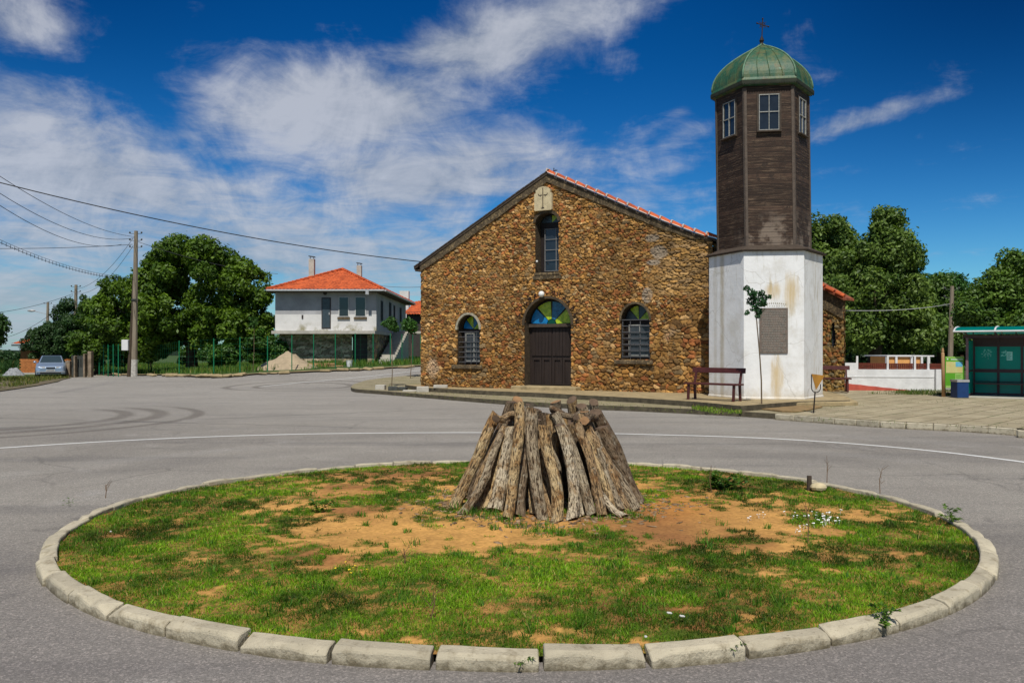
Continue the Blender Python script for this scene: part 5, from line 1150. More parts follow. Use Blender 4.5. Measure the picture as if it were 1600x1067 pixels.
# ================================================================== CAR
CYD = 54.0; cc_ = P(79, 585, CYD); zc = P(79, 590, CYD).z + .02
car = empty('parked_car', (cc_.x, CYD, zc), 'silver blue hatchback parked nose forward on the dirt by the gate', 'car')
RC = Matrix.Translation((cc_.x, CYD, zc)) @ Matrix.Rotation(R(27), 4, 'Z')
def carring(y, w_, zlo, zhi, wtop, k=1.0):
    return [(-w_, y, zlo), (-w_ * 1.02, y, (zlo + zhi) * .5), (-w_ * .97, y, zhi - .07), (-wtop, y, zhi), (wtop, y, zhi), (w_ * .97, y, zhi - .07), (w_ * 1.02, y, (zlo + zhi) * .5), (w_, y, zlo)]
b = MB(); b.X = RC; rings = [carring(0, .62, .24, .60, .55), carring(.04, .74, .20, .68, .66), carring(.18, .83, .18, .76, .74), carring(.6, .87, .18, .85, .77), carring(1.15, .88, .18, .93, .76), carring(2.4, .88, .18, .95, .76), carring(3.8, .87, .2, .98, .74), carring(4.25, .80, .3, .9, .7)]
vs = [v for r_ in rings for v in r_]; b.add(vs, [(j * 8 + i, j * 8 + (i + 1) % 8, (j + 1) * 8 + (i + 1) % 8, (j + 1) * 8 + i) for j in range(7) for i in range(8)] + [tuple(range(8)), tuple(range(56, 64))]); b.build('body', 'carpaint', car, bevel=.015, smooth=False)
b = MB(); b.X = RC; b.add([(-.74, 1.1, .92), (.74, 1.1, .92), (.57, 1.85, 1.40), (-.57, 1.85, 1.40), (-.75, 4.0, .95), (.75, 4.0, .95), (.55, 3.2, 1.38), (-.55, 3.2, 1.38)], [(0, 1, 2, 3), (3, 2, 6, 7), (7, 6, 5, 4), (0, 3, 7, 4), (1, 5, 6, 2)]); b.build('cabin', 'carpaint', car, bevel=.03)
def quad(b, a, off): b.add(a, [(0, 1, 2, 3)])
b = MB(); b.X = RC; e = Vector((0, -.54, .84)) * .035; wv_ = [Vector(v) + e for v in ((-.65, 1.16, .94), (.65, 1.16, .94), (.51, 1.80, 1.355), (-.51, 1.80, 1.355))]; b.add([tuple(v) for v in wv_] + [tuple(v - e * .3) for v in wv_], [(0, 1, 2, 3), (4, 7, 6, 5), (0, 4, 5, 1), (1, 5, 6, 2), (2, 6, 7, 3), (3, 7, 4, 0)]); b.build('windscreen', 'car_glass', car)
for s_ in (-1, 1):
    b = MB(); b.X = RC; b.add([(s_ * .762, 1.35, .96), (s_ * .765, 3.7, .98), (s_ * .60, 3.1, 1.33), (s_ * .615, 1.95, 1.34)], [(0, 1, 2, 3)]); b.build('side_window', 'car_glass', car)
    b = MB(); b.X = RC; b.sphere((s_ * .95, 1.25, .98), (.10, .07, .075), 8, 6); b.bar((s_ * .8, 1.28, .94), (s_ * .92, 1.26, .96), .04); b.build('mirror', 'carpaint', car, smooth=True)
    b = MB(); b.X = RC; b.add([(s_ * .30, -.015, .60), (s_ * .68, .03, .58), (s_ * .72, .06, .685), (s_ * .33, -.0, .70), (s_ * .30, .15, .60), (s_ * .68, .2, .58), (s_ * .72, .2, .685), (s_ * .33, .2, .70)], [(0, 1, 2, 3), (0, 4, 5, 1), (1, 5, 6, 2), (2, 6, 7, 3), (3, 7, 4, 0)]); b.build('headlight', 'lamp_glass', car)
    for yy in (.72, 3.35):
        b = MB(); b.X = RC @ Matrix.Translation((s_ * .80, yy, .29)); b.tube([(-.1, 0, 0), (.1, 0, 0)], .30, 18); wh = b.build('wheel', 'car_black', car)
        b = MB(); b.X = RC @ Matrix.Translation((s_ * .80, yy, .29)); b.tube([(s_ * .09, 0, 0), (s_ * .108, 0, 0)], .19, 14); b.build('rim', 'metal_pale', wh)
b = MB(); b.X = RC; b.add([(-.25, -.018, .66), (.25, -.018, .66), (.28, -.018, .60), (.18, -.02, .555), (-.18, -.02, .555), (-.28, -.018, .60)], [(0, 1, 2, 3, 4, 5)]); b.build('grille', 'car_black', car)
b = MB(); b.X = RC; b.box(-.26, .26, -.035, -.02, .40, .50); pl_ = b.build('number_plate', 'frame_white', car)
b = MB(); b.X = RC
for j in range(8): b.box(-.22 + j * .055, -.19 + j * .055, -.038, -.036, .42, .48)
b.build('plate_characters', 'car_black', pl_)
b = MB(); b.X = RC; b.box(-.60, .60, -.012, .03, .255, .33); b.build('lower_intake', 'car_black', car)
b = MB(); b.X = RC; b.box(-.82, .82, -.03, .05, .34, .38); b.build('bumper_strip', 'metal_pale', car)

# ================================================================== SQUARE ON THE RIGHT
KRs = smooth_line(KR, 6)
sheet('pavement', [tuple(p) for p in KRs] + [(45, 8), (60, 26), (34, 31), (20, 28.2), (18, 29.9), (11.6, 30.3), (11.2, 29.0), (9.6, 24.5), (9.0, 22.2)], .142, 'slab', 1.2)
# bare strip in front of the tower
sheet('bare_soil', [tuple(G(a, c, .13).xy) for a, c in [(1164, 637.5), (1200, 641.5), (1222, 644), (1250, 645), (1285, 637), (1262, 633), (1170, 633)]], .165, 'bare_soil', .6, .03)
b = MB(); pq_ = [G(1160, 634.5, .2).xy, G(1262, 631, .2).xy, G(1341, 630, .2).xy, G(1318, 619, .2).xy, G(1285, 612, .2).xy, (7.6, 24.9)]; b.prism([tuple(p) for p in pq_], .12, .245); tag(b.build('plinth_slab', 'step', bevel=.02), 'worn tan stone slab round the foot of the white tower', 'slab')
# individual kerb blocks on the right
def stretch(pts, stp):
    out = []; acc = 0
    for a, c in zip(pts[:-1], pts[1:]):
        a, c = Vector(a), Vector(c); L = (c - a).length; t = acc
        while t < L: out.append((a.lerp(c, t / L), (c - a).normalized())); t += stp
        acc = t - L
    return out
kb = MB(); kb.X = Matrix.Translation((0, 0, 0)); kb.box(-.245, .245, -.075, .075, -.02, .135); k0 = kb.build('kerbstone', 'kerb', None, (0, 0, 0), .012)
tag(k0, 'pale square edged kerbstone along the slab pavement on the right', 'kerbstone', 'kerbstones of the right pavement')
first = True
for (p, t) in stretch(KRs, .5):
    if p.x > 14.5: break
    a_ = math.atan2(t.y, t.x); o = k0 if first else k0.copy()
    if not first: COL.objects.link(o)
    first = False; o.location = (p.x, p.y, 0); o.rotation_euler = (rnd.uniform(-.02, .02), 0, a_ + rnd.uniform(-.015, .015))
# loose concrete blocks on the island
for (px, pyb, wpx, hpx, dz, ry_, lb) in [(660, 612.5, 19, 9, .13, .1, 'large pale concrete block at the left corner of the terrace'), (688, 606, 22, 5, .28, .05, 'low pale slab standing against the foot of the church wall'), (594, 609, 15, 8, .13, -.1, 'small pale block beside the round headed sapling'), (640, 612, 22, 3, .13, .0, 'thin pale slab lying near the island tip')]:
    g_ = G(px, pyb, dz); s_ = g_.y / F; b = MB(); b.cbox((g_.x, g_.y + .12, g_.z + hpx * s_ / 2 - .01), (wpx * s_, .28, hpx * s_), ry_); tag(b.build('concrete_block', 'concrete', bevel=.015), lb, 'concrete block')
g_ = G(614, 610, .13); b = MB(); b.cbox((g_.x, g_.y, g_.z + .07), (.34, .3, .16), .2); b.cbox((g_.x + .35, g_.y + .1, g_.z + .06), (.3, .25, .13), -.3); tag(b.build('tree_surround', 'gate_dark', bevel=.02), 'dark stone blocks round the foot of the island sapling', 'stone')
# ---------- benches
def bench(g_, rz, L, label):
    t = empty('bench', g_, label, 'bench', None, rz); X0 = WM[t.name]
    b = MB(); b.X = X0; b.cbox((0, -.05, .44), (L, .38, .045)); b.build('seat', 'bench', t, bevel=.006)
    b = MB(); b.X = X0; b.cbox((0, .22, .80), (L, .035, .14), 0, -.15); b.build('backrest', 'bench', t, bevel=.006)
    for s_ in (-1, 1):
        x = s_ * (L / 2 - .12); b = MB(); b.X = X0; b.bar((x, -.2, -.02), (x, -.17, .42), .06, .05); b.build('leg', 'bench', t)
        b = MB(); b.X = X0; b.bar((x, .16, -.02), (x, .13, .42), .06, .05); b.bar((x, .125, .42), (x, .245, .86), .055, .045); b.build('leg', 'bench', t)
    return t
ga, gc = G(1079, 624, .27), G(1160, 628, .27); rzb = math.atan2(gc.y - ga.y, gc.x - ga.x)
bench(Vector(((ga.x + gc.x) / 2, (ga.y + gc.y) / 2 + .18, .27)), rzb, (gc - ga).length + .05, 'maroon bench between the church corner and the white tower')
bench(Vector((P(1300, 603, 28.6).x - .2, 28.5, .2)), R(-14), 1.5, 'dark bench against the side chapel, right of the tower')
# ---------- yield sign (seen from behind)
g_ = G(1270.5, 646, .13); sg = empty('yield_sign', g_, 'low rusty yellow triangular sign on a thin post before the tower', 'sign')
s_ = g_.y / F; b = MB(); zz_ = lambda py: CH + (HY - py) * s_; xx_ = lambda px: (px - 800) * s_
b.tube([g_ - Vector((0, 0, .1)), Vector((xx_(1273.5), g_.y, zz_(613)))], .016, 7); b.build('post', 'iron', sg)
b = MB(); b.tube([(xx_(1268), g_.y, zz_(585))] + [(xx_(1275 - 7 * math.cos(t)), g_.y, zz_(606 + 7 * math.sin(t))) for t in np.linspace(0, math.pi, 9)] + [(xx_(1282), g_.y, zz_(600))], .011, 6); b.build('hoop', 'iron', sg)
b = MB(); tri = [(xx_(1267.5), zz_(584)), (xx_(1288), zz_(586.5)), (xx_(1274.5), zz_(609))]
b.add([(x, g_.y - .03, z) for x, z in tri] + [(x, g_.y - .015, z) for x, z in tri], [(0, 1, 2), (3, 5, 4), (0, 3, 4, 1), (1, 4, 5, 2), (2, 5, 3, 0)]); b.build('sign_plate', 'sign_yellow', sg)
# ---------- white wall with red base and wooden fence
WA, WB = P(1310, 600, 30.3), P(1476, 600, 29.9); wl = empty('boundary_wall', (WA.x, WA.y, .1), 'low white boundary wall with a red painted base, left of the map board', 'wall')
dW = (WB - WA).to_2d(); aW = math.atan2(dW.y, dW.x); LW = dW.length; XW = Matrix.Translation((WA.x, WA.y, 0)) @ Matrix.Rotation(aW, 4, 'Z')
uN = LW * .185
b = MB(); b.X = XW; b.prism([(uN, 0), (LW, 0), (LW, .25), (uN, .25)], 0, lambda x, y: .905); b.prism([(0, 0), (uN - .002, 0), (uN - .002, .25), (0, .25)], 0, 1.14); b.build('wall', 'limewash', wl)
b = MB(); b.X = XW; n_ = 12
b.add([(LW * .85 * i / n_, -.012, -.1) for i in range(n_ + 1)] + [(LW * .85 * i / n_, -.012, .42 - (.34) * i / n_ + .012 * (i % 2)) for i in range(n_ + 1)] + [(LW * .85 * i / n_, -.001, .42 - .34 * i / n_ + .012 * (i % 2)) for i in range(n_ + 1)], [(i, i + 1, n_ + 2 + i, n_ + 1 + i) for i in range(n_)] + [(n_ + 1 + i, n_ + 2 + i, 2 * n_ + 3 + i, 2 * n_ + 2 + i) for i in range(n_)]); b.build('red_base', 'red_paint', wl)
b = MB(); b.X = XW; b.box(.01, LW * .90, -.018, .0, .625, .645); b.build('ledge', 'plastic_white', wl)
b = MB(); b.X = XW; b.box(LW * .905, LW * .99, -.16, -.002, .02, .915); b.build('pier', 'limewash', wl)
pf = empty('wooden_fence', (XW @ Vector((uN, .12, .91)))[:], 'red brown wooden slat fence with white posts on top of the white wall', 'fence')
for f_ in (.175, .465, .72, .845): 
    x = LW * f_; b = MB(); b.X = XW; b.box(x, x + .065, .05, .115, .905, 1.39); b.build('post', 'plastic_white', pf)
b = MB(); b.X = XW
for j in range(4): z = .94 + j * .055; b.cbox((uN + (LW - uN) / 2, .14 + .015 * (j % 2), z), (LW - uN, .02, .042), 0, 0, .004 * (j - 1.5))
for j in range(40): x = uN + (LW - uN) * (j + .5) / 40; b.cbox((x, .17, 1.01), (.05, .02, .20))
b.build('slats', 'fence_red', pf)
# orange kiosk far behind the fence
og = empty('park_building', (P(1400, 560, 40).x, 40, .2), 'small orange walled building with white posts far behind the wooden fence', 'building')
a_, c_ = P(1388, 575, 40), P(1452, 557.5, 40); b = MB(); b.box(a_.x, P(1423, 0, 40).x, 40, 42, 0, c_.z); b.box(P(1430, 0, 40).x, P(1438, 0, 40).x, 40, 42, 0, c_.z); b.build('wall', 'orange_wall', og)
b = MB(); b.box(a_.x - .1, P(1458, 0, 40).x, 39.9, 42.5, c_.z + .01, c_.z + .07); b.build('roof', 'plastic_white', og)
b = MB()
for px in (1387, 1402, 1426, 1442, 1453): x = P(px, 0, 39.8).x; b.box(x - .05, x + .05, 39.88, 39.97, 0, c_.z)
b.build('posts', 'plastic_white', og)
# ---------- map board between varnished posts
g_ = G(1489, 620.5, .13); mbd = empty('map_board', (g_.x, g_.y, .13), 'green tourist map board on round varnished posts beside the bus shelter', 'information board')
s_ = g_.y / F; xx_ = lambda px: (px - 800) * s_; zz_ = lambda py: CH + (HY - py) * s_
b = MB(); b.tube([(xx_(1474.5), g_.y, .1), (xx_(1473), g_.y, zz_(552)), (xx_(1473), g_.y, zz_(550))], [.055, .05, .03], 10); b.sphere((xx_(1473), g_.y, zz_(548.5)), .045, 8, 6); b.sphere((xx_(1473), g_.y, zz_(545.5)), .035, 8, 6); b.build('post', 'varnish', mbd, smooth=True)
b = MB(); b.tube([(xx_(1504.5), g_.y + .04, .1), (xx_(1504.5), g_.y + .04, zz_(555))], [.055, .05], 10); b.build('post', 'varnish', mbd)
b = MB(); b.box(xx_(1476.5), xx_(1506), g_.y - .02, g_.y + .02, zz_(606), zz_(557)); bp = b.build('panel', 'board_green', mbd)
def brd(x0, x1, y0, y1, m, nm, dd=.024): b = MB(); b.box(xx_(x0), xx_(x1), g_.y - dd, g_.y - .0205, zz_(y1), zz_(y0)); b.build(nm, m, bp)
brd(1477.2, 1506, 557.5, 559.3, 'board_pale', 'header_strip'); brd(1477.6, 1503.5, 565, 582.5, 'map_beige', 'map'); brd(1492.5, 1503.2, 565.3, 573, 'map_blue', 'map_water', .027); brd(1492, 1503.5, 583.5, 595, 'board_pale', 'text_block')
brd(1485, 1504, 561, 562.2, 'paper', 'heading_text'); brd(1479, 1481, 560, 562, 'paper', 'emblem'); brd(1477.2, 1504, 602.5, 605.8, 'board_pale', 'footer_strip')
b = MB()
for j in range(5): b.box(xx_(1493), xx_(1502 - (j % 2) * 2), g_.y - .027, g_.y - .0245, zz_(586 + j * 1.8), zz_(585.3 + j * 1.8))
b.build('small_text', 'board_green', bp)
# ---------- blue bin
g_ = G(1501, 622, .13); s_ = g_.y / F; b = MB(); b.box(xx_(1490.5), xx_(1508.5), g_.y - .2, g_.y + .2, .14, CH + (HY - 596.5) * s_); bn = b.build('litter_bin', 'blue_bin', None, None, .012); tag(bn, 'square blue metal litter bin with a grey rim beside the shelter post', 'litter bin')
b = MB(); zt = CH + (HY - 596.5) * s_; x0, x1 = xx_(1490), xx_(1509)
b.box(x0, x1, g_.y - .215, g_.y - .19, zt, zt + .07); b.box(x0, x1, g_.y + .19, g_.y + .215, zt, zt + .07); b.box(x0, x0 + .03, g_.y - .189, g_.y + .189, zt, zt + .07); b.box(x1 - .03, x1, g_.y - .189, g_.y + .189, zt, zt + .07); b.build('rim', 'metal_pale', bn)
b = MB(); b.box(x0 + .02, x1 - .02, g_.y - .21, g_.y + .21, .12, .16); b.build('foot', 'gate_dark', bn)
# ---------- bus shelter, turned to follow the road
AS = R(36); fS = Vector((math.cos(AS), -math.sin(AS))); bS = Vector((math.sin(AS), math.cos(AS))); OS = Vector((14.24, 26.03)); DS = 1.36
XS = Matrix(((fS.x, bS.x, 0, OS.x), (fS.y, bS.y, 0, OS.y), (0, 0, 1, 0), (0, 0, 0, 1)))
def SU(px, off=0.0):
    k_ = (px - 800) / F; o_ = OS + bS * off; return (k_ * o_.y - o_.x) / (fS.x - fS.y * k_)
def SZ(px, py, off=0.0): return CH + (HY - py) * (OS.y + bS.y * off + fS.y * SU(px, off)) / F
bs = empty('bus_shelter', (OS.x, OS.y, .13), 'teal glazed bus shelter with dark maroon frame and curved roof', 'bus shelter')
def SB(): m_ = MB(); m_.X = XS.copy(); return m_
LS = 3.7; zt = 1.99; U1, U2 = SU(1560, DS), SU(1597, DS)
for (x, y, m_) in [(0, 0, 'shelter_light'), (LS, 0, 'shelter_light'), (0.02, DS, 'shelter_frame'), (U1, DS, 'shelter_frame'), (U2, DS, 'shelter_frame'), (U2 + .85, DS, 'shelter_frame'), (LS, DS, 'shelter_frame')]:
    b = SB(); b.box(x - .035, x + .035, y - .035, y + .035, .12, zt + .0); b.build('post', m_, bs)
b = SB(); b.box(-.12, LS + .2, -.03, .03, zt + .001, zt + .08); b.box(.0, LS, DS - .03, DS + .03, zt + .001, zt + .08)
zr2 = SZ(1540, 579, DS); zr1 = SZ(1540, 540, DS); zr0 = SZ(1540, 615, DS); zrm = SZ(1540, 596, DS)
for za_, zb2, dd in ((zr1 - .03, zr1 + .04, .02), (zr2 - .055, zr2 + .055, .028), (zr0 - .03, zr0 + .03, .025), (zrm - .012, zrm + .012, .05)): b.box(.056, LS - .036, DS - dd, DS + .012, za_, zb2)
for x in (0, LS): b.box(x - .03, x + .03, .036, DS - .036, zt - .02, zt + .06); b.box(x - .02, x + .02, .04, DS - .04, zr2 - .02, zr2 + .02); b.box(x - .02, x + .02, .04, DS - .04, zr0 - .02, zr0 + .02)
b.box(.056, LS - .036, DS - .006, DS + .006, zr1 + .041, zt)
for x in (.0, 1.2, 2.4, LS): b.bar((x, DS, zt + .08), (x, DS, zt + .22), .03)
b.build('rails', 'shelter_frame', bs)
xsplit = [0.02, U1, U2, U2 + .85, LS]
for i in range(4):
    for (z0, z1) in ((zr2 + .056, zr1 - .031), (zr0 + .031, zr2 - .056)):
        b = SB(); b.box(xsplit[i] + .036, xsplit[i + 1] - .036, DS - .008, DS + .004, z0, z1); b.build('glass_panel', 'teal', bs)
for x in (0, LS): b = SB(); b.box(x - .006, x + .006, .06, DS - .06, zr0 + .03, zt - .08); b.build('glass_panel', 'teal', bs)
b = SB(); arc = [(-.50, .13), (-.35, .19), (-.1, .24), (.3, .27), (.8, .25), (1.3, .17), (1.55, .08)]; n_ = len(arc); x0, x1 = -.30, LS + .3
b.add([(x, y, zt + .06 + z + dz) for x in (x0, x1) for dz in (0, .02) for y, z in arc], [(i, i + 1, 2 * n_ + i + 1, 2 * n_ + i) for i in range(n_ - 1)] + [(n_ + i, 3 * n_ + i, 3 * n_ + i + 1, n_ + i + 1) for i in range(n_ - 1)] + [(i, n_ + i, n_ + i + 1, i + 1) for i in range(n_ - 1)]); rfb = b.build('roof', 'teal_roof', bs)
b = SB(); b.tube([(x0 - .02, -.51, zt + .195), (x1, -.51, zt + .195)], .028, 8)
for x in (x0, x0 + 1.1, x0 + 2.2, x0 + 3.3, x1): b.tube([(x, y, zt + .085 + z) for y, z in arc], .026, 7)
b.build('roof_rim', 'roof_edge', rfb)
b = SB()
for x in (x0 + .3, x0 + 1.1, x0 + 2.2, x0 + 3.3): b.bar((x, -.48, zt + .16), (x, .05, zt + .09), .04)
b.build('brackets', 'shelter_frame', rfb)
rg2 = random.Random(3); b = SB()
for (cx_, cz_, n_, sp) in ((1541, 551, 26, 8), (1541, 557, 12, 7), (1568, 553, 22, 4)):
    for j in range(n_): px = cx_ + rg2.uniform(-sp, sp); x = SU(px, DS); z = SZ(px, cz_ + rg2.uniform(-4, 4), DS); b.box(x, x + rg2.uniform(.015, .045), DS - .014, DS - .009, z, z + rg2.uniform(.01, .04))
b.build('scraped_paper', mat('scraped_paper_residue', (.30, .80, .74), .8, .2), bs)
b = SB(); b.box(SU(1573, DS), SU(1582, DS), DS - .02, DS - .0095, SZ(1577, 563, DS), SZ(1577, 549.5, DS)); nt = b.build('notice', mat('pale_notice', (.50, .90, .86), .8, .1), bs)
b = SB()
for j in range(7): b.box(SU(1574, DS), SU(1580.5 - (j % 3), DS), DS - .022, DS - .0205, SZ(1577, 552.2 + j * 1.5, DS), SZ(1577, 551.6 + j * 1.5, DS))
b.build('notice_text', 'teal', nt)
b = SB(); b.box(-.1, LS + .8, -.25, DS + .25, .10, .158); tag(b.build('shelter_pad', 'concrete'), kind='structure')
b = SB(); b.box(.1, LS - .2, DS - .42, DS - .12, .52, .56); b.build('bench_plank', 'shelter_frame', bs)
# weeds patch along the wall foot
# ================================================================== GRASS HELPERS
def blades(pos, h_, wd_, seed, cd, cl, lean=.45):
    rg = np.random.RandomState(seed); n = len(pos); a_ = rg.uniform(0, 2 * np.pi, n); s_ = np.stack([np.cos(a_), np.sin(a_), np.zeros(n)], 1) * (wd_ * .5)[:, None]; ln = rg.uniform(0, 2 * np.pi, n); lm = rg.uniform(.05, 1, n) * lean * h_
    tip = pos + np.stack([np.cos(ln) * lm, np.sin(ln) * lm, h_ * (1 - .25 * (lm / h_) ** 2)], 1); mid = pos + (tip - pos) * .55 + np.array([0, 0, 1]) * (h_ * .10)[:, None]
    v = np.stack([pos - s_, pos + s_, mid + s_ * .75, tip, mid - s_ * .75], 1); f = np.arange(n)[:, None] * 5; f1 = np.concatenate([f, f + 1, f + 2, f + 4], 1); f2 = np.concatenate([f + 4, f + 2, f + 3, f + 3], 1)
    k = rg.rand(n)[:, None]; c = np.array(cd) * (1 - k) + np.array(cl) * k; dry = rg.rand(n) < .05; c[dry] = (.30, .24, .08)
    V_ = v.reshape(-1, 3); C_ = np.repeat(c, 5, 0); F_ = np.concatenate([np.concatenate([f, f + 1, f + 2], 1), np.concatenate([f, f + 2, f + 4], 1), np.concatenate([f + 4, f + 2, f + 3], 1)], 0)
    return V_, F_, C_
# ================================================================== ROUNDABOUT
RCX, RCY, RR_, EX, EY = 0.05, 8.06, 3.95, 4.10 / 3.95, 3.81 / 3.95        # the kerb's outer edge, a little wider than deep
_c = .5
def pix(x, y, z=0.06): return 800 + x * F / y, HY + (CH - z) * F / y
BARE = [(600, 835, 200, 42, 1.), (740, 845, 170, 30, 1.), (1065, 815, 130, 45, 1.1), (1185, 812, 95, 36, 1.), (530, 870, 110, 22, .8), (470, 795, 100, 26, .65), (640, 745, 130, 20, .68), (540, 765, 90, 18, .62), (400, 820, 60, 14, .5), (1120, 745, 60, 8, .5), (300, 880, 50, 10, .45), (1200, 858, 80, 12, .8), (700, 780, 40, 30, .7), (440, 850, 60, 16, .6),
        (1010, 760, 70, 26, .6), (860, 1000, 60, 12, .6), (1020, 1003, 70, 10, .7), (660, 1000, 30, 8, .5), (1330, 800, 90, 12, .55), (850, 815, 150, 22, 1.), (1290, 830, 60, 12, .5), (1000, 905, 40, 8, .5), (600, 700, 30, 5, .3)]
def bare(x, y):
    px, py = pix(x, y); b_ = np.zeros_like(px)
    for (cx_, cy_, rx, ry, k_) in BARE: b_ = np.maximum(b_, k_ * np.exp(-(((px - cx_) / rx) ** 2 + ((py - cy_) / ry) ** 2)))
    b_ = .88 * b_ + 1.1 * (vnoise(x, y, 200, 4, 2.3, .6) - .5) + 1.6 * (vnoise(x, y, 230, 4, 8.0, .7) - .5) + .06
    return sst(b_, .33, .70)
def soilz(x, y):
    r_ = np.hypot((x - RCX) / EX, (y - RCY) / EY); return .047 + .035 * (1 - (r_ / RR_) ** 2) + .03 * (vnoise(x, y, 300, 4, 3.0) - .5) - .0
gx, gy = np.meshgrid(np.arange(-4.35, 4.35, .03), np.arange(-4.35, 4.35, .03), indexing='ij'); r_ = np.hypot(gx, gy); ins = r_ < RR_ - .08
X_, Y_ = gx * EX + RCX, gy * EY + RCY; bz = bare(X_, Y_); Zs = soilz(X_, Y_)
n1 = vnoise(X_, Y_, 310, 4, 4)[..., None]; n2 = vnoise(X_, Y_, 320, 4, 1.1)[..., None]
dirt = np.array((.58, .31, .09)) * (1 - sst(n2, .45, .68)) + np.array((.36, .165, .055)) * sst(n2, .45, .68); dirt = dirt * (.5 + .95 * vnoise(X_, Y_, 350, 5, 5, .75)[..., None])
px_, py_ = pix(X_, Y_); red = np.exp(-(((px_ - 1010) / 120) ** 2 + ((py_ - 835) / 40) ** 2))[..., None] * .75; dirt = dirt * (1 - red) + np.array((.26, .115, .045)) * red
ora = np.exp(-(((px_ - 1050) / 70) ** 2 + ((py_ - 790) / 25) ** 2))[..., None] * .7; dirt = dirt * (1 - ora) + np.array((.52, .22, .05)) * ora
n9 = sst(vnoise(X_, Y_, 340, 3, 14, .7), .42, .60)[..., None]; grn = np.array((.085, .12, .012)) * n9 + dirt * .62 * (1 - n9); colr = dirt * bz[..., None] + grn * (1 - bz[..., None])
ix = np.arange(gx.size).reshape(gx.shape); kf = ins[:-1, :-1] & ins[1:, :-1] & ins[1:, 1:] & ins[:-1, 1:]; f_ = np.stack([ix[:-1, :-1], ix[1:, :-1], ix[1:, 1:], ix[:-1, 1:]], -1)[kf]
Zs = Zs + bz * .012 * (vnoise(X_, Y_, 330, 3, 22) - .5)
us_ = np.unique(f_); rm = np.full(gx.size, -1); rm[us_] = np.arange(len(us_)); tag(npmesh('island_soil', np.stack([X_, Y_, Zs], -1).reshape(-1, 3)[us_], rm[f_], 'island', colr.reshape(-1, 3)[us_], None, True), kind='structure')
# kerbstones round the circle
NK = 46; kpro = []
def kerbseg(seed):
    rg = random.Random(seed); b = MB(); n = 5; L = 2 * math.pi * RR_ / NK * .985; vs = []; rad = RR_; chip = [rg.uniform(0, 1) for _ in range(20)]
    for i in range(n + 1):
        a_ = (i / n - .5) * L / rad; ca, sa = math.cos(a_), math.sin(a_); j = .006 * rg.uniform(-1, 1); c1 = .03 * (chip[i] > .8) + .02 * (i in (0, n))
        for (rr_, z) in ((rad, -.05), (rad, .070 - c1 * .6), (rad - .016 - c1, .090 + j * .5 - c1 * .3), (rad - .110, .095 + j * .5), (rad - .122, .088 + j * .5), (rad - .126, -.05)): vs.append((rr_ * ca - rad + rg.uniform(-.004, .004), rr_ * sa, z))
    fs = [(i * 6 + k_, i * 6 + (k_ + 1) % 6, (i + 1) * 6 + (k_ + 1) % 6, (i + 1) * 6 + k_) for i in range(n) for k_ in range(6)] + [tuple(range(6)), tuple(range(n * 6, n * 6 + 6))]
    b.add(vs, fs); return b.build('kerbstone', 'kerb', None, (0, 0, 0), .006)
protos = [kerbseg(i) for i in range(6)]; usedp = set(); rk = random.Random(5)
for i in range(NK):
    a_ = 2 * math.pi * (i + .18) / NK; pi_ = i % 6; base_ = protos[pi_]
    o = base_ if pi_ not in usedp else base_.copy()
    if pi_ in usedp: COL.objects.link(o)
    usedp.add(pi_); dr_ = rk.gauss(0, .007); x, y = RCX + (RR_ + dr_) * EX * math.cos(a_), RCY + (RR_ + dr_) * EY * math.sin(a_); o.location = (x, y, rk.uniform(-.014, .006)); o.rotation_euler = (rk.gauss(0, .010), rk.gauss(0, .014), math.atan2(EX * math.sin(a_), EY * math.cos(a_)) + rk.gauss(0, .012))
    px, py = pix(x, y, .1); lab = 'worn pale kerbstone in the near arc of the grassy roundabout' if py > 930 else ('worn kerbstone at the left curve of the grassy roundabout' if x < -2.6 else ('worn kerbstone at the right curve of the grassy roundabout' if x > 2.6 else 'worn kerbstone in the far arc of the roundabout, behind the logs'))
    if abs(px - 812) < 0: lab = ''
    tag(o, lab, 'kerbstone', lab.replace('worn ', '').replace('pale ', '').replace('kerbstone', 'kerbstones'))
# grass
rg = np.random.RandomState(77); N0 = 560000
rr_ = (RR_ - .11) * np.sqrt(rg.rand(N0)); th_ = rg.uniform(0, 2 * np.pi, N0); gx_, gy_ = RCX + rr_ * EX * np.cos(th_), RCY + rr_ * EY * np.sin(th_)
dn_ = 1 - bare(gx_, gy_); clump = .35 + .65 * sst(vnoise(gx_, gy_, 400, 3, 5.5, .6), .30, .62); near = np.clip((6.2 / gy_) ** 1.5, .25, 1.4)
keepb = rg.rand(N0) < dn_ * (.22 + .85 * clump) * near * .95 + .008
gx_, gy_, cl_, dn2 = gx_[keepb], gy_[keepb], clump[keepb], dn_[keepb]; n = len(gx_); tone = vnoise(gx_, gy_, 410, 5, 1.5, .65); pos = np.stack([gx_, gy_, soilz(gx_, gy_) - .006], 1)
hb = rg.uniform(.012, .034, n) * (.5 + .9 * cl_) * (.5 + .5 * dn2); wb = np.clip(rg.uniform(.0035, .0065, n) * (gy_ / 6) ** .7, .003, .012)
V_, F_, C_ = blades(pos, hb, wb, 5, (.028, .095, .004), (.15, .29, .008), 1.5)
tn = np.repeat(tone, 5)[:, None]; C_ = C_ * (.30 + 1.35 * sst(tn, .28, .72)) + np.array((.035, .02, .0)) * sst(tn, .5, .7)
tag(npmesh('roundabout_grass', V_, F_, 'blade', C_), 'patchy short green grass covering the roundabout', 'grass', None, 'stuff')
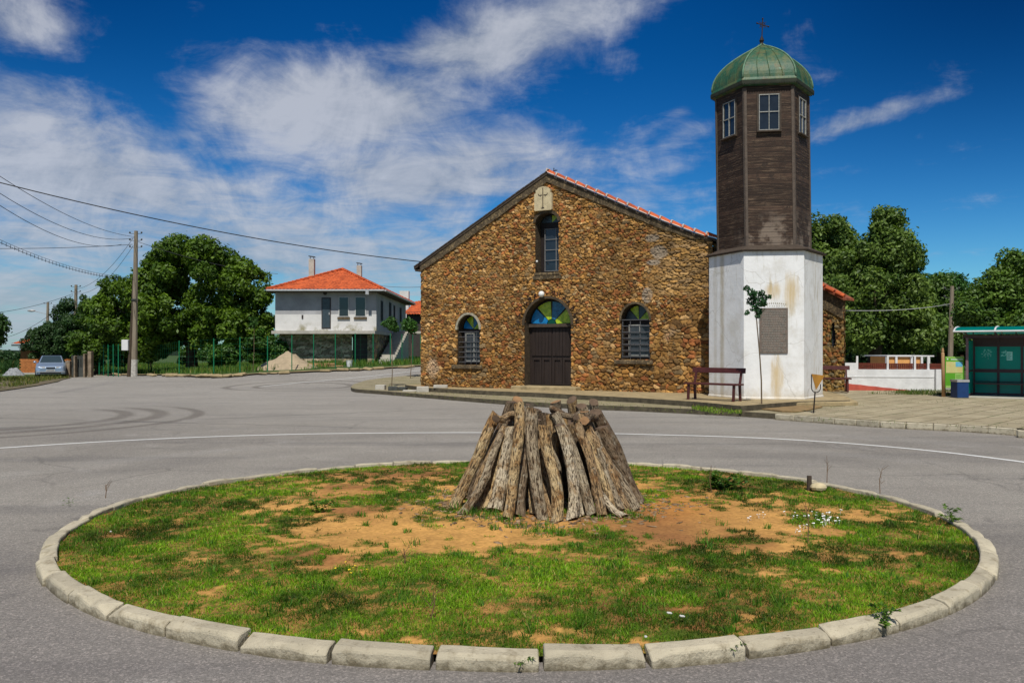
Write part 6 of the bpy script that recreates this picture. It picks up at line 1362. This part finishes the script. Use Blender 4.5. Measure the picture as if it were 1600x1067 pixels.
# tufts: longer blades in clumps
tf = []; hh_ = []
for k_ in range(520):
    a_ = rg.uniform(0, 2 * np.pi); q_ = (RR_ - .2) * math.sqrt(rg.rand()); cx_, cy_ = RCX + q_ * EX * math.cos(a_), RCY + q_ * EY * math.sin(a_)
    if bare(np.array([cx_]), np.array([cy_]))[0] > .75 and rg.rand() < .8: continue
    m_ = rg.randint(14, 46); rad = rg.uniform(.02, .09); ang = rg.uniform(0, 6.28, m_); rr2 = rad * np.sqrt(rg.rand(m_)); xs_, ys_ = cx_ + rr2 * np.cos(ang), cy_ + rr2 * np.sin(ang); tf.append(np.stack([xs_, ys_, soilz(xs_, ys_) - .005], 1)); hh_.append(rg.uniform(.025, .08, m_) * rg.uniform(.6, 1.1))
for (px, py, m_, sc) in [(752, 805, 120, 1), (830, 822, 60, .8), (735, 798, 80, 1), (1000, 800, 30, .6), (850, 835, 60, .9), (955, 812, 30, .6), (780, 812, 60, .7)]:
    yy = (CH - .08) * F / (py - HY); xx = (px - 800) * yy / F; ang = rg.uniform(0, 6.28, m_); rr2 = .14 * np.sqrt(rg.rand(m_)); xs_, ys_ = xx + rr2 * np.cos(ang) * 1.6, yy + rr2 * np.sin(ang) * .6; tf.append(np.stack([xs_, ys_, soilz(xs_, ys_) - .005], 1)); hh_.append(rg.uniform(.05, .12, m_) * sc)
pos = np.concatenate(tf); hb = np.concatenate(hh_); V_, F_, C_ = blades(pos, hb, rg.uniform(.004, .009, len(pos)), 6, (.03, .10, .008), (.13, .28, .02), .8)
tag(npmesh('grass_tufts', V_, F_, 'blade', C_), 'longer tufts of grass scattered over the roundabout', 'grass', None, 'stuff')
# broadleaf weeds growing from kerb gaps
def weed(px, py, dz, n, r_, hgt, label, seed, cd=(.025, .08, .006), cl=(.12, .22, .02), nm='weed'):
    """sprawling herb: many small leaves along several arching stems"""
    g_ = G(px, py, dz); rg = np.random.RandomState(seed); k_ = max(7, n // 5); a_ = rg.uniform(0, 6.28, k_); ln = rg.uniform(.35, 1, k_) * r_; up = rg.uniform(.2, 1, k_) * hgt; pt = []; dr = []
    for j in range(n * 5): i = rg.randint(k_); t = rg.uniform(.08, 1); h_ = up[i] * math.sin(t * 2.0) ; pt.append((g_.x + math.cos(a_[i]) * ln[i] * t, g_.y + math.sin(a_[i]) * ln[i] * t, g_.z + h_)); w_ = a_[i] + rg.uniform(-1.6, 1.6); dr.append((math.cos(w_), math.sin(w_), rg.uniform(-.2, .9)))
    c = np.array(pt); t = np.array(dr); t /= np.linalg.norm(t, axis=1)[:, None]; L = rg.uniform(.16, .36, len(c)) * r_; s_ = np.cross(t, [0, 0, 1]) + rg.normal(size=(len(c), 3)) * .3; s_ /= np.linalg.norm(s_, axis=1)[:, None]; w_ = (L * rg.uniform(.22, .45, len(c)))[:, None]; L = L[:, None]
    v = np.stack([c - t * L * .1, c + t * L * .45 + s_ * w_ * .5, c + t * L - np.array([0, 0, 1]) * L * .2, c + t * L * .45 - s_ * w_ * .5], 1).reshape(-1, 3); k = rg.rand(len(c))[:, None]; col = np.repeat(np.array(cd) * (1 - k) + np.array(cl) * k, 4, 0)
    return tag(npmesh(nm, v, np.arange(4 * len(c)).reshape(-1, 4), 'leaf', col, None, False, tuple(g_)), label, 'weed')
weed(1378, 978, .05, 46, .13, .11, 'leafy weed at the near right kerb joint of the roundabout', 1); weed(1512, 930, .02, 22, .08, .06, 'small weed at the outer foot of the right kerb', 2); weed(240, 966, .01, 18, .06, .07, 'grass weed at the outer foot of the left near kerb', 3)
weed(1482, 815, .08, 40, .14, .13, 'broad leaved weed inside the far right kerb', 4); weed(812, 1036, .03, 40, .09, .06, 'green tuft filling the gap between two near kerbstones', 5); weed(107, 792, .13, 14, .07, .08, 'tiny weed on top of the far left kerb', 6); weed(1145, 1018, .04, 18, .07, .05, 'small weed in a kerb joint on the near right', 7)
weed(1130, 765, .06, 80, .26, .18, 'bushy dark green weed near the far kerb, right of the logs', 8, (.03, .08, .01), (.07, .16, .02)); weed(500, 800, .08, 40, .16, .12, 'low leafy weed in the grass left of the logs', 9)
# tall dry stems
rs = random.Random(12)
for (px, py, hpx, dz, lb) in [(1292, 752, 40, .08, 'tall branching dry stem right of the old stump'), (1375, 768, 38, .08, 'tall thin dry stem near the far right kerb'), (1112, 768, 40, .08, 'dry stem rising from the bushy weed'), (632, 880, 24, .08, 'dead brown weed stalk on the bare soil'), (672, 965, 42, .06, 'thin dark stem in the near grass'), (1262, 845, 60, .08, 'tall seedy stem beside the daisies'), (165, 775, 18, .1, 'short dry stem at the far left kerb')]:
    g_ = G(px, py, dz); h_ = hpx * g_.y / F; b = MB(); e = g_ + Vector((rs.uniform(-.04, .04), 0, h_)); m_ = g_.lerp(e, .5) + Vector((rs.uniform(-.02, .02), 0, 0)); b.tube([g_ - Vector((0, 0, .02)), m_, e], [.005, .004, .002], 5)
    for k_ in range(5): t = rs.uniform(.3, .9); p = g_.lerp(e, t); b.tube([p, p + Vector((rs.uniform(-.06, .06), rs.uniform(-.04, .04), rs.uniform(.03, .09)))], [.0025, .0015], 4)
    tag(b.build('dry_stem', 'blade_dry'), lb, 'dry stem')
# daisies and dandelions
def flowers(name, cx_, cy_, rx, ry, n, m_, label, sz=.012, seed=1):
    rg = random.Random(seed); o = None
    for k_ in range(n):
        px, py = cx_ + rg.gauss(0, rx), cy_ + rg.gauss(0, ry); g_ = G(px, py, .11); s_ = sz * rg.uniform(.7, 1.3)
        if o is None:
            b = MB(); b.add([(.9 * math.cos(t), .9 * math.sin(t), .3 * math.cos(3 * t)) for t in np.linspace(0, 2 * math.pi, 8, endpoint=False)] + [(0, 0, .4)], [(j, (j + 1) % 8, 8) for j in range(8)]); b.tube([(0, 0, 0.1), (.3, 0, -5)], .12, 3); o = b.build(name, m_, None, (0, 0, 0)); tag(o, label, 'flower', label.replace('small', 'the small')); c = o
        else: c = o.copy(); COL.objects.link(c)
        c.location = g_; c.scale = (s_, s_, s_); c.rotation_euler = (rg.uniform(-.2, .5), rg.uniform(-.3, .3), rg.uniform(0, 6))
flowers('daisy', 1285, 806, 16, 5, 34, 'daisy', 'small white daisy in the dense patch right of the logs', .012, 1); flowers('daisy', 1200, 802, 18, 3, 8, 'daisy', 'small white daisy at the right edge of the bare soil', .010, 2); flowers('daisy', 1248, 826, 8, 8, 7, 'daisy', 'small white daisy just below the dense daisy patch', .010, 4)
flowers('dandelion', 547, 888, 14, 5, 7, 'dandelion', 'small yellow flower in the grass left of the logs', .009, 3)
# stump + stone
g_ = G(1264.5, 763, .08); s_ = g_.y / F; b = MB(); b.tube([g_ - Vector((0, 0, .03)), g_ + Vector((.0, 0, 20 * s_))], [.028, .026], 10); tag(b.build('stump', 'old_wood'), 'short weathered wooden stake in the grass by the far kerb', 'stake')
g_ = G(1279, 765, .08); b = MB(); b.sphere((g_.x, g_.y, g_.z + .03), (.095, .07, .05), 9, 6); tag(b.build('stone', 'cream_stone'), 'pale stone lying against the short stake', 'stone')
for (px, py, lb) in [(1066, 962, 'white scrap of litter in the near grass'), (1009, 994, 'small white pebble near the front kerb'), (173, 830, 'white pebble in the grass at the left'), (1046, 957, 'cream pebble beside the litter scrap')]:
    g_ = G(px, py, .10); b = MB(); b.cbox((g_.x, g_.y, g_.z), (.03, .018, .008) if 'scrap' in lb else (.014, .012, .010), .4, .1, .2); tag(b.build('litter' if 'scrap' in lb else 'pebble', 'litter', bevel=.002), lb, 'litter' if 'scrap' in lb else 'pebble')
# ================================================================== LOG PILE
def barkx(n, vec, c, b):
    o_ = n.add('ShaderNodeTexCoord').outputs['Object']; ri = n.add('ShaderNodeObjectInfo').outputs['Random']
    sh_ = n.vmath('ADD', o_, n.add('ShaderNodeCombineXYZ', i0=n.math('MULTIPLY', ri, 31.0), i1=n.math('MULTIPLY', ri, 17.0), i2=0.0).outputs[0]); stp = n.add('ShaderNodeMapping', Vector=sh_, Scale=(1, 1, .24)).outputs[0]
    gr = n.noise(stp, 66, 5, .7, .8); c = n.mix(n.step(gr, .40, .56), (.055, .034, .018), c); c = n.mix(n.step(n.noise(sh_, 7, 5, .65), .50, .66), c, n.mix(1.0, c, (.55, .42, .30), 'MULTIPLY'))
    c = n.mix(n.math('MULTIPLY', n.step(n.noise(sh_, 13, 5, .7), .56, .68), .55), c, (.50, .45, .34)); hgt = n.math('ADD', n.math('MULTIPLY', gr, 1.4), n.noise(stp, 110, 3, .6))
    n.set(b, 'Normal', n.add('ShaderNodeBump', Strength=1.0, Distance=.016, Height=hgt)); return c
BK = {k_: mat('bark_' + k_, c_, .92, .25, 4, extra=barkx, col2=c2) for k_, c_, c2 in [('tan', (.64, .49, .27), (.48, .28, .11)), ('pale', (.70, .60, .44), (.54, .42, .26)), ('grey', (.46, .38, .26), (.36, .27, .17)), ('brown', (.42, .27, .13), (.46, .32, .18)), ('dark', (.28, .21, .135), (.22, .15, .09))]}
M['cut'] = mat('sawn_wood', (.34, .19, .09), .85, .35, 14, .5, 60); M['cut_dark'] = mat('old_sawn_wood', (.15, .10, .065), .9, .4, 14, .5, 60)
def logm(pa, pb_, r0, r1, bend, bark, seed, label, knots=1, cutm='cut_dark'):
    pa, pb_ = Vector(pa), Vector(pb_); d_ = pb_ - pa; L = d_.length; q_ = d_.to_track_quat('Z', 'Y'); Mw = Matrix.Translation(pa) @ q_.to_matrix().to_4x4(); rg = np.random.RandomState(seed); n, m_ = 26, 34
    t = np.linspace(0, 1, m_); T_, A_ = np.meshgrid(t, np.linspace(0, 2 * np.pi, n, endpoint=False), indexing='ij'); bx_ = q_.inverted() @ Vector(bend)
    cx_ = bx_.x * np.sin(np.pi * T_ * 1.0) + .012 * np.sin(T_ * 7 + seed); cy_ = bx_.y * np.sin(np.pi * T_) + .012 * np.sin(T_ * 6 + seed * 2.1)
    base_r = (r0 * (1 - T_) + r1 * T_) * (1 + .10 * (vnoise(np.cos(A_) * 1.2 + 9 + seed, T_ * L * 2.5 + np.sin(A_), seed, 2, 1.5) - .5) * 2) * (1 + .10 * np.exp(-T_ * 14))
    for k_ in range(knots): kt, ka = rg.uniform(.15, .9), rg.uniform(3.6, 5.8); base_r = base_r * (1 + .38 * np.exp(-((T_ - kt) * L / .035) ** 2 - ((np.mod(A_ - ka + np.pi, 2 * np.pi) - np.pi) / .5) ** 2))
    gv = vnoise(np.cos(A_) * 5 + seed * 3 % 50 + 8, np.sin(A_) * 5 + T_ * L * 2.2 + 8, seed + 3, 3, 1.6, .7); base_r = base_r * (1 + .16 * (gv - .5))
    V_ = np.stack([cx_ + np.cos(A_) * base_r, cy_ + np.sin(A_) * base_r * .95, T_ * L + .02 * np.sin(A_ + seed) * (T_ > .99) + .015 * np.cos(A_ + seed) * (T_ < .01)], -1).reshape(-1, 3)
    b = MB(); b.v = [tuple(v) for v in V_]; b.f = [(i * n + k_, i * n + (k_ + 1) % n, (i + 1) * n + (k_ + 1) % n, (i + 1) * n + k_) for i in range(m_ - 1) for k_ in range(n)]; b.m = [0] * len(b.f)
    c0 = len(b.v); 
    for (i0, z_) in ((0, 0.0), (m_ - 1, L)):
        cc2 = np.mean(V_[i0 * n:(i0 + 1) * n], 0); b.v.append((cc2[0], cc2[1], cc2[2])); b.f += [(i0 * n + k_, i0 * n + (k_ + 1) % n, len(b.v) - 1) for k_ in range(n)]; b.m += [1] * n
    me_v = [tuple(Mw @ Vector(v)) for v in b.v]; b.v = me_v; o = b.build('log', [BK[bark], cutm], mw=Mw)
    return tag(o, label, 'log', 'logs of the wood pile')
PYC = 8.62   # pile centre depth
def LG(bx_, by_, tx, ty, rb, rt, bark, label, bend=0.0, dep=.42, seed=1, knots=1, cutm='cut_dark', push=0.0):
    g_ = G(bx_, by_, .085); g_.y += push; g_.x = (bx_ - 800) * g_.y / F
    yt = g_.y + (PYC - g_.y) * dep; top = P(tx, ty, yt); rb *= 1.0; rt *= 1.04; bend *= 1.5; return logm(g_ + Vector((0, 0, .0)), top, rb * g_.y / F, rt * yt / F, (bend * g_.y / F, 0, 0), bark, seed, label, knots, cutm)
gen = 'leaning log in the wood pile, wedged between or behind the front logs'
LG(712, 795, 779, 648, 9, 8.5, 'tan', 'outermost log on the left of the pile, golden brown with a torn top', -3, .55, 1, 2, push=.1)
LG(722, 802, 784, 676, 7.5, 5, 'grey', 'thin bent grey log near the left edge of the pile', 5, .5, 2, push=-.03)
LG(744, 797, 789, 676, 9, 8.5, 'dark', 'straight grey brown log third from the left', 0, .5, 3, push=0)
LG(771, 798, 797, 668, 12, 8.5, 'pale', 'whitish log with a wide brown stained foot, left of the tallest log', 2, .5, 4)
LG(791, 811, 809, 631, 8.5, 7.5, 'tan', 'tallest pale tan log standing left of centre', 5, .32, 5, 1, push=.02)
LG(811, 806, 823, 673, 9.5, 8, 'dark', 'dark flaking log right beside the tallest one', 0, .35, 6, 0)
LG(826, 790, 822, 634, 8, 8, 'grey', 'grey log with a rough top peeping behind the tallest log', 0, .5, 7, push=.35)
LG(851, 811, 834, 640, 9, 10, 'grey', 'long wavy grey log in the middle of the pile', -7, .35, 8, 1)
LG(871, 814, 849, 664, 9.5, 9, 'tan', 'knotty tan log right of the wavy grey log', 3, .28, 9, 2)
LG(891, 812, 872, 664, 9.5, 7.5, 'pale', 'pale elbow shaped log with a sawn knot near its middle', 10, .28, 10, 2)
LG(925, 806, 866, 645, 8, 7.5, 'grey', 'long slender grey log leaning left behind the elbow shaped log', 5, .45, 11, 1)
LG(940, 807, 902, 664, 7.5, 7.5, 'brown', 'reddish brown log right of centre with a frayed top', 4, .4, 12, 1)
LG(976, 808, 934, 768, 5.5, 5, 'pale', 'shortest pale branch propped low at the right foot of the pile', -2, .2, 13, 1)
LG(981, 800, 906, 650, 8, 8, 'brown', 'long brown log leaning across the right side of the pile', 2, .5, 14, 1, push=.1)
LG(993, 796, 921, 680, 9, 9, 'grey', 'lichen spotted grey log on the right side of the pile', 0, .5, 15, 1, push=.05)
LG(999, 788, 938, 668, 8, 11, 'dark', 'dark outermost log on the right, wide at the top', 0, .5, 16, 1, push=.12)
LG(992, 778, 931, 644, 10, 11, 'dark', 'thick dark log with a broad flat top at the upper right', 0, .55, 17, 1, push=.3)
LG(950, 770, 928, 628, 7, 7, 'grey', 'highest dark log end at the right rear of the pile', 0, .4, 18, 1, push=.7)
for i, (bx_, by_, tx, ty, r_, bk_, pu) in enumerate([(845, 798, 846, 668, 7, 'dark', .22), (862, 800, 861, 650, 8, 'tan', .3), (883, 800, 862, 690, 8, 'grey', .22), (908, 800, 880, 650, 9, 'tan', .25), (832, 800, 838, 655, 8, 'dark', .25), (775, 790, 800, 655, 9, 'dark', .3), (905, 806, 893, 720, 7, 'tan', .12), (756, 790, 795, 660, 8, 'grey', .35), (940, 790, 900, 645, 9, 'grey', .4), (960, 795, 915, 655, 8, 'dark', .3), (822, 795, 815, 660, 8, 'brown', .28), (858, 790, 852, 645, 10, 'dark', .5), (890, 790, 872, 648, 10, 'dark', .5), (838, 790, 832, 650, 10, 'grey', .5), (912, 790, 890, 660, 10, 'brown', .45), (930, 792, 905, 670, 9, 'dark', .35), (800, 790, 812, 650, 10, 'dark', .5), (873, 796, 868, 672, 8, 'brown', .35), (955, 790, 920, 665, 9, 'grey', .5), (758, 799, 793, 670, 6.5, 'tan', .04), (801, 806, 814, 664, 6.5, 'brown', .1), (836, 806, 829, 662, 6.5, 'tan', .1), (861, 809, 843, 672, 6, 'brown', .08), (908, 808, 884, 672, 6.5, 'pale', .06), (956, 803, 914, 664, 6.5, 'tan', .06), (969, 801, 926, 676, 6.5, 'grey', .05), (733, 799, 786, 668, 6.5, 'brown', .08)]):
    LG(bx_, by_, tx, ty, r_, r_ * .95, bk_, gen, rnd.uniform(-3, 3), .5, 30 + i, 1, push=pu)
# rear half of the cone
for i in range(13):
    a_ = math.pi * (i + .5) / 13; rb = .80; rt = .30; cx_ = .34; pa = Vector((cx_ + rb * math.cos(a_), PYC + rb * .75 * math.sin(a_), .08)); hgt = 1.00 + .12 * math.sin(i * 2.7); pb_ = Vector((cx_ + .03 + rt * math.cos(a_) * 1.25, PYC + rt * .6 * math.sin(a_), hgt)); logm(pa, pb_, .062, .055, (0, 0, 0), ['dark', 'grey', 'brown', 'tan'][i % 4], 60 + i, 'log end showing at the back of the wood pile', 1, 'cut' if i % 5 == 0 else 'cut_dark')
logm(P(861, 640, 8.35), P(899, 652, 8.1), .038, .030, (0, 0, 0), 'dark', 90, 'smooth purple brown branch lying across the top of the pile', 0)
logm(P(775, 655, 8.3), P(803, 648, 8.5), .035, .035, (0, 0, 0), 'brown', 91, 'short crooked branch wedged at the upper left of the pile', 1)
logm(P(912, 655, 8.2), P(928, 652, 8.6), .04, .04, (0, 0, 0), 'dark', 92, 'stubby branch end wedged at the upper right of the pile', 0, 'cut')
rg = np.random.RandomState(44); nd = 900; aa = rg.uniform(0, 6.28, nd); rr9 = .55 + np.abs(rg.normal(0, .33, nd)) + .25; xx9 = .34 + rr9 * np.cos(aa) * 1.05; yy9 = PYC + rr9 * np.sin(aa) * 1.0 - .1; zz9 = soilz(xx9, yy9) + .004
L9 = rg.uniform(.008, .045, nd); t9 = rg.uniform(0, 6.28, nd); dx9 = np.stack([np.cos(t9), np.sin(t9), rg.uniform(-.2, .2, nd)], 1) * L9[:, None]; sx9 = np.stack([-np.sin(t9), np.cos(t9), rg.uniform(-.3, .3, nd)], 1) * (L9 * rg.uniform(.2, .5, nd))[:, None]; c9 = np.stack([xx9, yy9, zz9 + .004], 1)
top9 = np.stack([c9 - dx9 - sx9 * .4, c9 + dx9 * .3 - sx9, c9 + dx9 + sx9 * .3, c9 - dx9 * .2 + sx9], 1); bot9 = top9 - np.array([0, 0, .006]); V9 = np.concatenate([top9, bot9], 1).reshape(-1, 3); b9 = np.arange(nd)[:, None] * 8
F9 = np.concatenate([b9 + np.array(q) for q in ((0, 1, 2, 3), (0, 4, 5, 1), (1, 5, 6, 2), (2, 6, 7, 3), (3, 7, 4, 0))], 0); col9 = np.repeat(np.array([(.22, .15, .09)]) * rg.uniform(.5, 1.9, nd)[:, None], 8, 0)
tag(npmesh('bark_chips', V9, F9, 'island', col9), 'bark chips and splinters strewn round the foot of the wood pile', 'bark chips', None, 'stuff')
# ================================================================== other greenery
def patchgrass(name, poly_px, dz, n, hmin, hmax, wd_, cd, cl, label, seed, world=None, lean=.6):
    rg = np.random.RandomState(seed); poly = world or [tuple(G(a, c, dz).xy) for a, c in poly_px]; A_ = np.array(poly); lo, hi = A_.min(0), A_.max(0); q_ = lo + rg.rand(n * 3, 2) * (hi - lo); ins = np.zeros(len(q_), bool)
    for (ax, ay), (bx_, by) in zip(A_, np.roll(A_, -1, 0)):
        if by != ay: ins ^= ((ay > q_[:, 1]) != (by > q_[:, 1])) & (q_[:, 0] < (bx_ - ax) * (q_[:, 1] - ay) / (by - ay) + ax)
    q_ = q_[ins]; q_ = q_[rg.rand(len(q_)) < sst(vnoise(q_[:, 0], q_[:, 1], seed, 3, .9), .3, .6)][:n]; pos = np.stack([q_[:, 0], q_[:, 1], H(q_[:, 0], q_[:, 1]) + dz - .01], 1)
    V_, F_, C_ = blades(pos, rg.uniform(hmin, hmax, len(pos)), rg.uniform(.6, 1.3, len(pos)) * wd_, seed, cd, cl, lean); return tag(npmesh(name, V_, F_, 'blade', C_), label, 'grass', None, 'stuff')
patchgrass('plot_grass', [(150, 583.8), (232, 584.2), (334, 585), (420, 581), (560, 574.5), (655, 569.5), (660, 562), (440, 567), (330, 569), (160, 570)], .06, 42000, .15, .45, .035, (.035, .095, .01), (.13, .22, .025), 'unmown grass behind the green wire fence', 501)
patchgrass('verge_grass', [(0, 608), (55, 600), (110, 590), (100, 586), (20, 590), (0, 592)], .03, 6000, .05, .25, .04, (.06, .09, .015), (.17, .18, .04), 'rough weedy grass on the dirt shoulder by the car', 502)
patchgrass('wall_foot_grass', [(1355, 616), (1480, 619), (1510, 620), (1495, 612), (1470, 610), (1380, 611)], .13, 2600, .04, .14, .014, (.03, .07, .01), (.10, .15, .02), 'weeds along the foot of the white wall', 503)
patchgrass('kerb_edge_weeds', [(1080, 638), (1110, 646), (1160, 646), (1156, 634), (1110, 630), (1085, 633)], .14, 1100, .02, .10, .022, (.06, .13, .01), (.22, .32, .03), 'bright green weeds growing before the maroon bench', 504)
patchgrass('pavement_weeds', [(1240, 655), (1600, 676), (1600, 632), (1400, 620), (1300, 636)], .13, 1500, .01, .05, .012, (.05, .09, .01), (.13, .18, .03), 'sparse weeds in the pavement joints', 505)
patchgrass('platform_weeds', [(556, 612), (700, 623), (860, 633), (1000, 640), (1090, 646), (1090, 637), (900, 627), (680, 613), (620, 600), (575, 600)], .13, 1500, .02, .07, .014, (.07, .10, .02), (.17, .20, .04), 'sparse weeds on the stone platform', 506)
patchgrass('left_bush', None, .0, 9000, .3, 1.1, .09, (.012, .04, .008), (.04, .10, .015), 'dark overgrown bank at the far left beyond the road', 507, [(-40, 62), (-33.8, 60), (-33.5, 66), (-50, 90), (-60, 80)])
for i, (px, Yd, h_) in enumerate([(5, 85, 3.0), (-25, 80, 3.5)]):
    c = P(px, 560, Yd); tree('thicket_tree', (c.x, Yd, -.9), [(c.x, Yd, h_ * .32 - .6, 3.0, 2, h_ * .4)], 30, (.5, .9), 6500, .3, 520 + i, (.012, .04, .01), (.035, .085, .02), ['low dark tree on the bank at the left horizon', 'low dark tree at the left picture edge, on the bank'][i])
print('objects', len(bpy.data.objects))
